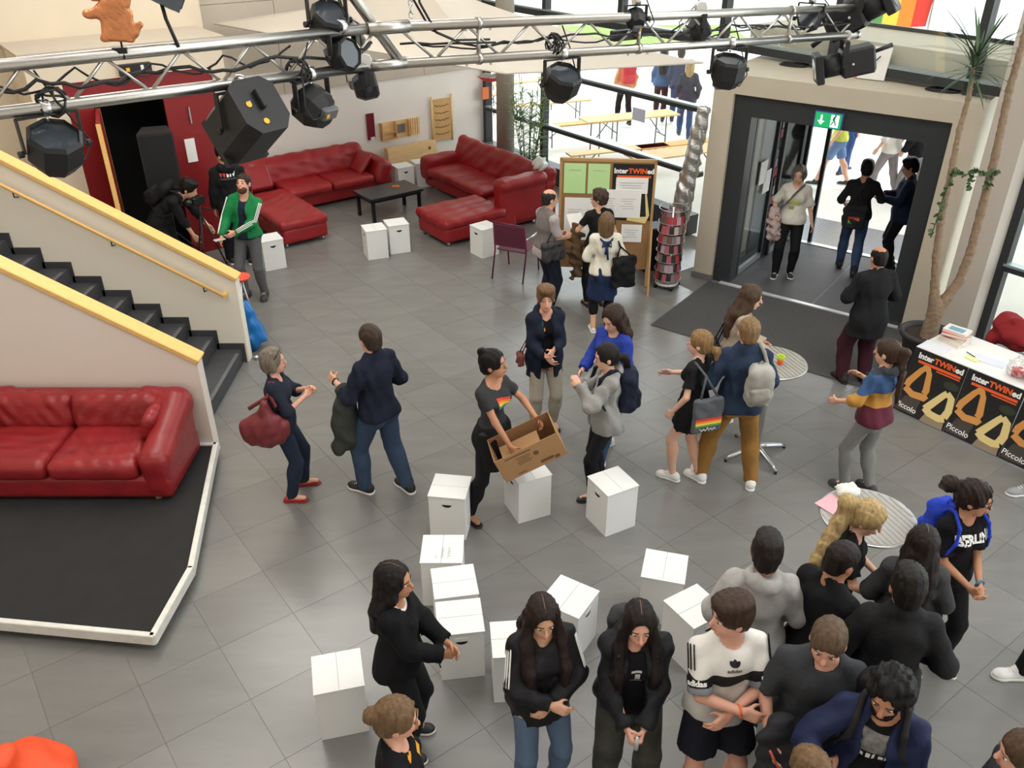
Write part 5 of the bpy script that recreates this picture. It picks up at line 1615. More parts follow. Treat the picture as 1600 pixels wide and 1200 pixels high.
bench((3.6, 17.9, 0), 22, 2.2, 0.3, 0.48, 'bench outside whose end shows left of the foil column', M_BENCH2, 'bench')
bench((3.2, 16.2, 0), 24, 2.2, 0.55, 0.76, 'table outside behind the notice board', M_BENCH, 'table')
bench((-0.9, 21.2, 0), 20, 2.0, 0.5, 0.76, 'table outside left of the round column', M_BENCH, 'table')
bench((0.2, 22.8, 0), 22, 2.2, 0.5, 0.76, 'farthest table of the beer garden', M_BENCH, 'table')
# lawn, shrubs and houses beyond
lawn = tag(MB().box((5.4, 35.5, -0.02), (7, 5, 0.1)).build('lawn', mat('lawn_green', (120, 138, 70), 0.95, var=0.2, vscale=2)), 'bright green lawn beyond the forecourt', 'lawn', None, 'stuff')
hs = thing('house', 'pale yellow house beyond the lawn', 'house', (11.5, 52, 0))
MB().box((0, 0, 2.2), (5, 6, 4.4)).build('wall', mat('yellow_render', (226, 214, 170), 0.9), hs)
MB().prism([(-3.4, 0), (3.4, 0), (0, 2.6)], -2.8, 2.8, Matrix(((0, 0, 1), (1, 0, 0), (0, 1, 0))).to_4x4(), (0, 0, 4.4)).build('roof', mat('roof_tile', (150, 104, 84), 0.9), hs)
for k in range(2):
    w_ = MB().box((-1.2 + 2.4 * k, -3.02, 2.6), (1.1, 0.08, 1.4)).build('window', M_FRAME, hs)
    MB().box((-1.2 + 2.4 * k, -3.07, 2.6), (0.95, 0.03, 1.25)).build('pane', mat('house_pane', (150, 170, 180), 0.2), w_)
M_FOL = mat('foliage', (122, 146, 62), 0.9, var=0.35, vscale=3)
def tree(x, y, h, r, label, seed):
    t = thing('tree', label, 'tree', (x, y, 0))
    MB().tube([(0, 0, 0), (0.1, 0, h * 0.5), (0, 0.1, h * 0.8)], [0.22, 0.16, 0.08], 8).build('trunk', M_TRUNK, t)
    f = Field(0.22)
    rg = random.Random(seed)
    for k in range(14):
        a, e = rg.uniform(0, 6.28), rg.uniform(-0.5, 1)
        f.ell((r * 0.6 * math.cos(a), r * 0.6 * math.sin(a), h * 0.8 + e * r * 0.7), (r * 0.5, r * 0.5, r * 0.42), None, 0.2)
    f.folds(0.14, 0.9, seed)
    f.build('crown', M_FOL, t)
tree(20.5, 55, 6.5, 2.6, 'green tree outside beyond the right truss end', 1)
tree(31, 58, 7.0, 3.0, 'green tree at the far right beyond the facade', 2)
tree(5.5, 60, 6.0, 2.4, 'smaller green tree left of the striped flag', 3)
# striped flag on a pole
fg = thing('flag', 'orange and red striped flag hanging outside the upper glass', 'flag', (9.22, 21.6, 0))
MB().tube([(0.55, 0, 0), (0.55, 0, 5.2)], 0.03, 8).build('pole', M_STEEL, fg)
for k, c in enumerate([(124, 60, 150), (60, 90, 180), (80, 150, 80), (240, 200, 60), (245, 130, 30), (226, 50, 40)]):
    vs, fs = [], []
    for i in range(9):
        t = i / 8.0
        for s_ in (0, 1):
            x = -1.71 + (k + s_) * 0.37
            vs.append((x + 0.03 * math.sin(5 * t), 0.06 * math.sin(3 * x + 4 * t), 2.18 + 0.03 * x + 2.4 * t))
    fs = [(2 * i, 2 * i + 1, 2 * i + 3, 2 * i + 2) for i in range(8)]
    nv = len(vs)
    vs += [(x, y + 0.004, z) for x, y, z in vs]
    fs += [tuple(q + nv for q in f_[::-1]) for f_ in fs]
    MB().add(vs, fs, True).build('stripe', mat('flag_stripe_%d' % k, c, 0.8), fg)
# pale flat entrance roof outside, seen over the portal roof
aw = struct(ubox('wall_awning', FU + 0.1, FU + 1.3, 1.0, 8.6, 3.13, 3.36, mat('awning_render', (196, 188, 172), 0.9)), 'pale flat entrance roof outside the glass')
ubox('roof_edge', FU + 1.27, FU + 1.32, 0.98, 8.62, 3.30, 3.41, M_FRAME, aw)
# bicycle outside the right window
bc = thing('bicycle', 'bicycle parked outside the window behind the book table', 'bicycle', (7.55, 10.0, 0), ANG_U + R(90))
for x in (-0.5, 0.5):
    w_ = MB().tube([(x + 0.33 * math.cos(k * math.pi / 12), 0, 0.34 + 0.33 * math.sin(k * math.pi / 12)) for k in range(25)], 0.02, 6).build('wheel', mat('tyre', (60, 60, 62), 0.8), bc)
    sp_ = MB()
    for k in range(10):
        a = k * math.pi / 5
        sp_.tube([(x, 0, 0.34), (x + 0.32 * math.cos(a), 0, 0.34 + 0.32 * math.sin(a))], 0.002, 4)
    sp_.build('spokes', M_STEEL, w_)
MB().tube([(-0.5, 0, 0.34), (-0.15, 0, 0.85), (0.35, 0, 0.85), (0.5, 0, 0.34)], 0.018, 6).tube([(-0.15, 0, 0.9), (0.0, 0, 0.34), (0.35, 0, 0.85)], 0.018, 6).build('frame', mat('bike_grey', (110, 112, 116), 0.4), bc)
MB().box((-0.17, 0, 0.95), (0.24, 0.12, 0.05), bev=0.02).build('saddle', M_DARKMETAL, bc)
MB().tube([(0.33, -0.28, 1.0), (0.38, 0, 1.02), (0.33, 0.28, 1.0)], 0.014, 6).tube([(0.37, 0, 1.02), (0.35, 0, 0.85)], 0.016, 6).build('handlebar', M_DARKMETAL, bc)
MB().box((0.5, 0.02, 0.55), (0.06, 0.02, 0.03)).build('reflector', mat('orange_reflector', (240, 140, 40), 0.4), bc)
# ================================================================== PEOPLE
def rotx(a): return np.array(Matrix.Rotation(a, 3, 'X'))
def roty(a): return np.array(Matrix.Rotation(a, 3, 'Y'))
def rotz(a): return np.array(Matrix.Rotation(a, 3, 'Z'))
A_ = lambda *p: np.array(p, dtype=float)
def unit(v):
    v = np.asarray(v, float)
    return v / (np.linalg.norm(v) + 1e-9)
def two_bone(S, T, l1, l2, pole):
    """joint position between S and T; the joint bends towards pole"""
    d = T - S
    L = np.linalg.norm(d)
    Lm = min(L, (l1 + l2) * 0.998)
    dn = d / (L + 1e-9)
    T = S + dn * Lm
    a = (l1 * l1 - l2 * l2 + Lm * Lm) / (2 * Lm)
    hgt = math.sqrt(max(l1 * l1 - a * a, 1e-6))
    p = np.asarray(pole, float)
    p = p - dn * (p @ dn)
    p = unit(p)
    return S + dn * a + p * hgt, T
SKIN = {'fair': (226, 178, 152), 'light': (214, 164, 136), 'tan': (190, 136, 104), 'rosy': (222, 166, 142)}
def skin_mat(k):
    return mat('skin_' + k, SKIN[k], 0.55, var=0.05, vscale=12, spec=0.4)
def cloth(name, rgb, bump=0.25, rough=0.9, bscale=90):
    return mat(name, rgb, rough, var=0.08, vscale=7, bump=0.30 + bump, bscale=min(bscale, 22), spec=0.2)
def hair_mat(name, rgb):
    return mat('hair_' + name, tuple(int(c * 0.72) for c in rgb), 0.5, var=0.35, vscale=9, bump=0.5, bscale=30, stretch=(6, 6, 0.8), spec=0.22)

# ---- shoes: shared meshes, toe along +Y, ankle over the origin
_shoe = {}
def shoe_mesh(kind):
    if kind in _shoe: return _shoe[kind]
    u_ = Field(0.0085)
    if kind == 'sneaker':
        u_.cone((0, -0.05, 0.045), (0, 0.13, 0.035), 0.043, 0.037, 0.02)
        u_.cone((0, -0.035, 0.07), (0, 0.02, 0.085), 0.04, 0.036, 0.03)
        u_.ell((0, 0.12, 0.032), (0.045, 0.07, 0.034), None, 0.02)
    elif kind == 'flat':
        u_.cone((0, -0.05, 0.03), (0, 0.12, 0.025), 0.036, 0.034, 0.02)
        u_.ell((0, 0.03, 0.065), (0.03, 0.06, 0.03), None, 0.01, 's')
    else:
        u_.cone((0, -0.05, 0.05), (0, 0.12, 0.036), 0.04, 0.034, 0.02)
        u_.cone((0, -0.03, 0.06), (0, -0.02, 0.14), 0.042, 0.042, 0.03)
        u_.ell((0, 0.12, 0.03), (0.041, 0.07, 0.03), None, 0.02)
    u_.clip((0, 0, 0.012), (0, 0, -1))
    V, Q = u_.arrays()
    up = mesh_np('shoe', V, Q)
    s_ = Field(0.0085)
    s_.cone((0, -0.055, 0.012), (0, 0.13, 0.012), 0.044, 0.043, 0.02)
    s_.ell((0, 0.12, 0.012), (0.049, 0.075, 0.03), None, 0.02)
    hh = 0.026 if kind == 'sneaker' else 0.014
    s_.clip((0, 0, 0.0), (0, 0, -1)); s_.clip((0, 0, hh), (0, 0, 1))
    V, Q = s_.arrays()
    so = mesh_np('sole', V, Q)
    _shoe[kind] = (up, so)
    return _shoe[kind]
def put_shoe(root, kind, m_up, m_sole, pos, yaw, pitch, sc):
    up, so = shoe_mesh(kind)
    key = (kind, m_up.name, m_sole.name)
    if key not in _shoe:
        a, b = up.copy(), so.copy()
        a.materials.append(m_up); b.materials.append(m_sole)
        _shoe[key] = (a, b)
    a, b = _shoe[key]
    o = bpy.data.objects.new('shoe', a); link(o, root)
    o.location = pos; o.rotation_euler = (pitch, 0, yaw); o.scale = (sc, sc, sc)
    s = bpy.data.objects.new('sole', b); link(s, o)
    if kind == 'sneaker':
        MBl = MB()
        for k in range(4):
            MBl.box((0, 0.045 + 0.018 * k, 0.098 - 0.0095 * k), (0.045, 0.006, 0.004))
        lc = MBl.build('laces', mat('lace_white', (232, 232, 228), 0.8), o)
    return o
# ---- face details
_eye_me = None
def eye_mesh():
    global _eye_me
    if _eye_me is None:
        mb_ = MB()
        n, rings = 12, 7
        prof = [(0.0125 * math.sin(math.pi * i / rings), -0.0125 * math.cos(math.pi * i / rings)) for i in range(rings + 1)]
        mb_.lathe([(max(r, 1e-5), z) for r, z in prof], (0, 0, 0), n, Matrix.Rotation(R(-90), 4, 'X'), cap=False)
        me = mb_.mesh('eye')
        me.materials.append(mat('eye_white', (226, 220, 214), 0.3)); me.materials.append(mat('eye_iris', (48, 34, 26), 0.25))
        for p in me.polygons:
            if p.center.y > 0.0085: p.material_index = 1
        _eye_me = me
    return _eye_me

class Person:
    def __init__(self, label, loc, face=0.0, h=1.75, sex='m', skin='light', build=1.0, lean=0.0, side=0.0, twist=0.0,
                 head=(0, 0, 0), feet=None, armL=None, armR=None, vox=0.010, gvox=0.013, hip=(0, 0), group=None,
                 handL=None, handR=None, liftL=0.0, liftR=0.0):
        s = self.s = h / 1.75; self.hs = s * 1.09
        self.h, self.sex, self.skin, self.vox, self.gvox = h, sex, skin, vox, gvox
        self.root = thing('person', label, 'person', (loc[0], loc[1], 0), -R(face), group)
        f = sex == 'f'
        self.f = f
        b = self.b = build * s
        lean, side, twist = R(lean), R(side), R(twist)
        up = lambda k: rotz(-twist * k) @ roty(side * k) @ rotx(-lean * k) @ A_(0, 0, 1)
        self.P0 = P0 = A_(hip[0] * s, hip[1] * s, 0.93 * s)
        self.W = P0 + up(0.45) * 0.13 * s
        self.C = self.W + up(0.9) * 0.20 * s
        self.N = self.C + up(1.1) * 0.19 * s
        self.Rp = rotz(-twist * 0.2)
        self.Rc = rotz(-twist) @ roty(side) @ rotx(-lean)
        sw = (0.140 if f else 0.164) * s * (0.5 + 0.5 * build)
        shc = self.N - self.Rc @ A_(0, 0, 0.072 * s)
        self.SL = shc + self.Rc @ A_(-sw, -0.005 * s, 0)
        self.SR = shc + self.Rc @ A_(sw, -0.005 * s, 0)
        self.shc = shc
        hy, hp, hr = R(head[0]), R(head[1]), R(head[2])
        nd = rotz(-twist) @ roty(side * 0.8 + hr * 0.3) @ rotx(-(lean * 0.75 + hp * 0.35)) @ A_(0, 0, 1)
        self.Rh = rotz(-twist - hy) @ roty(hr) @ rotx(-hp - lean * 0.25)
        self.H = self.N + nd * 0.145 * s + self.Rh @ A_(0, 0.018, 0.012) * s
        # legs
        feet = feet or ((-0.11, 0.0, -8), (0.11, 0.0, 8))
        self.legs = []
        for i, ft in enumerate(feet):
            hipj = P0 + self.Rp @ A_((-0.088 if i == 0 else 0.088) * b, 0, -0.04 * s)
            lift = (liftL, liftR)[i]
            ank = A_(ft[0] * s, ft[1] * s, (0.085 + lift) * s)
            yaw = -R(ft[2])
            pole = A_(-math.sin(yaw) * 1.0, math.cos(yaw), 0.15)
            kn, an = two_bone(hipj, ank, 0.43 * s, 0.405 * s, pole)
            self.legs.append((hipj, kn, an, yaw, lift))
        # arms: wrist targets relative to the shoulder line, in the body's own axes
        self.arms = []
        for i, tg in enumerate((armL, armR)):
            sg = -1 if i == 0 else 1
            if tg is None: tg = (sg * 0.24, 0.04, -0.53)
            S_ = (self.SL, self.SR)[i]
            T_ = shc + A_(*tg[:3]) * s
            pole = A_(*tg[3:6]) if len(tg) >= 6 else A_(sg * 0.6, -0.8, -0.35)
            E_, W_ = two_bone(S_, T_, 0.275 * s, 0.245 * s, pole)
            self.arms.append((S_, E_, W_))
        self.hand_spec = (handL or {}, handR or {})
        self.parts = {}
        self._body()
    # -- body: head, neck, torso, limbs, hands with five fingers, one surface
    def _torso(self, F, d=0.0, bust=True, k=0.03, dp=0.0):
        s, b, f = self.s, self.b, self.f
        F.ell(self.P0 + self.Rp @ A_(0, -0.005, 0.0) * s, A_(0.165 if f else 0.155, 0.112, 0.125) * b + d + dp, self.Rp, k)
        F.ell(self.P0 + self.Rp @ A_(0.075, -0.055, -0.06) * s, A_(0.082, 0.080, 0.085) * b + d + dp, self.Rp, k)
        F.ell(self.P0 + self.Rp @ A_(-0.075, -0.055, -0.06) * s, A_(0.082, 0.080, 0.085) * b + d + dp, self.Rp, k)
        F.ell(self.W, A_(0.120 if f else 0.136, 0.088 if f else 0.098, 0.14) * b + d, self.Rc, k)
        F.ell(self.C + self.Rc @ A_(0, 0, 0.01) * s, A_(0.138 if f else 0.158, 0.098 if f else 0.110, 0.16) * b + d, self.Rc, k)
        if f and bust:
            for sx in (-1, 1):
                F.ell(self.C + self.Rc @ A_(sx * 0.065, 0.075, 0.01) * s, A_(0.058, 0.05, 0.055) * b + d, self.Rc, 0.03)
        F.cone(self.SL, self.SR, 0.044 * b + d * 0.7, 0.044 * b + d * 0.7, k)
        tr = self.N + self.Rc @ A_(0, -0.01, 0.025) * s
        F.cone(tr, self.SL, 0.040 * s + d * 0.6, 0.040 * b + d * 0.6, 0.025)
        F.cone(tr, self.SR, 0.040 * s + d * 0.6, 0.040 * b + d * 0.6, 0.025)
    def _head(self, F):
        s, H, Rh = self.hs, self.H, self.Rh
        L = lambda x, y, z: H + Rh @ A_(x, y, z) * s
        n = 0.92 if self.f else 1.0
        F.cone(self.N - self.Rc @ A_(0, 0, 0.04) * s, L(0, -0.015, -0.05), (0.046 if self.f else 0.056) * s, (0.046 if self.f else 0.054) * s, 0.03)
        F.ell(L(0, -0.012, 0.03), A_(0.076, 0.097, 0.088) * s * (0.97 if self.f else 1), Rh, 0.02)
        F.ell(L(0, 0.022, -0.045), A_(0.058, 0.066, 0.072) * s * n, Rh, 0.03)
        F.ell(L(0, 0.052, -0.092), A_(0.026, 0.026, 0.022) * s, Rh, 0.02)
        F.cone(L(-0.03, 0.074, 0.022), L(0.03, 0.074, 0.022), 0.012 * s, 0.012 * s, 0.015)
        F.cone(L(0, 0.084, 0.008), L(0, 0.104, -0.03), 0.008 * s, 0.0125 * s, 0.008)
        F.ell(L(0, 0.082, -0.062), A_(0.022, 0.012, 0.011) * s, Rh, 0.008)
        for sx in (-1, 1):
            F.ell(L(sx * 0.03, 0.094, 0.002), A_(0.018, 0.014, 0.011) * s, Rh, 0.008, 's')
            F.ell(L(sx * 0.077, -0.008, -0.012), A_(0.011, 0.02, 0.031) * s, Rh, 0.006)
    def _hand(self, F, i):
        s = self.s
        S_, E_, W_ = self.arms[i]
        sp = self.hand_spec[i]
        sg = -1 if i == 0 else 1
        fd = unit(sp['dir']) if 'dir' in sp else unit(W_ - E_)
        pn = np.asarray(sp.get('palm', (-sg * 1.0, 0.15, -0.25)), float)
        pn = unit(pn - fd * (pn @ fd))
        sd = np.cross(fd, pn) * (1 if True else 1)   # across the palm
        # thumb side: forward/up when the palm faces the body
        th = sd if (sd @ A_(0, 0.7, 0.7)) > 0 else -sd
        if 'thumb' in sp:
            th = sd if (sd @ np.asarray(sp['thumb'], float)) > 0 else -sd
        curl = sp.get('curl', 0.45)
        q = (0.92 if self.f else 1.0) * s
        pc = W_ + fd * 0.052 * q
        Rm = np.stack([th, fd, pn], 1)
        F.rbox(pc, A_(0.040, 0.050, 0.0145) * q, 0.013 * q, Rm, 0.014)
        self.parts.setdefault('palm', {})[i] = (pc, fd, pn, th)
        lens = (0.070, 0.080, 0.074, 0.058)
        for k in range(4):
            p = W_ + fd * (0.096 - 0.004 * abs(k - 1)) * q + th * (0.0295 - 0.0198 * k) * q
            d = fd.copy()
            for seg, fr in enumerate((0.45, 0.30, 0.25)):
                ang = curl * (0.75, 1.15, 0.8)[seg] + 0.04 * k * curl
                c_, s_ = math.cos(ang), math.sin(ang)
                ax = np.cross(d, pn); ax = unit(ax)
                nd = d * c_ + np.cross(unit(np.cross(fd, pn)), d) * s_
                # rotate towards the palm normal
                nd = unit(d * c_ + (np.cross(np.cross(d, pn), d)) * s_)
                d2 = nd
                e = p + d2 * lens[k] * fr * q
                F.cone(p, e, (0.0088, 0.0082, 0.0076)[seg] * q, (0.0082, 0.0076, 0.0068)[seg] * q, 0.003)
                pn_new = unit(pn * c_ - d * s_)
                p, d = e, d2
                pn_l = pn_new
            
        tb = W_ + fd * 0.028 * q + th * 0.030 * q + pn * 0.006 * q
        t1 = tb + unit(fd * 0.62 + th * 0.62 + pn * (0.25 + 0.4 * curl)) * 0.042 * q
        t2 = t1 + unit(fd * 0.85 + th * (0.32 - 0.6 * curl) + pn * (0.2 + 0.7 * curl)) * 0.034 * q
        F.cone(tb, t1, 0.0125 * q, 0.0105 * q, 0.008)
        F.cone(t1, t2, 0.0100 * q, 0.0082 * q, 0.003)
    def _body(self):
        s, b, f = self.s, self.b, self.f
        F = Field(self.vox)
        self._torso(F)
        am = 0.88 if f else 1.0
        for (S_, E_, W_) in self.arms:
            F.cone(S_, E_, 0.044 * b * am, 0.036 * b * am, 0.025)
            F.cone(E_, W_, 0.038 * b * am, 0.0255 * s * am, 0.012)
        for hipj, kn, an, yaw, lift in self.legs:
            F.cone(hipj, kn, 0.080 * b, 0.054 * b, 0.03)
            F.cone(kn, an, 0.054 * b, 0.036 * s, 0.02)
            cd = rotz(yaw) @ A_(0, -1, 0)
            F.ell(kn + (an - kn) * 0.33 + cd * 0.016 * s, A_(0.05, 0.05, 0.115) * b, None, 0.04)
            toe = an + rotz(yaw) @ A_(0, 0.13, -0.045) * s
            F.cone(an + A_(0, 0, -0.03) * s, toe, 0.034 * s, 0.026 * s, 0.02)
        self._head(F)
        self._hand(F, 0); self._hand(F, 1)
        self.body = F.build('body', skin_mat(self.skin), self.root)
    def face_details(self, brow=(60, 44, 34), lips=(176, 104, 96), closed=False, beard=None):
        s, H, Rh = self.hs, self.H, self.Rh
        L = lambda x, y, z: H + Rh @ A_(x, y, z) * s
        for sx in (-1, 1):
            e = bpy.data.objects.new('eye', eye_mesh()); link(e, self.root)
            e.matrix_local = Matrix.Translation(Vector(L(sx * 0.030, 0.0745, 0.002))) @ Matrix([list(r) for r in Rh]).to_4x4() @ Matrix.Diagonal((1.05 * s, 0.8 * s, 0.6 * s, 1))
            p = [L(sx * 0.013, 0.0895, 0.0290), L(sx * 0.03, 0.088, 0.0305), L(sx * 0.049, 0.074, 0.0235)]
            MB().tube(p, [0.0024 * s, 0.0030 * s, 0.0014 * s], 6).build('eyebrow', mat('brow_%d_%d_%d' % brow, brow, 0.8), self.root)
        MB().tube([L(-0.024, 0.080, -0.060), L(-0.01, 0.0925, -0.0585), L(0, 0.094, -0.0605), L(0.01, 0.0925, -0.0585), L(0.024, 0.080, -0.060)], [0.002 * s, 0.0055 * s, 0.006 * s, 0.0055 * s, 0.002 * s], 6).build('lips', mat('lips_%d_%d_%d' % lips, lips, 0.5), self.root)
        if beard:
            F = Field(0.008)
            F.ell(L(0, 0.035, -0.068), A_(0.058, 0.062, 0.055) * s, Rh, 0.02)
            F.ell(L(0, 0.085, -0.056), A_(0.02, 0.02, 0.010) * s, Rh, 0.006, 's')
            F.ell(L(0, 0.10, -0.005), A_(0.06, 0.05, 0.042) * s, Rh, 0.01, 's')
            F.folds(0.0015, 0.02, 3)
            F.build('beard', hair_mat('beard_%d_%d_%d' % beard, beard), self.root)
        return self
    # -- hair
    def hair(self, style, rgb, name, length=0.35, vol=1.0, front=False, curl=0.0, side=0, seed=0, part=False):
        s, H, Rh = self.hs, self.H, self.Rh
        L = lambda x, y, z: H + Rh @ A_(x, y, z) * s
        Rc, C, N = self.Rc, self.C, self.N
        Bk = lambda x, y, z: N + Rc @ A_(x, y, z) * s
        F = Field(0.0105 if self.vox < 0.011 else self.vox * 1.05)
        t = {'crew': 0.006, 'bald': 0.005}.get(style, 0.012) * vol
        F.ell(L(0, -0.014, 0.032), (A_(0.076, 0.097, 0.088) + t) * s, Rh, 0.015)
        F.ell(L(0, -0.045, -0.03), (A_(0.062, 0.062, 0.062) + t * 0.8) * s, Rh, 0.02)
        m = hair_mat(name, rgb)
        if style in ('short', 'crew'):
            if style == 'short':
                F.ell(L(0.0, 0.045, 0.095), A_(0.062, 0.055, 0.034) * s * vol, Rh, 0.03)
                F.ell(L(0, -0.02, 0.10), A_(0.07, 0.08, 0.036) * s * vol, Rh, 0.03)
        if style == 'curly':
            for k in range(26):
                a = k * 2.4; e = -0.35 + 1.5 * (k / 25.0)
                if math.sin(a) > 0.55 and e < 0.7: continue
                F.ell(L(0.078 * math.cos(a) * math.cos(e), -0.012 + 0.095 * math.sin(a) * math.cos(e), 0.03 + 0.09 * math.sin(e)), A_(0.03, 0.03, 0.028) * s * vol, Rh, 0.012)
        if style in ('bob', 'long', 'halfup'):
            dn = length
            if style == 'bob':
                for sx in (-1, 1):
                    F.cone(L(sx * 0.066, 0.0, 0.02), L(sx * 0.072, 0.005, -dn), 0.032 * s, 0.028 * s, 0.03)
                F.cone(L(0, -0.06, 0.02), L(0, -0.07, -dn), 0.06 * s, 0.05 * s, 0.04)
                for sx in (-1, 1):
                    F.cone(L(sx * 0.045, -0.05, 0), L(sx * 0.05, -0.05, -dn), 0.045 * s, 0.038 * s, 0.03)
            else:
                F.cone(L(0, -0.055, 0.03), L(0, -0.085, -0.09), 0.062 * s, 0.058 * s, 0.04)
                zz = 0.06
                prev = [L(x, -0.07, -0.06) for x in (-0.05, 0, 0.05)]
                steps = max(2, int(dn / 0.1))
                for k in range(1, steps + 1):
                    z = 0.08 - dn * k / steps
                    w = 0.052 * (1 - 0.25 * k / steps)
                    cur = [Bk(x * (1.25 - 0.3 * k / steps), -0.095 - 0.02 * min(1, k / 2.0) , z) for x in (-0.05, 0, 0.05)]
                    for a, c in zip(prev, cur):
                        F.cone(a, c, w * s, w * s * 0.92, 0.03)
                    prev = cur
                for sx in (-1, 1):
                    F.cone(L(sx * 0.066, 0.005, 0.03), L(sx * 0.074, 0.0, -0.08), 0.028 * s, 0.032 * s, 0.03)
                    if front:
                        a = L(sx * 0.074, 0.01, -0.07)
                        b1_ = Bk(sx * 0.10, 0.055, -0.03)
                        b2_ = Bk(sx * 0.105, 0.125, -0.16)
                        b3_ = Bk(sx * 0.095, 0.14, -max(0.2, length * 0.78))
                        F.cone(a, b1_, 0.034 * s, 0.042 * s, 0.03); F.cone(b1_, b2_, 0.042 * s, 0.042 * s, 0.03)
                        F.cone(b2_, b3_, 0.042 * s, 0.026 * s, 0.03)
                    else:
                        F.cone(L(sx * 0.074, 0.0, -0.08), Bk(sx * 0.085, -0.06, -0.02), 0.034 * s, 0.045 * s, 0.03)
        # open the face, the nape and the ears
        if style == 'bald':
            F.ell(L(0, 0.01, 0.125), A_(0.066, 0.118, 0.078) * s, Rh, 0.01, 's')
            F.ell(L(0, 0.11, 0.0), A_(0.10, 0.085, 0.12) * s, Rh, 0.01, 's')
            F.clip(L(0, 0, -0.055), Rh @ A_(0, 0.2, -1))
        else:
            hl = {'crew': 0.004, 'short': 0.0}.get(style, 0.034)
            F.ell(L(0, 0.118, -0.035 + hl), A_(0.067, 0.077, 0.093) * s, Rh, 0.012, 's')
            F.ell(L(0, 0.07, -0.10), A_(0.060, 0.09, 0.10) * s, Rh, 0.012, 's')
            if style in ('crew', 'short', 'curly'):
                F.ell(L(0, 0.05, -0.10), A_(0.11, 0.075, 0.10) * s, Rh, 0.01, 's')
                F.ell(L(0, -0.02, -0.145), A_(0.12, 0.14, 0.075) * s, Rh, 0.01, 's')
        if style in ('ponytail', 'bun', 'halfup', 'lowpony'):
            if style != 'halfup':
                F.ell(L(0, 0.0, -0.135), A_(0.11, 0.13, 0.07) * s, Rh, 0.01, 's')
                F.ell(L(0, 0.05, -0.095), A_(0.12, 0.062, 0.085) * s, Rh, 0.01, 's')
            if style in ('bun', 'halfup'):
                cz = 0.10 if style == 'bun' else 0.085
                pos = L(0, -0.085, cz) if length < 0.5 else L(0, -0.125, 0.02)
                F.ell(pos, A_(0.042, 0.040, 0.036) * s * vol, Rh, 0.008)
                F.ell(pos + A_(0.01, 0.01, 0.02) * s, A_(0.03, 0.028, 0.022) * s * vol, Rh, 0.006)
            else:
                z0 = 0.06 if style == 'ponytail' else -0.03
                p = L(0, -0.105, z0)
                q_ = L(0.015 * side, -0.16, z0 - 0.02)
                F.cone(p, q_, 0.024 * s, 0.036 * s * vol, 0.015)
                steps = max(2, int(length / 0.08))
                drift = A_(side * 0.05, -0.02 - 0.02 * abs(side), 0)
                for k in range(1, steps + 1):
                    nx = p + Rh @ A_(0, -0.075 if length < 0.3 else -0.045, 0) * s * min(1, 0.7 + k * 0.1) + A_(0, 0, -length * k / steps * s) + (self.Rc @ drift) * (k / steps) * s * 2
                    F.cone(q_, nx, 0.040 * s * vol * (1 - 0.35 * (k - 1) / steps), 0.040 * s * vol * (1 - 0.55 * k / steps), 0.02)
                    q_ = nx
        if curl:
            F.folds(curl, 0.05, seed, (1, 1, 1))
        else:
            F.folds(0.0022, 0.03, seed, (1, 1, 0.15))
        self.hair_o = F.build('hair', m, self.root)
        if part:
            pts = [L(0.0, 0.085 - 0.02 * k, 0.108 + 0.018 * math.sin(math.pi * min(1, (k + 1) / 6.0))) for k in range(5)]
            bv = bvh_of(self.hair_o)
            pp = []
            for k in range(6):
                o_ = L(0.0, 0.052 - 0.024 * k, 0.30)
                hit = bv.ray_cast(Vector(o_), Vector(-(Rh @ A_(0, 0, 1))))
                if hit[0] is not None: pp.append(hit[0] + Vector(Rh @ A_(0, 0, 0.0003)))
            if len(pp) > 2:
                MB().tube(pp, [0.0016] * len(pp), 5).build('hair_parting', mat('parting_skin', (150, 112, 94), 0.6), self.root)
        return self
    # -- clothing
    def top(self, m, sleeve=0.45, d=0.014, hem=-0.02, name='shirt', neck=1.0, open_front=0.0, hood=False, collar=False, fold=0.005, flare=0.0, seed=1, vneck=0.0, arms=True, wl=0.14):
        s, b, f = self.s, self.b, self.f
        F = Field(self.gvox)
        self._torso(F, d * s, k=0.035, dp=0.010 if hem < 0.06 else 0.0)
        self.hem = min(getattr(self, 'hem', 9), hem)
        if hem < 0.03:
            F.cone(self.W, self.P0 + A_(0, 0, hem - 0.02) * s, 0.125 * b + d, (0.150 + flare) * b + d + 0.008, 0.05, flat=(self.Rp @ A_(0, 1, 0), 1.3))
        am = 0.92 if f else 1.0
        if arms:
            for (S_, E_, W_) in self.arms:
                ru, re, rw = 0.045 * b * am + d * 0.8 * s, 0.041 * b * am + d * s, 0.031 * s + d * 0.8 * s
                if sleeve <= 0.5:
                    t = sleeve / 0.5
                    e = S_ + (E_ - S_) * t
                    F.cone(S_, e, ru, ru + (re - ru) * t + 0.006, 0.03, cut=True)
                else:
                    F.cone(S_, E_, ru, re, 0.03)
                    t = (sleeve - 0.5) / 0.5
                    e = E_ + (W_ - E_) * t
                    F.cone(E_, e, re, re + (rw - re) * t, 0.015, cut=True)
        if hood:
            F.ell(self.N + self.Rc @ A_(0, -0.085, 0.0) * s, A_(0.115, 0.062, 0.075) * s, self.Rc, 0.03)
            for sx in (-1, 1):
                F.cone(self.N + self.Rc @ A_(sx * 0.085, -0.06, 0.02) * s, self.N + self.Rc @ A_(sx * 0.060, 0.07, -0.045) * s, 0.032 * s, 0.020 * s, 0.02)
        if collar:
            F.cone(self.N + self.Rc @ A_(0, -0.005, -0.01) * s, self.N + self.Rc @ A_(0, 0.008, 0.055) * s, 0.075 * s, 0.068 * s, 0.02, cut=True)
        F.folds(fold * 0.8, wl * 1.15, seed)
        # neck opening
        r = 0.062 * neck
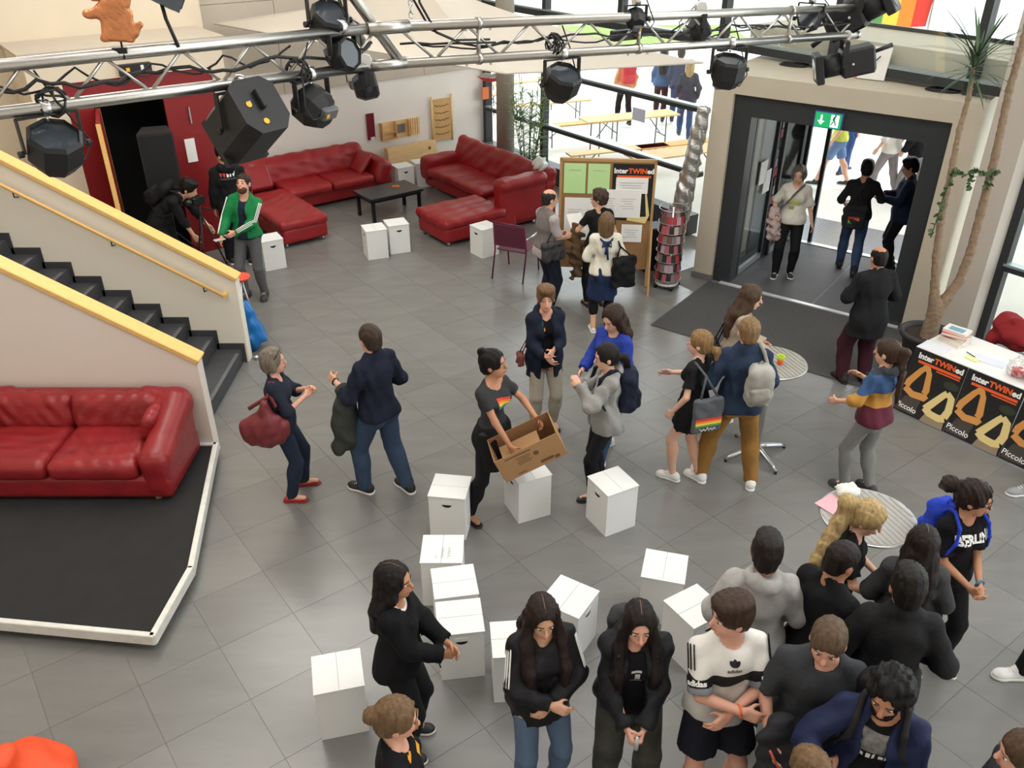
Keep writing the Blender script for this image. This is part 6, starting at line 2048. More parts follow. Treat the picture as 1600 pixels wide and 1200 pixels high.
        F.cone(self.N + self.Rc @ A_(0, 0.012, -0.012) * s, self.N + self.Rc @ A_(0, 0.03, 0.16) * s, r * s, r * 1.15 * s, 0.012, 's')
        if hood:
            F.ell(self.N + self.Rc @ A_(0, -0.055, 0.085) * s, A_(0.075, 0.05, 0.06) * s, self.Rc, 0.02, 's')
        if vneck:
            F.cone(self.N + self.Rc @ A_(0, 0.10, 0.02) * s, self.N + self.Rc @ A_(0, 0.15, -vneck) * s, 0.06 * s, 0.004 * s, 0.01, 's', flat=(self.Rc @ A_(0, 1, 0), 0.5))
        if open_front:
            for k in range(6):
                a = self.N + self.Rc @ A_(0, 0.13, -0.02 - 0.12 * k) * s
                a2 = self.N + self.Rc @ A_(0, 0.13, -0.02 - 0.12 * (k + 1)) * s
                F.rbox((a + a2) / 2, A_(open_front * (0.75 + 0.1 * k), 0.14, 0.075) * s, 0.01, self.Rc, 0.0, 's')
        F.clip(self.P0 + A_(0, 0, hem) * s, self.Rp @ A_(0, 0, -1))
        o = F.build(name, m, self.root)
        self.parts[name] = o
        return o
    def trousers(self, m, d=0.012, length=1.0, wide=1.0, name='trousers', fold=0.004, seed=2, waist=0.10):
        s, b, f = self.s, self.b, self.f
        waist = min(waist, getattr(self, 'hem', 9) + 0.05)
        F = Field(self.gvox)
        F.ell(self.P0 + self.Rp @ A_(0, -0.005, 0.0) * s, A_(0.165 if f else 0.155, 0.112, 0.125) * b + d, self.Rp, 0.03)
        for sx in (-1, 1):
            F.ell(self.P0 + self.Rp @ A_(sx * 0.075, -0.055, -0.06) * s, A_(0.082, 0.080, 0.085) * b + d, self.Rp, 0.03)
        F.ell(self.W, A_(0.120 if f else 0.136, 0.088 if f else 0.098, 0.14) * b + d * 0.5, self.Rc, 0.03)
        F.clips = []
        for hipj, kn, an, yaw, lift in self.legs:
            rk, ra = 0.058 * b + d * wide, (0.044 * s + d * wide)
            if length <= 0.5:
                t = length / 0.5
                e = hipj + (kn - hipj) * t
                F.cone(hipj, e, 0.083 * b + d, (0.083 * b + d) + (rk + 0.012 - 0.09 * b - d) * t + 0.012 * wide, 0.03, cut=True)
            else:
                F.cone(hipj, kn, 0.083 * b + d, rk, 0.03)
                t = (length - 0.5) / 0.5
                e = kn + (an + A_(0, 0, -0.03 * s) - kn) * t
                F.cone(kn, e, rk, rk + (ra - rk) * t, 0.02, cut=True)
                if wide <= 1.6:
                    cd = rotz(yaw) @ A_(0, -1, 0)
                    F.ell(kn + (an - kn) * 0.33 + cd * 0.014 * s, A_(0.05 * b + d, 0.05 * b + d, 0.11 * b), None, 0.05)
        F.folds(fold * 0.6, 0.20, seed, (1, 1, 0.8))
        F.clip(self.P0 + A_(0, 0, waist) * s, self.Rp @ A_(0, 0, 1))
        o = F.build(name, m, self.root)
        self.parts[name] = o
        return o
    def skirt(self, m, length=0.45, flare=0.05, d=0.014, name='skirt', waist=0.10, fold=0.006, seed=3):
        s, b = self.s, self.b
        F = Field(self.gvox)
        F.ell(self.P0 + self.Rp @ A_(0, -0.005, 0.0) * s, A_(0.172, 0.118, 0.13) * b + d, self.Rp, 0.04)
        for sx in (-1, 1):
            F.ell(self.P0 + self.Rp @ A_(sx * 0.075, -0.055, -0.06) * s, A_(0.082, 0.080, 0.085) * b + d, self.Rp, 0.03)
        F.ell(self.W, A_(0.128, 0.094, 0.14) * b + d * 0.5, self.Rc, 0.04)
        mid = (self.legs[0][1] + self.legs[1][1]) / 2
        dr = unit(mid - self.P0)
        F.cone(self.P0, self.P0 + dr * length * s, 0.165 * b + d, (0.17 + flare) * b, 0.04, cut=True, flat=(self.Rp @ A_(0, 1, 0), 1.25))
        F.folds(fold, 0.10, seed, (1, 1, 0.15))
        F.clip(self.P0 + A_(0, 0, waist) * s, self.Rp @ A_(0, 0, 1))
        o = F.build(name, m, self.root)
        return o
    def shoes(self, kind, rgb, sole=(232, 232, 228), nm=None):
        mu = mat('shoe_%d_%d_%d' % rgb, rgb, 0.6); ms = mat('sole_%d_%d_%d' % sole, sole, 0.7)
        for hipj, kn, an, yaw, lift in self.legs:
            pos = (an[0], an[1], an[2] - 0.085 * self.s)
            put_shoe(self.root, kind, mu, ms, pos, yaw, -R(28) if lift > 0.02 else 0.0, self.s * (0.94 if self.f else 1.03))
        return self
    # -- prints wrapped on a garment
    def print_mesh(self, garment, me, m, centre, Rf=None, name='print', off=0.003, back=False):
        """lay a flat mesh (x right, y up as seen) on the garment surface; centre in chest axes, seen from the front (+Y)"""
        Rf = self.Rc if Rf is None else Rf
        bv = bvh_of(garment)
        sg = -1 if back else 1
        n = Rf @ A_(0, sg, 0); rt = Rf @ A_(-sg, 0, 0); upv = Rf @ A_(0, 0, 1)
        self._wrap(me, bv, centre, n, rt, upv, off)
        me.materials.append(m)
        o = bpy.data.objects.new(name, me); link(o, self.root)
        return o
    def _wrap(self, me, bv, centre, n, rt, upv, off):
        for v in me.vertices:
            p = centre + rt * v.co.x + upv * v.co.y
            org = p + n * 0.35
            hit = bv.ray_cast(Vector(org), Vector(-n), 0.6)
            q = Vector(p) if hit[0] is None else hit[0]
            v.co = q + Vector(n) * (off + v.co.z)
    def sleeve_stripes(self, m, i, d, sleeve=1.0, n=3, start=0.0, w=0.0045, gap=0.016):
        """parallel stripes down the outside of one sleeve, each its own mesh"""
        S_, E_, W_ = self.arms[i]
        s, b = self.s, self.b
        am = 0.92 if self.f else 1.0
        sg = -1 if i == 0 else 1
        out = self.Rc @ A_(sg, 0.25, 0.75)
        for k in range(n):
            pts = []
            o_ = (k - (n - 1) / 2.0) * gap
            for t in np.linspace(start, sleeve, 12):
                if t <= 0.5:
                    p = S_ + (E_ - S_) * (t / 0.5); ax = unit(E_ - S_); r = 0.047 * b * am + (0.041 - 0.047) * b * am * (t / 0.5) + d * 0.95 * s
                else:
                    p = E_ + (W_ - E_) * ((t - 0.5) / 0.5); ax = unit(W_ - E_); r = 0.041 * b * am + (0.031 * s - 0.041 * b * am) * ((t - 0.5) / 0.5) + d * 0.95 * s
                oo = unit(out - ax * (out @ ax)); sdv = np.cross(ax, oo)
                a = o_ / max(r, 0.02)
                pts.append(p + (oo * math.cos(a) + sdv * math.sin(a)) * (r + 0.004))
            MB().tube(pts, w, 6).build('stripe', m, self.root)
    def world(self, p):
        M = Matrix.Translation(self.root.location) @ Matrix.Rotation(self.root.rotation_euler.z, 4, 'Z')
        return M @ Vector(p)
    def place(self, o):
        """a thing modelled in this person's axes stays a thing of its own"""
        o.location = self.root.location
        o.rotation_euler = self.root.rotation_euler
        return o
def bvh_of(o):
    me = o.data
    V = np.empty(len(me.vertices) * 3, dtype=np.float32); me.vertices.foreach_get('co', V)
    V = V.reshape(-1, 3)
    return BVHTree.FromPolygons([Vector(v) for v in V.tolist()], [tuple(p.vertices) for p in me.polygons])

# ---- bags
def backpack(P, label, rgb, rgb2, w=0.15, hgt=0.22, dep=0.085, drop=0.16, off=0.0, fold=0.006, side=0.0, straps='both', sr=0.018):
    s = P.s
    t = thing('backpack', label, 'backpack')
    P.place(t)
    Rc = P.Rc
    c = P.N + Rc @ A_(side, -0.115 - dep - off, -drop - 0.06) * s
    m1 = cloth('bag_%d_%d_%d' % rgb, rgb, 0.3, 0.75); m2 = cloth('bag_%d_%d_%d' % rgb2, rgb2, 0.3, 0.75)
    F = Field(0.018); F.rbox(c, A_(w, dep, hgt), 0.07, Rc, 0.03); F.ell(c + Rc @ A_(0, -0.01, hgt * 0.75), A_(w * 0.9, dep * 0.9, hgt * 0.4), Rc, 0.04); F.folds(fold, 0.12, 7); F.build('main_pouch', m1, t)
    F = Field(0.017); F.rbox(c + Rc @ A_(0, -dep, -hgt * 0.35), A_(w * 0.78, 0.045, hgt * 0.42), 0.035, Rc, 0.02); F.folds(fold * 0.6, 0.1, 8); F.build('front_pocket', m2, t)
    MB().tube([c + Rc @ A_(-0.03, 0.03, hgt + 0.01), c + Rc @ A_(0, 0.02, hgt + 0.045), c + Rc @ A_(0.03, 0.03, hgt + 0.01)], 0.006, 6).build('grab_loop', m2, t)
    gar = P.parts.get('outer')
    for i, sx in enumerate((-1, 1)):
        if straps == 'left' and sx > 0 or straps == 'right' and sx < 0: continue
        S_ = (P.SL, P.SR)[i]
        a = c + Rc @ A_(sx * 0.07, dep * 0.8, hgt * 0.85)
        sh = P.N + Rc @ A_(sx * 0.105, 0.0, 0.045) * s
        fr = P.C + Rc @ A_(sx * (0.125 if sr > 0.015 else 0.145), 0.12, 0.05) * s
        un_ = P.W + Rc @ A_(sx * 0.165, 0.03, 0.02) * s
        lo = c + Rc @ A_(sx * w * 0.8, dep * 0.6, -hgt * 0.8)
        pts = [a, (a + sh) / 2 + A_(0, 0, 0.03) * s, sh, (sh + fr) / 2 + Rc @ A_(0, 0.035, 0.02) * s, fr, (fr + un_) / 2 + Rc @ A_(sx * 0.03, 0.02, 0) * s, un_, lo]
        F = Field(0.011)
        for k in range(len(pts) - 1):
            F.cone(pts[k], pts[k + 1], sr if k < 5 else 0.010, sr if k < 4 else 0.010, 0.01, flat=None)
        F.build('shoulder_strap', m2, t)
    return t
def shoulder_bag(P, label, rgb, centre, half, strap_from, cat='bag', name='shoulder_bag', R_=None, fold=0.008, rr=0.05, strap_r=0.010, strap2=None, seed=5, m=None, soft=False):
    """bag whose strap goes over a shoulder point; centre and points in the person's axes"""
    t = thing(name, label, cat)
    P.place(t)
    m = m or cloth('bag_%d_%d_%d' % rgb, rgb, 0.3, 0.7)
    c = np.asarray(centre, float)
    Rm = P.Rp if R_ is None else R_
    F = Field(0.016)
    if soft:
        F.ell(c + Rm @ A_(0, -0.01, -0.05), A_(half[0] * 1.15, half[1] * 1.12, half[2] * 0.95), Rm, 0.03); F.cone(c, c + Rm @ A_(0, 0.03, half[2] + 0.03), half[0] * 0.8, half[0] * 0.5, 0.08)
    else:
        F.rbox(c, A_(*half), min(rr, min(half) * 0.9), Rm, 0.03)
    F.folds(fold, 0.13, seed); F.build('pouch', m, t)
    for dy in ((-0.6, 0.6)):
        a = c + Rm @ A_(0, dy * half[1] if half[1] > half[0] else 0, half[2]) + Rm @ A_(dy * half[0] if half[0] >= half[1] else 0, 0, -0.01)
        pts = [a] + [np.asarray(q, float) + Rm @ A_(0, dy * 0.02, 0) for q in strap_from]
        MB().tube(pts, strap_r, 6).build('strap', m, t)
    return t

def quad_grid(x0, x1, y0, y1, nx=8, ny=2, shear=0.0):
    vs = [(x0 + (x1 - x0) * i / nx, y0 + (y1 - y0) * j / ny + shear * i / nx, 0) for j in range(ny + 1) for i in range(nx + 1)]
    fs = [(j * (nx + 1) + i, j * (nx + 1) + i + 1, (j + 1) * (nx + 1) + i + 1, (j + 1) * (nx + 1) + i) for j in range(ny) for i in range(nx)]
    return MB().add(vs, fs).mesh('print')
RAINBOW = [(220, 60, 50), (240, 140, 50), (240, 210, 70), (90, 160, 80), (60, 110, 180)]
# ------------------------------------------------------------------ the people
NAVY = cloth('navy_fabric', (36, 42, 60)); BLACK = cloth('black_fabric', (28, 28, 30)); CHAR = cloth('charcoal_fabric', (52, 53, 56))
BLACK2 = cloth('black_knit', (24, 24, 27), 0.4, 0.95, 160); JEANS = cloth('blue_denim', (62, 84, 118), 0.35); JEANS_D = cloth('dark_denim', (40, 48, 66), 0.35)
WHITEF = cloth('white_cotton', (226, 222, 214)); GREYH = cloth('grey_melange', (150, 149, 146), 0.45, 0.95, 200); M_STRIPE = mat('stripe_white', (236, 236, 234), 0.8)
NEAR = dict(vox=0.0096, gvox=0.0148); MID = dict(vox=0.0118, gvox=0.0168); FAR = dict(vox=0.0155, gvox=0.021); OUT = dict(vox=0.020, gvox=0.025)

# ---- by the red door
P = Person('person in black bending over a tripod before the red door, black rucksack on the back', (-4.94, 11.82), 92, 1.8, 'm', 'light', lean=56, head=(0, 10, 0), hip=(0, -0.12),
           feet=((-0.14, -0.10, -5), (0.14, 0.12, 5)), armL=(-0.12, 0.30, -0.42), armR=(0.10, 0.22, -0.62), **FAR)
P.hair('short', (34, 28, 26), 'near_black'); P.parts['outer'] = P.top(BLACK, 0.72, 0.02, -0.06, 'sweater'); P.trousers(BLACK); P.shoes('sneaker', (34, 34, 36), (40, 40, 40))
backpack(P, 'black rucksack on the bending person', (26, 26, 28), (32, 32, 34))
P = Person('person in a black hooded sweater with a small red and white back print', (-4.22, 12.52), -22, 1.84, 'm', 'light', head=(-45, 0, 0), feet=((-0.13, 0.05, -10), (0.14, -0.05, 10)), **FAR)
P.hair('short', (40, 32, 28), 'near_black'); g = P.top(BLACK, 1.0, 0.035, -0.10, 'hoodie', hood=True); P.trousers(BLACK, 0.02, wide=1.8); P.shoes('sneaker', (34, 34, 36))
c = P.C + P.Rc @ A_(0.0, 0, 0.10)
M_PRED = mat('print_red', (214, 70, 60), 0.8)
for x, col, pts in ((-0.095, M_PRED, [(-0.022, 0.03, 0), (0.022, 0.03, 0), (0.0, -0.03, 0)]), (-0.05, M_PRED, [(-0.022, 0.03, 0), (0.022, 0.03, 0), (0.0, -0.03, 0)]),
                    (0.0, M_STRIPE, [(-0.016, -0.025, 0), (0.014, -0.02, 0), (0.016, 0.01, 0), (-0.014, 0.03, 0)]), (0.038, M_STRIPE, [(-0.01, -0.022, 0), (0.01, -0.018, 0), (0.012, 0.02, 0), (-0.008, 0.018, 0)]),
                    (0.085, M_STRIPE, [(-0.022, 0.012, 0), (0.0, -0.025, 0), (0.026, 0.055, 0), (0.0, 0.022, 0)])):
    P.print_mesh(g, MB().add(pts, [tuple(range(len(pts)))]).mesh('print'), col, c + P.Rc @ A_(x, 0, 0), name='back_print', back=True, off=0.005)
P.print_mesh(g, quad_grid(-0.11, 0.11, -0.055, -0.045, 10, 1), mat('print_grey', (110, 110, 112), 0.8), c, name='back_print', back=True)
P = Person('bearded man in a green track jacket with white sleeve stripes, looking up', (-3.66, 11.27), 188, 1.80, 'm', 'rosy', side=-6, head=(0, -18, 0), feet=((-0.12, 0.0, -12), (0.13, 0.06, 10)),
           armL=(0.07, 0.27, -0.34, -0.9, -0.3, -0.4), armR=(0.26, 0.27, -0.40), **FAR)
P.face_details((70, 48, 34), beard=(124, 86, 62)); P.hair('crew', (74, 56, 44), 'dark_brown'); P.top(NAVY, 0.4, 0.012, -0.06, 'shirt', fold=0.003)
P.top(cloth('green_tricot', (24, 122, 68), 0.15, 0.6), 1.0, 0.026, -0.03, 'track_jacket', open_front=0.055, collar=True); P.hem = -0.05
for i in (0, 1): P.sleeve_stripes(M_STRIPE, i, 0.028, 0.97, w=0.0055, gap=0.02)
P.trousers(cloth('grey_jeans', (92, 92, 94)), 0.012); P.shoes('sneaker', (52, 48, 46), (60, 56, 54))
pc = P.world(P.parts['palm'][1][0] + A_(0.0, 0.05, 0.02))
tag(Bx('phone', pc, (0.15, 0.08, 0.012), mat('phone_silver', (190, 186, 180), 0.3), None, R(40), 0.003), 'small silver device in the hands of the man in green', 'phone')

# ---- at the notice board
P = Person('balding man in a lilac grey shirt reading the notice board', (0.47, 10.84), 62, 1.72, 'm', 'light', build=1.05, head=(5, 5, 0), armL=(-0.06, 0.26, -0.30), armR=(0.06, 0.26, -0.32), feet=((-0.11, 0.02, -6), (0.11, -0.02, 8)), **FAR)
P.face_details((70, 60, 54)); P.hair('bald', (62, 54, 50), 'grey_brown'); P.top(cloth('lilac_shirt', (176, 166, 168)), 0.46, 0.02, -0.12, 'shirt'); P.trousers(cloth('night_blue', (34, 38, 54)), 0.014, wide=1.5); P.shoes('boot', (40, 36, 34), (30, 30, 30))
P.top(cloth('grey_vest', (120, 112, 110)), 0.1, 0.028, 0.02, 'vest', open_front=0.10, arms=False)
shoulder_bag(P, 'dark grey messenger bag on the hip of the balding man', (66, 64, 66), P.P0 + A_(0.20, -0.02, 0.02), (0.055, 0.17, 0.14), [P.C + A_(0.16, 0.02, 0.0), P.SR + A_(-0.03, 0, 0.075)], name='messenger_bag')
P = Person('curly haired woman in a black top at the notice board, paper in hand', (1.16, 10.98), -12, 1.68, 'f', 'light', head=(-62, 0, 0), armL=(-0.22, 0.28, -0.26), armR=(0.2, 0.12, -0.45), **FAR)
P.face_details(); P.hair('curly', (92, 72, 58), 'ash_brown', vol=1.0); P.top(BLACK, 0.32, 0.014, -0.04, 'top'); P.trousers(BLACK, 0.012); P.shoes('flat', (40, 36, 36), (30, 30, 30))
pp = P.world(P.parts['palm'][0][0] + A_(0.0, 0.06, 0.03))
tag(MB().box((0, 0, 0), (0.22, 0.29, 0.003), M=Matrix.Rotation(R(38), 4, 'X')).build('paper_sheet', M_PAPER, None, pp, R(20)), 'white printed sheet held by the woman in the black top', 'paper')
f = Field(0.018); f.cone((0, 0, 0), (0, -0.06, -0.30), 0.075, 0.10, 0.03, flat=((0, 1, 0), 1.6)); f.cone((0, -0.06, -0.3), (0.02, -0.06, -0.62), 0.10, 0.07, 0.03, flat=((0, 1, 0), 1.6)); f.folds(0.014, 0.12, 4)
jk = tag(f.build('draped_jacket', cloth('brown_jacket', (104, 82, 58))), 'brown jacket draped over the arm of the woman in the black top', 'jacket')
jk.location = P.world(P.arms[0][1] * 0.35 + P.arms[0][2] * 0.65 + A_(-0.01, 0, -0.03))
P = Person('woman in a white blouse with a navy bow at the back and a navy skirt', (1.17, 10.14), -2, 1.65, 'f', 'fair', armL=(-0.16, 0.22, -0.34), armR=(0.22, 0.10, -0.46), feet=((-0.10, 0.05, -4), (0.09, -0.08, 6)), **FAR)
P.hair('bob', (150, 118, 84), 'dark_blonde', 0.13); g = P.top(cloth('cream_blouse', (222, 216, 200)), 0.88, 0.026, -0.03, 'blouse', neck=1.25, fold=0.008); P.skirt(cloth('navy_skirt', (38, 52, 84)), 0.40, 0.04); P.trousers(BLACK, 0.006, 0.78, name='leggings'); P.shoes('flat', (216, 206, 196))
bw = cloth('navy_ribbon', (40, 54, 92))
b0 = P.N + A_(0, -0.125, -0.10)
MB().tube([b0, b0 + A_(-0.05, -0.01, 0.03), b0 + A_(-0.055, -0.01, -0.02), b0], 0.013, 6).tube([b0, b0 + A_(0.05, -0.01, 0.03), b0 + A_(0.055, -0.01, -0.02), b0], 0.013, 6).tube([b0, b0 + A_(-0.015, -0.015, -0.12)], 0.013, 6).tube([b0, b0 + A_(0.02, -0.015, -0.19)], 0.013, 6).build('bow', bw, P.root)
MB().tube([P.N + A_(0.085 * math.cos(a), -0.02 + 0.10 * math.sin(a), -0.02 - 0.05 * math.sin(-a)) for a in np.linspace(math.pi, 2 * math.pi, 9)], 0.013, 6).build('ribbon_collar', bw, P.root)
shoulder_bag(P, 'large black tote bag on the right shoulder of the woman in the white blouse', (22, 22, 24), P.P0 + A_(0.23, -0.10, 0.02), (0.16, 0.05, 0.21), [P.C + A_(0.17, -0.09, 0.05), P.SR + A_(-0.02, 0, 0.07)], name='tote_bag', R_=rotz(R(15)))

# ---- in the doorway
P = Person('grey haired woman in a white printed shirt walking in through the door', (4.09, 12.04), 196, 1.69, 'f', 'fair', build=1.08, head=(10, 8, 0), armL=(-0.30, 0.02, -0.50), armR=(0.24, 0.16, -0.36), feet=((-0.11, -0.02, -8), (0.11, 0.06, 10)), **FAR)
P.face_details((120, 110, 104)); P.hair('bob', (150, 142, 132), 'grey', 0.03, 1.4, curl=0.005); g = P.top(cloth('white_tee', (222, 218, 206)), 0.46, 0.024, -0.06, 'tee', vneck=0.06); P.trousers(BLACK, 0.012); P.shoes('sneaker', (34, 34, 36))
P.print_mesh(g, quad_grid(-0.08, 0.08, -0.06, 0.05, 6, 4), mat('print_lime', (196, 204, 140), 0.8), P.C + A_(0, 0, -0.03), name='shirt_print')
P.print_mesh(g, quad_grid(-0.07, 0.0, -0.12, -0.07, 4, 2), mat('print_moss', (150, 156, 104), 0.8), P.C + A_(0, 0, -0.03), name='shirt_print')
shoulder_bag(P, 'grey handbag with a brown strap across the woman in the doorway', (96, 96, 96), P.P0 + A_(0.24, 0.08, -0.02), (0.07, 0.12, 0.13), [P.W + A_(0.14, 0.14, 0.1), P.C + A_(0.0, 0.16, 0.12), P.SL + A_(0.04, 0.02, 0.08)], name='handbag', strap_r=0.012)
f = Field(0.018); f.cone((0, 0, 0), (0.04, 0.0, -0.34), 0.07, 0.10, 0.03); f.folds(0.014, 0.10, 6)
sc = tag(f.build('scarf', cloth('pale_pink_knit', (186, 166, 160))), 'pale pink cardigan over the arm of the woman in the doorway', 'cardigan'); sc.location = P.world(P.arms[1][2] + A_(0.03, 0.0, 0.04))
P = Person('person in a black top and jeans walking out through the door', (5.10, 12.18), 18, 1.72, 'm', 'light', head=(0, 6, 0), armL=(-0.20, 0.20, -0.36), armR=(0.20, 0.30, -0.24), feet=((-0.10, 0.16, -4), (0.10, -0.16, 6)), **FAR)
P.hair('short', (32, 28, 28), 'near_black'); P.top(cloth('charcoal_top', (42, 42, 44)), 0.6, 0.018, -0.06, 'top'); P.trousers(JEANS, 0.014); P.shoes('boot', (40, 38, 40), (30, 30, 32))
t = shoulder_bag(P, 'dark cloth bag with a rainbow strip on the person walking out', (44, 44, 48), P.P0 + A_(-0.06, -0.22, 0.02), (0.16, 0.045, 0.17), [P.C + A_(-0.05, -0.14, 0.05), P.SR + A_(-0.05, -0.02, 0.07)], name='cloth_bag')
for k, c in enumerate(RAINBOW[:4]):
    Bx('rainbow_stripe', P.P0 + A_(-0.05, -0.268, 0.02 - 0.025 * k), (0.17, 0.006, 0.024), mat('rainbow_%d' % k, c, 0.8), t)
P = Person('person in a dark navy jacket at the right side of the outer door', (5.80, 12.30), -70, 1.72, 'm', 'light', head=(0, 14, 0), armL=(-0.08, 0.30, -0.26), armR=(0.08, 0.30, -0.24), **FAR)
P.hair('short', (30, 28, 28), 'near_black'); P.top(cloth('dark_navy', (36, 44, 66)), 1.0, 0.03, -0.16, 'jacket', collar=True); P.trousers(BLACK, 0.014); P.shoes('boot', (36, 36, 38), (30, 30, 32))
P = Person('balding man in a long black coat and maroon trousers near the entrance', (4.06, 8.82), -8, 1.70, 'm', 'tan', build=1.12, lean=4, head=(0, 8, 0), armL=(-0.14, 0.24, -0.26, -0.7, -0.4, -0.8), armR=(0.16, 0.22, -0.28, 0.7, -0.4, -0.8), feet=((-0.13, 0.05, -8), (0.12, -0.02, 8)), **MID)
P.hair('bald', (30, 27, 26), 'near_black'); P.top(cloth('black_wool', (30, 30, 32), 0.3), 1.0, 0.03, -0.26, 'coat', collar=True, flare=0.03); P.hem = -0.2; P.trousers(cloth('maroon_cloth', (62, 30, 40)), 0.016, wide=1.9); P.shoes('boot', (34, 30, 30), (28, 28, 28))

# ---- middle of the hall
P = Person('smiling woman in a navy jacket with clasped hands', (0.34, 7.86), 168, 1.67, 'f', 'rosy', head=(8, -6, 0), armL=(-0.02, 0.26, -0.27), armR=(0.04, 0.27, -0.33), **MID)
P.face_details((110, 84, 60)); P.hair('short', (150, 112, 76), 'light_brown', vol=1.25); g = P.top(BLACK2, 0.4, 0.012, -0.10, 'shirt', vneck=0.10, neck=1.15, fold=0.003)
P.print_mesh(g, quad_grid(-0.10, -0.03, -0.03, 0.0, 4, 2), mat('print_orange', (220, 140, 50), 0.8), P.C + A_(0, 0, 0.06), name='shirt_print'); P.print_mesh(g, quad_grid(-0.10, -0.045, 0.015, 0.06, 4, 2), mat('print_teal', (60, 140, 120), 0.8), P.C + A_(0, 0, 0.06), name='shirt_print')
P.top(cloth('navy_jacket', (32, 38, 54)), 0.96, 0.032, -0.22, 'jacket', open_front=0.06, hood=True, flare=0.02); P.hem = -0.2; P.trousers(cloth('beige_chino', (172, 164, 148)), 0.014); P.shoes('flat', (90, 80, 74), (40, 40, 40))
t = shoulder_bag(P, 'small brown and red handbag beside the smiling woman', (110, 62, 54), P.P0 + A_(0.27, 0.05, 0.02), (0.035, 0.075, 0.06), [P.W + A_(0.19, 0.04, 0.12), P.SR + A_(-0.03, 0.0, 0.075)], name='handbag', rr=0.025, strap_r=0.006)
P = Person('girl with long brown hair in a bright blue jacket looking down', (0.98, 7.32), -128, 1.74, 'f', 'fair', head=(-6, 22, 0), armL=(-0.16, 0.26, -0.32), armR=(0.16, 0.24, -0.33), feet=((-0.12, 0.22, -10), (0.12, -0.12, 10)), **MID)
P.face_details((80, 58, 44)); P.hair('long', (74, 52, 40), 'chestnut', 0.46); P.top(cloth('royal_blue', (44, 66, 158), 0.25, 0.8), 1.0, 0.03, -0.10, 'jacket', collar=True); P.trousers(JEANS, 0.012); P.shoes('sneaker', (228, 226, 220))
P = Person('girl in a grey hoodie with both hands at her mouth', (0.86, 6.70), -98, 1.64, 'f', 'fair', head=(0, 10, 0), armL=(-0.05, 0.29, -0.03, -0.7, -0.1, -0.8), armR=(0.05, 0.28, -0.06, 0.7, -0.1, -0.8), feet=((-0.11, 0.10, -8), (0.10, -0.06, 8)), handL=dict(curl=1.0), handR=dict(curl=1.0), **MID)
P.face_details((50, 38, 32)); P.hair('lowpony', (42, 32, 30), 'black_brown', 0.12); P.top(CHAR, 0.4, 0.012, -0.05, 'shirt', fold=0.003); P.parts['outer'] = P.top(GREYH, 0.98, 0.036, -0.12, 'hoodie', open_front=0.035, hood=True, fold=0.009); P.trousers(BLACK, 0.008, name='leggings'); P.shoes('boot', (52, 52, 54), (40, 40, 40))
backpack(P, 'dark navy rucksack on the girl in the grey hoodie', (30, 36, 54), (26, 30, 46), 0.145, 0.21, 0.08)
P = Person('woman with a black bun carrying a brown carton, rainbow on her shirt', (-0.17, 6.38), 128, 1.75, 'f', 'tan', head=(-24, -4, 0), armL=(-0.20, 0.34, -0.30, -0.9, -0.2, -0.6), armR=(0.14, 0.34, -0.46, 0.9, -0.5, -0.4), feet=((-0.24, 0.14, -6), (0.22, -0.12, 12)), handL=dict(curl=0.9), handR=dict(curl=0.9), **MID)
P.face_details((34, 26, 24), (186, 92, 84)); P.hair('bun', (24, 21, 22), 'black', 0.3, 1.0); g = P.top(cloth('anthracite_tee', (58, 58, 60)), 0.30, 0.012, 0.03, 'tee', neck=1.25)
for k, c in enumerate(RAINBOW):
    P.print_mesh(g, quad_grid(-0.075, 0.075, 0.05 - 0.022 * k, 0.071 - 0.022 * k, 6, 1, -0.03), mat('rainbow_%d' % k, c, 0.8), P.C + A_(0, 0, 0.0), name='rainbow_print')
P.skirt(BLACK, 0.33, 0.03); P.trousers(cloth('black_tights', (26, 26, 28)), 0.004, name='tights'); P.shoes('flat', (50, 48, 50), (36, 36, 36))
# the carton she holds: open towards her, tilted
cb = thing('cardboard_carton', 'open brown cardboard carton tilted in the arms of the woman with the bun', 'carton')
M_KRAFT = mat('kraft_board', (170, 130, 88), 0.85, var=0.05, vscale=5); M_KRAFT2 = mat('kraft_inside', (150, 112, 76), 0.85); M_KINK = mat('kraft_print', (104, 78, 54), 0.85)
cx, cy, cz = 0.58, 0.30, 0.27
w = 0.006
MB().box((0, -cy / 2, 0), (cx, w, cz)).build('front_wall', M_KRAFT, cb); MB().box((0, cy / 2, 0), (cx, w, cz)).build('back_wall', M_KRAFT2, cb)
for sx in (-1, 1): MB().box((sx * cx / 2, 0, 0), (w, cy, cz)).build('end_wall', M_KRAFT, cb)
MB().box((0, 0, -cz / 2), (cx, cy, w)).build('bottom', M_KRAFT2, cb)
MB().box((-0.05, 0.0, 0.02), (0.36, 0.20, 0.02), M=Matrix.Rotation(R(8), 4, 'X')).build('inner_flap', M_KRAFT, cb)
pl_ = MB()
for k in range(5): pl_.box((-0.06 + 0.01 * (k % 2), -cy / 2 - 0.004, 0.06 - 0.018 * k), (0.14 - 0.02 * (k % 3), 0.001, 0.006))
pl_.build('text_lines', M_KINK, cb)
for _c, _s in (((-0.09, 0.10), (0.24, 0.012)), ((0.21, -0.10), (0.045, 0.035)), ((-0.12, -0.105), (0.08, 0.010))):
    MB().box((_c[0], -cy / 2 - 0.004, _c[1]), (_s[0], 0.001, _s[1])).build('print_block', M_KINK, cb)
MB().lathe([(0.025, 0), (0.025, 0.001)], (0.06, -cy / 2 - 0.003, 0.035), 14, Matrix.Rotation(R(90), 4, 'X')).build('print_stamp', M_KINK, cb)
MB().box((0.12, -cy / 2 - 0.004, -0.085), (0.12, 0.001, 0.03)).build('print_block', M_KINK, cb)
cb.location = (0.13, 6.12, 0.93)
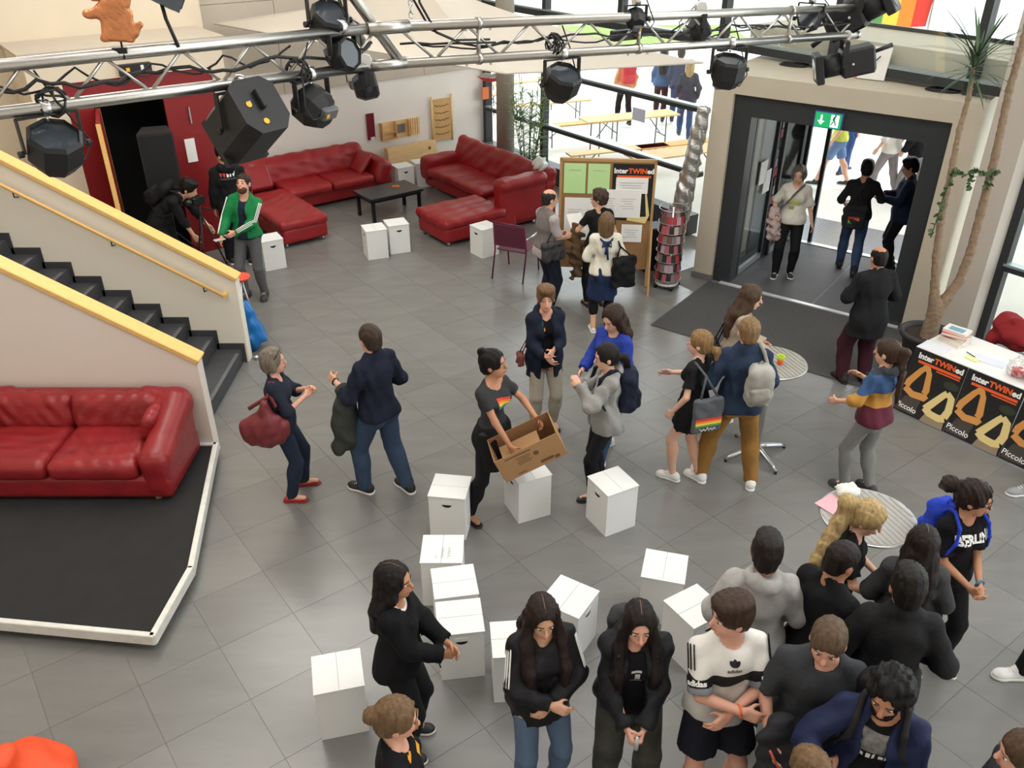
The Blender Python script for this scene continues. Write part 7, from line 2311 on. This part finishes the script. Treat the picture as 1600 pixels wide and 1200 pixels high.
cb.rotation_euler = Euler((R(6), R(-24), R(10)), 'XYZ')
P = Person('grey haired woman with sunglasses on her head and a big red bag', (-2.13, 6.67), 84, 1.61, 'f', 'rosy', head=(4, 0, 0), armL=(-0.04, 0.30, -0.12, -0.6, -0.4, -0.7), armR=(0.05, 0.28, -0.15, 0.6, -0.5, -0.7), feet=((-0.14, 0.10, -6), (0.13, 0.0, 4)), handL=dict(curl=0.7), handR=dict(curl=0.7), **MID)
P.face_details((120, 108, 98)); P.hair('bob', (164, 152, 134), 'silver', 0.06, 1.1); P.top(cloth('navy_cardigan', (40, 44, 56)), 0.62, 0.022, -0.10, 'cardigan', vneck=0.10, neck=1.2); P.trousers(JEANS_D, 0.010); P.shoes('flat', (176, 44, 42), (120, 40, 36))
hp = lambda x, y, z: P.H + P.Rh @ A_(x, y, z) * P.hs
MB().tube([hp(-0.075, 0.0, 0.02), hp(-0.08, 0.05, 0.085), hp(0, 0.065, 0.115), hp(0.08, 0.05, 0.085), hp(0.075, 0.0, 0.02)], 0.006, 6).build('sunglasses', mat('shades_brown', (66, 44, 38), 0.3), P.root)
shoulder_bag(P, 'big soft red leather bag on the grey haired woman', (112, 36, 42), P.P0 + A_(0.24, -0.10, 0.10), (0.085, 0.20, 0.19), [P.C + A_(0.17, -0.04, 0.05), P.SR + A_(0.0, 0.0, 0.07)], name='hobo_bag', strap_r=0.018, rr=0.085, fold=0.005, soft=True, m=mat('oxblood_leather', (112, 36, 42), 0.5, bump=0.2, bscale=20))
P = Person('man in a navy sweater and jeans seen from behind, jacket over his arm', (-1.24, 6.71), -52, 1.82, 'm', 'light', head=(8, 2, 0), armL=(-0.20, 0.29, -0.20, -0.4, -0.5, -0.9), armR=(0.18, 0.20, -0.30, 0.6, -0.9, -0.5), feet=((-0.12, 0.14, -12), (0.14, -0.16, 10)), handL=dict(curl=0.9), **MID)
P.face_details((66, 50, 40)); P.hair('crew', (84, 66, 54), 'mid_brown', vol=1.3); P.top(cloth('dark_navy_knit', (30, 34, 50), 0.35), 0.72, 0.026, -0.06, 'sweater', fold=0.007); P.trousers(cloth('jeans_mid', (58, 74, 98), 0.3), 0.016, wide=1.5); P.shoes('sneaker', (32, 32, 34), (226, 224, 218))
f = Field(0.014); f.cone((0, 0, 0), (0.0, -0.02, -0.22), 0.07, 0.11, 0.03, flat=((1, 0, 0), 1.5)); f.cone((0, -0.02, -0.22), (0.0, -0.05, -0.52), 0.11, 0.13, 0.03, flat=((1, 0, 0), 1.6)); f.cone((0.03, 0.05, -0.2), (0.06, 0.08, -0.66), 0.06, 0.05, 0.03); f.folds(0.006, 0.20, 14)
jk = tag(f.build('draped_jacket', cloth('grey_green_jacket', (62, 66, 62))), 'dark grey jacket hanging over the arm of the man in the navy sweater', 'jacket'); jk.location = P.world(P.arms[0][1] * 0.45 + P.arms[0][2] * 0.55 + A_(0, 0, -0.02)); jk.rotation_euler = (0, 0, P.root.rotation_euler.z + R(80))
MB().tube([P.arms[0][2] + A_(0.033 * math.cos(a), 0.0, 0.033 * math.sin(a)) for a in np.linspace(0, 6.28, 11)], 0.007, 6).build('wristwatch', M_DARKMETAL, P.root)

# ---- at the far bar table
P = Person('woman with a half-up bun in a beige sweater leaning on the bar table', (2.30, 7.86), 98, 1.70, 'f', 'fair', lean=8, head=(2, 8, 0), armL=(-0.10, 0.26, -0.34), armR=(0.26, 0.34, -0.36), feet=((-0.10, -0.05, -6), (0.12, -0.22, 6)), **MID)
P.face_details((96, 74, 56)); P.hair('halfup', (104, 80, 62), 'soft_brown', 0.34); P.top(cloth('beige_knit', (176, 160, 142), 0.4, 0.95, 160), 1.0, 0.026, -0.08, 'sweater', fold=0.006); P.trousers(cloth('pale_jeans', (150, 156, 166)), 0.012); P.shoes('sneaker', (232, 230, 226))
shoulder_bag(P, 'black shoulder bag at the back of the woman in the beige sweater', (30, 30, 32), P.P0 + A_(0.05, -0.20, 0.06), (0.12, 0.045, 0.10), [P.C + A_(0.0, -0.16, 0.02), P.SR + A_(-0.04, -0.02, 0.075)], name='shoulder_bag', strap_r=0.008)
P = Person('blonde with a low ponytail in a short black dress seen from behind', (1.72, 6.91), -52, 1.66, 'f', 'fair', head=(-14, 0, 0), armR=(0.12, 0.34, -0.26, 0.6, -0.6, -0.5), armL=(-0.25, 0.10, -0.46), feet=((-0.09, 0.10, -6), (0.07, -0.12, 10)), handL=dict(curl=0.9), **MID)
P.face_details((150, 116, 80)); P.hair('lowpony', (190, 148, 98), 'blonde', 0.20); P.top(BLACK, 0.34, 0.016, -0.06, 'dress_top'); P.skirt(BLACK, 0.27, 0.01, name='dress_skirt', waist=0.06); P.shoes('sneaker', (232, 230, 226))
t = shoulder_bag(P, 'grey cloth bag with a rainbow strip on the blonde in the black dress', (92, 94, 98), P.P0 + A_(-0.16, -0.22, 0.04), (0.15, 0.03, 0.18), [P.C + A_(-0.13, -0.14, 0.10), P.SL + A_(0.03, 0.0, 0.07)], name='cloth_bag', rr=0.02, strap_r=0.012, fold=0.003, R_=rotz(R(-35)))
Rb_ = rotz(R(-35)); bc_ = P.P0 + A_(-0.16, -0.22, 0.04)
for k, c in enumerate(RAINBOW[:4]):
    MB().box(tuple(bc_ + Rb_ @ A_(0, -0.034, -0.03 - 0.021 * k)), (0.26, 0.008, 0.021), R(-35)).build('rainbow_stripe', mat('rainbow_%d' % k, c, 0.8), t)
me = MB().tube([(-0.09 + 0.012 * k, 0.014 * math.sin(k * 2.1) + (0.012 if k in (0, 7) else 0), 0) for k in range(15)], 0.0035, 5).mesh('script_mark'); me.materials.append(M_STRIPE); o = bpy.data.objects.new('script_mark', me); link(o, t)
o.matrix_local = Matrix.Translation(Vector(bc_ + Rb_ @ A_(0, -0.04, -0.135))) @ Matrix.Rotation(R(-35), 4, 'Z') @ Matrix.Rotation(R(90), 4, 'X')
P = Person('blond man in a dark blue jacket and mustard trousers seen from behind', (2.12, 6.84), 2, 1.82, 'm', 'fair', head=(0, 4, 0), armL=(-0.22, 0.18, -0.34), armR=(0.20, 0.24, -0.36), feet=((-0.24, 0.06, -10), (0.22, -0.04, 12)), **MID)
P.hair('crew', (176, 140, 96), 'sandy', vol=1.4); P.parts['outer'] = P.top(cloth('steel_blue_jacket', (38, 52, 74), 0.2, 0.7), 1.0, 0.03, -0.07, 'jacket', collar=True, fold=0.008); P.trousers(cloth('mustard_chino', (150, 110, 58)), 0.016, wide=1.4); P.shoes('sneaker', (234, 232, 228))
backpack(P, 'pale grey rucksack slung on the right shoulder of the man in mustard trousers', (168, 166, 158), (150, 148, 140), 0.12, 0.20, 0.08, 0.20, 0.0, 0.008, 0.10, 'right')
P = Person('girl with a long brown ponytail in a striped blue, mustard and maroon top', (3.36, 6.73), -34, 1.66, 'f', 'light', head=(-14, 4, 0), armL=(-0.26, 0.26, -0.34, -0.6, -0.6, -0.5), armR=(0.06, 0.26, -0.16, 0.5, -0.3, -0.8), feet=((-0.10, 0.06, -6), (0.10, -0.10, 8)), **MID)
P.hair('ponytail', (84, 62, 48), 'walnut', 0.50, 0.9); P.top(bands('striped_jersey', [(0.6, (92, 30, 48)), (1.02, (186, 134, 58)), (1.17, (50, 80, 122)), (1.36, (44, 48, 56))]), 0.70, 0.022, -0.06, 'jersey', hood=True); P.trousers(cloth('grey_skinny', (132, 132, 130)), 0.008); P.shoes('sneaker', (60, 58, 58), (70, 70, 70))

# ---- the crowd in the foreground
P = Person('girl with a long wavy blonde ponytail in a black shirt looking down', (2.26, 4.50), 118, 1.66, 'f', 'fair', lean=8, head=(6, 20, 0), armL=(-0.10, 0.26, -0.34), armR=(0.10, 0.28, -0.38), **NEAR)
P.face_details((150, 116, 80)); P.hair('ponytail', (236, 200, 140), 'golden', 0.56, 1.5, curl=0.002, side=3.0); P.top(BLACK, 0.36, 0.014, -0.02, 'tee'); P.trousers(cloth('maroon_jeans', (98, 26, 52)), 0.012); P.shoes('sneaker', (60, 56, 56))
P = Person('girl with glasses and a curly ponytail in a black shirt reading BERLIN', (3.12, 4.63), 163, 1.68, 'f', 'tan', head=(-38, 4, 0), armL=(-0.02, 0.27, -0.36), armR=(0.06, 0.27, -0.37), feet=((-0.10, 0.10, -6), (0.12, 0.02, 8)), handL=dict(curl=0.8), handR=dict(curl=0.8), **NEAR)
P.face_details((44, 32, 28)); P.hair('ponytail', (52, 36, 30), 'dark_curls', 0.07, 1.45, curl=0.004); g = P.parts['outer'] = P.top(BLACK2, 0.40, 0.020, -0.04, 'tee', fold=0.004); P.trousers(BLACK, 0.010); P.shoes('sneaker', (40, 40, 42))
me = text_mesh('BERLIN', 0.082, bold=0.004); P.print_mesh(g, me, M_STRIPE, P.C + P.Rc @ A_(0, 0, 0.055), name='lettering', off=0.004)
hp = lambda x, y, z: P.H + P.Rh @ A_(x, y, z) * P.hs
for sx in (-1, 1):
    MB().tube([hp(sx * 0.032 + 0.023 * math.cos(a), 0.098, 0.0 + 0.018 * math.sin(a)) for a in np.linspace(0, 6.28, 13)], 0.0022, 5).tube([hp(sx * 0.055, 0.096, 0.004), hp(sx * 0.08, 0.0, 0.01)], 0.0022, 5).build('glasses', M_DARKMETAL, P.root)
MB().tube([P.arms[0][2] + 0.034 * (A_(math.cos(a), 0, math.sin(a))) for a in np.linspace(0, 6.28, 11)], 0.009, 6).build('wristwatch', mat('teal_watch', (60, 130, 150), 0.5), P.root)
backpack(P, 'bright blue rucksack on the girl with glasses', (36, 62, 176), (40, 66, 184), 0.13, 0.19, 0.07, sr=0.013)
P = Person('girl with very long straight dark hair seen from above in a dark grey jacket', (2.60, 4.16), 18, 1.66, 'f', 'light', head=(0, 10, 0), armL=(-0.14, 0.24, -0.30), armR=(0.14, 0.24, -0.30), **NEAR)
P.hair('long', (40, 28, 26), 'espresso', 0.56, part=True); P.top(cloth('slate_jacket', (58, 60, 62), 0.3, 0.7), 1.0, 0.03, -0.10, 'jacket', hood=True); P.trousers(BLACK); P.shoes('sneaker', (40, 40, 42))
P = Person('young man with cropped dark hair in a black shirt facing right', (1.94, 3.92), 62, 1.74, 'm', 'tan', lean=4, head=(10, 14, 0), armL=(-0.08, 0.28, -0.34), armR=(0.10, 0.28, -0.34), **NEAR)
P.face_details((40, 30, 26)); P.hair('crew', (46, 36, 32), 'dark_crop', vol=1.1); P.top(BLACK, 0.42, 0.022, -0.08, 'tee'); P.trousers(JEANS_D); P.shoes('sneaker', (40, 40, 42))
P = Person('young man with short dark hair in a light grey hoodie seen from behind', (1.55, 3.98), 8, 1.76, 'm', 'light', head=(4, 0, 0), armL=(-0.16, 0.20, -0.34), armR=(0.16, 0.22, -0.34), **NEAR)
P.hair('short', (48, 38, 32), 'dark_crop', vol=1.0); P.top(cloth('light_grey_melange', (176, 174, 172), 0.5, 0.95, 220), 1.0, 0.032, -0.06, 'hoodie', hood=True, fold=0.008); P.trousers(JEANS_D); P.shoes('sneaker', (200, 200, 200))
P = Person('broad young man in a black jacket with short black hair seen from behind', (2.27, 3.64), 12, 1.79, 'm', 'tan', build=1.08, head=(0, 6, 0), armL=(-0.18, 0.20, -0.32), armR=(0.22, 0.16, -0.36), **NEAR)
P.hair('short', (34, 29, 28), 'near_black', vol=1.0); P.top(cloth('black_bomber', (30, 30, 32), 0.2, 0.75), 1.0, 0.03, -0.08, 'jacket', collar=True, fold=0.007); P.trousers(BLACK); P.shoes('sneaker', (40, 40, 42))
P = Person('stocky young man in a dark grey shirt with cropped light brown hair looking down', (1.72, 3.34), 198, 1.79, 'm', 'rosy', build=1.10, lean=5, head=(8, 16, 0), armL=(-0.16, 0.26, -0.36), armR=(0.20, 0.22, -0.40), **NEAR)
P.face_details((110, 84, 62), (190, 118, 108)); P.hair('crew', (122, 98, 74), 'light_crop', vol=1.7); P.top(cloth('dark_grey_tee', (62, 64, 68)), 0.46, 0.020, -0.08, 'tee'); P.trousers(BLACK, 0.016, wide=1.5); P.shoes('sneaker', (40, 40, 42))
P = Person('bearded man with thick black hair in a navy jacket over a printed shirt', (1.93, 2.99), 208, 1.78, 'm', 'tan', lean=4, head=(10, 14, 0), armL=(-0.10, 0.26, -0.34), armR=(0.22, 0.34, -0.22, 0.8, -0.5, -0.5), handR=dict(curl=0.35, palm=(-0.3, 0.2, -0.9)), **NEAR)
P.face_details((24, 20, 20), beard=(34, 27, 24)); P.hair('curly', (26, 23, 23), 'black', vol=1.15, curl=0.005); g = P.top(BLACK2, 0.4, 0.014, -0.10, 'shirt', fold=0.003)
P.print_mesh(g, quad_grid(-0.085, 0.085, -0.02, 0.12, 8, 6), mat('photo_print', (120, 118, 116), 0.8, var=0.5, vscale=30), P.C + P.Rc @ A_(0, 0, 0.0), name='photo_print'); [P.print_mesh(g, quad_grid(-0.085 + 0.03 * k, -0.085 + 0.03 * k + (0.024, 0.016, 0.022, 0.012, 0.024, 0.020)[k], -0.025 + (0, 0.012, 0, 0, 0.01, 0)[k], 0.022, 2, 2, (0.006, -0.008, 0.0, 0.01, -0.006, 0.004)[k]), M_STRIPE, P.C + P.Rc @ A_(0, 0, -0.055), name='block_print', off=0.004) for k in range(6)]
P.parts['outer'] = P.top(cloth('navy_bomber', (34, 42, 74), 0.2, 0.65), 1.0, 0.034, -0.06, 'jacket', open_front=0.075, collar=True, fold=0.008); P.trousers(BLACK); P.shoes('sneaker', (40, 40, 42))
backpack(P, 'black rucksack on the bearded man in the navy jacket', (34, 33, 34), (40, 38, 38))
P = Person('young man with crossed arms in a white shirt with a black chest band', (1.23, 3.46), 172, 1.78, 'm', 'rosy', head=(84, 2, 0), armL=(0.02, 0.19, -0.35, -1.0, 0.1, -0.6), armR=(-0.04, 0.22, -0.30, 1.0, 0.1, -0.6), feet=((-0.14, 0.02, -12), (0.14, 0.02, 12)), handL=dict(curl=0.5, palm=(0, -1, -0.1)), handR=dict(curl=0.5, palm=(0, -1, -0.1)), **NEAR)
P.face_details((70, 50, 38)); P.hair('short', (66, 46, 36), 'walnut', vol=1.15)
zc = P.C[2]
g = P.top(bands('white_tee_black_band', [(0.5, (206, 202, 196)), (zc - 0.085, (26, 26, 28)), (zc + 0.005, (232, 228, 222))]), 0.44, 0.022, -0.09, 'tee', fold=0.004)
def trefoil(sz):
    mb_ = MB()
    for a in (-38, 0, 38):
        Mx = Matrix.Rotation(R(a), 3, 'Z')
        vs = [Mx @ Vector((0.32 * sz * math.sin(t) * (0.6 + 0.4 * math.sin(t)), sz * (0.5 - 0.5 * math.cos(t)), 0)) for t in np.linspace(0, math.pi, 7)] + [Mx @ Vector((-0.32 * sz * math.sin(t) * (0.6 + 0.4 * math.sin(t)), sz * (0.5 - 0.5 * math.cos(t)), 0)) for t in np.linspace(math.pi, 0, 7)[1:-1]]
        mb_.add(vs, [tuple(range(len(vs)))])
    return mb_.mesh('print')
M_PB = mat('print_black', (26, 26, 28), 0.8)
P.print_mesh(g, trefoil(0.045), M_PB, P.C + P.Rc @ A_(0, 0, 0.075), name='chest_emblem', off=0.004); me = text_mesh('adidas', 0.034, bold=0.0005); P.print_mesh(g, me, M_PB, P.C + P.Rc @ A_(0, 0, 0.05), name='lettering', off=0.004)
for i in (0, 1):
    P.sleeve_stripes(M_PB, i, 0.024, 0.20, w=0.0045, gap=0.022, start=-0.06)
    S_, E_, W_ = P.arms[i]; ax = unit(E_ - S_)
    F = Field(0.0115); F.cone(S_ + (E_ - S_) * 0.58, S_ + (E_ - S_) * 0.76, 0.047 * P.b + 0.026, 0.047 * P.b + 0.027, 0.0, cut=True, cutb=True); bnd = F.build('sleeve_band', cloth('black_band', (26, 26, 28)), P.root)
    F = Field(0.0115); F.cone(S_ + (E_ - S_) * 0.765, S_ + (E_ - S_) * 0.92, 0.047 * P.b + 0.026, 0.047 * P.b + 0.027, 0.0, cut=True, cutb=True); F.build('sleeve_cuff', cloth('grey_cuff', (126, 128, 132)), P.root)
    bv = bvh_of(bnd); me = text_mesh('adidas', 0.045, bold=0.002)
    sg = -1 if i == 0 else 1
    n_ = unit(P.Rc @ A_(sg * 0.55, 0.8, 0.1)); n_ = unit(n_ - ax * (n_ @ ax)); rt_ = np.cross(-ax, n_) * -1
    if rt_ @ (P.Rc @ A_(-1, 0, 0)) < 0: rt_ = -rt_
    P._wrap(me, bv, S_ + (E_ - S_) * 0.67, n_, rt_, np.cross(n_, rt_), 0.003)
    me.materials.append(M_STRIPE); link(bpy.data.objects.new('lettering', me), P.root)
P.trousers(cloth('navy_shorts', (28, 30, 40)), 0.022, 0.34, 1.6, name='shorts'); P.shoes('sneaker', (230, 230, 226))
MB().tube([P.arms[1][2] * 0.93 + P.arms[1][1] * 0.07 + A_(0.0, 0.034 * math.cos(a), 0.034 * math.sin(a)) for a in np.linspace(0, 6.28, 11)], 0.006, 6).build('orange_wristband', mat('neon_orange', (250, 110, 50), 0.6), P.root)
P = Person('girl with long dark hair in a black jacket and camouflage trousers, hands together', (0.72, 3.57), 181, 1.67, 'f', 'rosy', build=1.12, lean=6, head=(0, 4, 0), armL=(-0.05, 0.28, -0.40), armR=(0.06, 0.28, -0.39), feet=((-0.13, 0.03, -10), (0.13, 0.03, 10)), handL=dict(curl=0.9), handR=dict(curl=0.9), **NEAR)
P.face_details((50, 36, 32), (190, 104, 100)); P.hair('long', (48, 34, 30), 'espresso', 0.46, front=True, part=True); g = P.top(BLACK2, 0.4, 0.014, -0.06, 'shirt', fold=0.003)
P.print_mesh(g, quad_grid(-0.03, 0.03, 0.03, 0.045, 4, 1), mat('print_pale', (190, 190, 190), 0.8), P.C, name='shirt_print'); P.print_mesh(g, quad_grid(-0.008, 0.022, -0.03, 0.02, 2, 3), mat('print_pale', (190, 190, 190), 0.8), P.C, name='shirt_print'); P.print_mesh(g, quad_grid(-0.035, 0.035, -0.06, -0.05, 4, 1), mat('print_pale', (190, 190, 190), 0.8), P.C, name='shirt_print')
P.parts['outer'] = P.top(cloth('black_windbreaker', (30, 31, 35), 0.2, 0.6), 1.0, 0.032, -0.08, 'jacket', open_front=0.07, hood=True, fold=0.008); P.trousers(mat('camouflage_cloth', (58, 58, 50), 0.9, var=0.45, vscale=11), 0.018, wide=1.5, fold=0.008); P.shoes('sneaker', (196, 130, 128), (220, 190, 186))
backpack(P, 'dark grey rucksack on the girl in camouflage trousers', (60, 62, 64), (56, 58, 60))
pc = P.world((P.parts['palm'][0][0] + P.parts['palm'][1][0]) / 2 + A_(0, 0.06, 0.01))
tag(MB().lathe([(0.012, -0.05), (0.013, 0.03), (0.009, 0.035), (0.009, 0.05)], (0, 0, 0), 12).build('lip_balm', mat('silver_tube', (200, 200, 200), 0.3), None, pc), 'small silver tube between the hands of the girl in camouflage trousers', 'tube')
P = Person('girl with long dark hair in a black track jacket with white sleeve stripes, arms folded', (0.17, 3.57), 164, 1.67, 'f', 'light', build=1.05, head=(6, 10, 0), armL=(0.0, 0.20, -0.34, -1, 0.0, -0.6), armR=(0.0, 0.24, -0.31, 1, 0.0, -0.6), feet=((-0.12, 0.02, -8), (0.12, 0.05, 10)), handL=dict(curl=0.6, palm=(0, -1, -0.1)), handR=dict(curl=0.6, palm=(0, -1, -0.1)), **NEAR)
P.face_details((44, 34, 30), (186, 104, 100)); P.hair('long', (54, 38, 32), 'espresso_warm', 0.50, front=True, part=True); P.top(cloth('black_tricot', (30, 30, 33), 0.15, 0.6), 1.0, 0.03, -0.16, 'track_jacket', collar=True, fold=0.008)
P.sleeve_stripes(M_STRIPE, 1, 0.031, 0.46, w=0.005, gap=0.017); P.sleeve_stripes(M_STRIPE, 0, 0.031, 0.46, w=0.005, gap=0.017)
P.trousers(cloth('ripped_jeans', (92, 110, 136), 0.5), 0.010); P.shoes('sneaker', (90, 110, 170))
P = Person('girl with long straight black hair in a black sweater facing right', (-0.72, 3.86), 98, 1.65, 'f', 'tan', head=(4, 0, 0), armL=(-0.03, 0.33, -0.32, -0.6, -0.5, -0.6), armR=(0.03, 0.31, -0.36, 0.6, -0.6, -0.5), handL=dict(curl=0.6), handR=dict(curl=0.9), **NEAR)
P.face_details((34, 28, 26), (186, 108, 100)); P.hair('long', (34, 28, 27), 'raven', 0.30, part=True); P.top(WHITEF, 0.3, 0.012, 0.1, 'undershirt', neck=1.0, fold=0.002); P.hem = 9; P.top(BLACK2, 0.96, 0.034, -0.08, 'sweater', neck=1.35, fold=0.005); P.trousers(BLACK, 0.014); P.shoes('sneaker', (40, 40, 42))
wr = P.arms[1][2] * 0.95 + P.arms[1][1] * 0.05
MB().tube([wr + A_(0.031 * math.cos(a), 0.0, 0.031 * math.sin(a)) for a in np.linspace(0, 6.28, 11)], 0.004, 6).tube([wr + A_(0.03, 0, -0.01), wr + A_(0.04, -0.005, -0.05), wr + A_(0.03, 0, -0.09)], 0.005, 5).build('festival_wristband', BLACK, P.root)
P = Person('woman with a dark blonde bun and glasses cut off at the lower edge', (-0.60, 2.86), 84, 1.66, 'f', 'rosy', head=(0, 8, 0), **NEAR)
P.face_details((120, 96, 70)); P.hair('bun', (142, 112, 78), 'dark_blonde', 0.6, 1.15); g = P.top(BLACK2, 0.6, 0.018, -0.05, 'top', neck=1.3)
for k, (x, z) in enumerate(((-0.06, 0.06), (0.02, 0.0), (-0.02, -0.07), (0.08, 0.07))):
    P.print_mesh(g, quad_grid(x - 0.03, x + 0.03, z - 0.02, z + 0.02, 3, 3, 0.02), mat('print_amber', (232, 160, 50), 0.8), P.C + A_(0, 0, 0.05), name='amber_print')
P.trousers(BLACK); P.shoes('flat', (40, 40, 40))
hp = lambda x, y, z: P.H + P.Rh @ A_(x, y, z) * P.hs
for sx in (-1, 1):
    MB().tube([hp(sx * 0.032 + 0.023 * math.cos(a), 0.098, 0.0 + 0.018 * math.sin(a)) for a in np.linspace(0, 6.28, 13)], 0.002, 5).tube([hp(sx * 0.055, 0.096, 0.004), hp(sx * 0.08, 0.0, 0.01)], 0.002, 5).build('glasses', mat('gold_rim', (190, 150, 90), 0.3, metal=0.8), P.root)
P = Person('person with light brown hair, only the crown showing at the lower edge', (1.44, 2.60), -30, 1.60, 'f', 'fair', head=(0, 10, 0), **NEAR)
P.hair('lowpony', (150, 118, 82), 'dark_blonde', 0.2); P.top(cloth('teal_top', (60, 84, 92)), 0.4, 0.016, -0.05, 'top'); P.trousers(JEANS_D); P.shoes('sneaker', (200, 200, 200))
P = Person('person with cropped brown hair cut off at the lower right corner', (2.44, 2.60), -76, 1.74, 'm', 'rosy', head=(0, 10, 0), **NEAR)
P.face_details((110, 84, 62)); P.hair('crew', (110, 86, 64), 'light_crop_b', vol=1.2); P.top(CHAR, 0.4, 0.018, -0.05, 'tee'); P.trousers(JEANS_D); P.shoes('sneaker', (200, 200, 200))
P = Person('person outside the right edge whose white sneaker steps into view', (4.02, 4.52), -84, 1.76, 'm', 'light', feet=((-0.11, 0.22, -4), (0.11, -0.2, 6)), **OUT)
P.hair('crew', (60, 46, 40), 'mid_brown'); P.top(BLACK, 0.4, 0.018, -0.05, 'tee'); P.trousers(BLACK); P.shoes('sneaker', (236, 234, 232))
P = Person('person outside the right edge in jeans and a grey striped sneaker', (5.22, 6.76), -88, 1.76, 'm', 'light', feet=((-0.11, 0.22, -4), (0.11, -0.2, 6)), **OUT)
P.hair('crew', (60, 46, 40), 'mid_brown'); P.top(NAVY, 0.4, 0.018, -0.05, 'tee'); P.trousers(JEANS); P.shoes('sneaker', (150, 150, 150))
for q in [o for o in P.root.children if o.name.startswith('shoe')]:
    for sx in (-1, 1):
        MB().tube([(sx * 0.043, 0.03, 0.035), (sx * 0.036, 0.0, 0.078)], 0.004, 5).tube([(sx * 0.043, 0.055, 0.035), (sx * 0.034, 0.025, 0.078)], 0.004, 5).tube([(sx * 0.043, 0.005, 0.035), (sx * 0.038, -0.025, 0.078)], 0.004, 5).build('stripe', M_STRIPE, q)

f = Field(0.012); f.cone((0, 0, 0), (0.02, -0.02, -0.26), 0.085, 0.12, 0.03, flat=((0, 1, 0), 1.4)); f.cone((0.02, -0.02, -0.26), (0.0, -0.02, -0.50), 0.12, 0.09, 0.03, flat=((0, 1, 0), 1.4)); f.folds(0.009, 0.16, 21)
jt = thing('draped_jacket', 'dark grey jacket with an orange trim over the arm of the stocky young man', 'jacket', (1.47, 3.14, 1.14), R(20))
f.build('jacket_body', cloth('graphite_shell', (52, 52, 56)), jt)
MB().tube([(-0.09, -0.08, -0.10), (-0.04, -0.115, -0.22), (0.04, -0.12, -0.28), (0.10, -0.10, -0.26)], 0.007, 6).build('orange_trim', mat('coral_trim', (214, 92, 74), 0.7), jt)
# ---- outside
def passer(label, loc, face, h, sex, hair, hrgb, hname, topm, sl, botm, hem=-0.06, stride=0.2, kind='sneaker', shoe=(60, 58, 56), length=1.0, **kw):
    P = Person(label, loc, face, h, sex, 'fair', feet=((-0.09, stride, -3), (0.09, -stride, 3)), armL=(-0.22, 0.14, -0.48), armR=(0.22, -0.02, -0.48), **OUT)
    P.hair(hair, hrgb, hname, **kw)
    P.parts['outer'] = P.top(topm, sl, 0.028, hem, 'top'); P.trousers(botm, 0.012, length); P.shoes(kind, shoe)
    return P
P = passer('person outside in an orange jacket with a red rucksack walking away', (2.72, 21.4), -15, 1.70, 'f', 'short', (150, 120, 80), 'dark_blonde', cloth('orange_jacket', (206, 140, 96)), 1.0, BLACK, -0.12)
backpack(P, 'red rucksack on the walker in the orange jacket', (196, 50, 60), (204, 60, 70), 0.16, 0.20, 0.09)
passer('person outside in a denim jacket and dark brown trousers', (3.66, 21.8), 10, 1.72, 'f', 'long', (40, 32, 30), 'near_black', cloth('denim_jacket', (72, 102, 146)), 1.0, cloth('dark_brown', (62, 44, 44)), -0.08, length=1.0)
passer('blonde person outside in a dark jacket and blue jeans', (3.98, 20.1), 5, 1.74, 'f', 'bob', (206, 180, 120), 'golden', cloth('dark_slate', (66, 68, 80)), 1.0, JEANS, -0.14)
passer('person outside in dark blue partly behind the blonde one', (4.0, 21.4), 12, 1.78, 'm', 'short', (60, 50, 44), 'mid_brown', cloth('ink_blue', (60, 70, 96)), 1.0, JEANS, -0.10)
passer('person outside the door in a yellow-green shirt and denim shorts running', (6.22, 16.4), -70, 1.76, 'm', 'short', (90, 70, 50), 'mid_brown', cloth('lime_shirt', (196, 206, 96)), 0.45, cloth('light_denim', (110, 136, 176)), -0.02, 0.30, length=0.42)
passer('person outside the door all in blue', (6.75, 17.3), 60, 1.70, 'f', 'bob', (60, 48, 44), 'mid_brown', cloth('mid_blue', (62, 92, 150)), 0.8, cloth('blue_trousers', (60, 84, 136)), -0.06)
passer('person outside the door in a white shirt and pale grey trousers', (6.95, 15.75), -40, 1.78, 'm', 'short', (60, 48, 44), 'mid_brown', WHITEF, 0.6, cloth('pale_grey_trousers', (142, 136, 138)), -0.08, 0.24)
passer('person outside the door in a black jacket and pale grey trousers', (7.35, 15.5), -30, 1.82, 'm', 'short', (40, 34, 32), 'near_black', BLACK, 1.0, cloth('pale_grey_trousers', (142, 136, 138)), -0.10, 0.22)
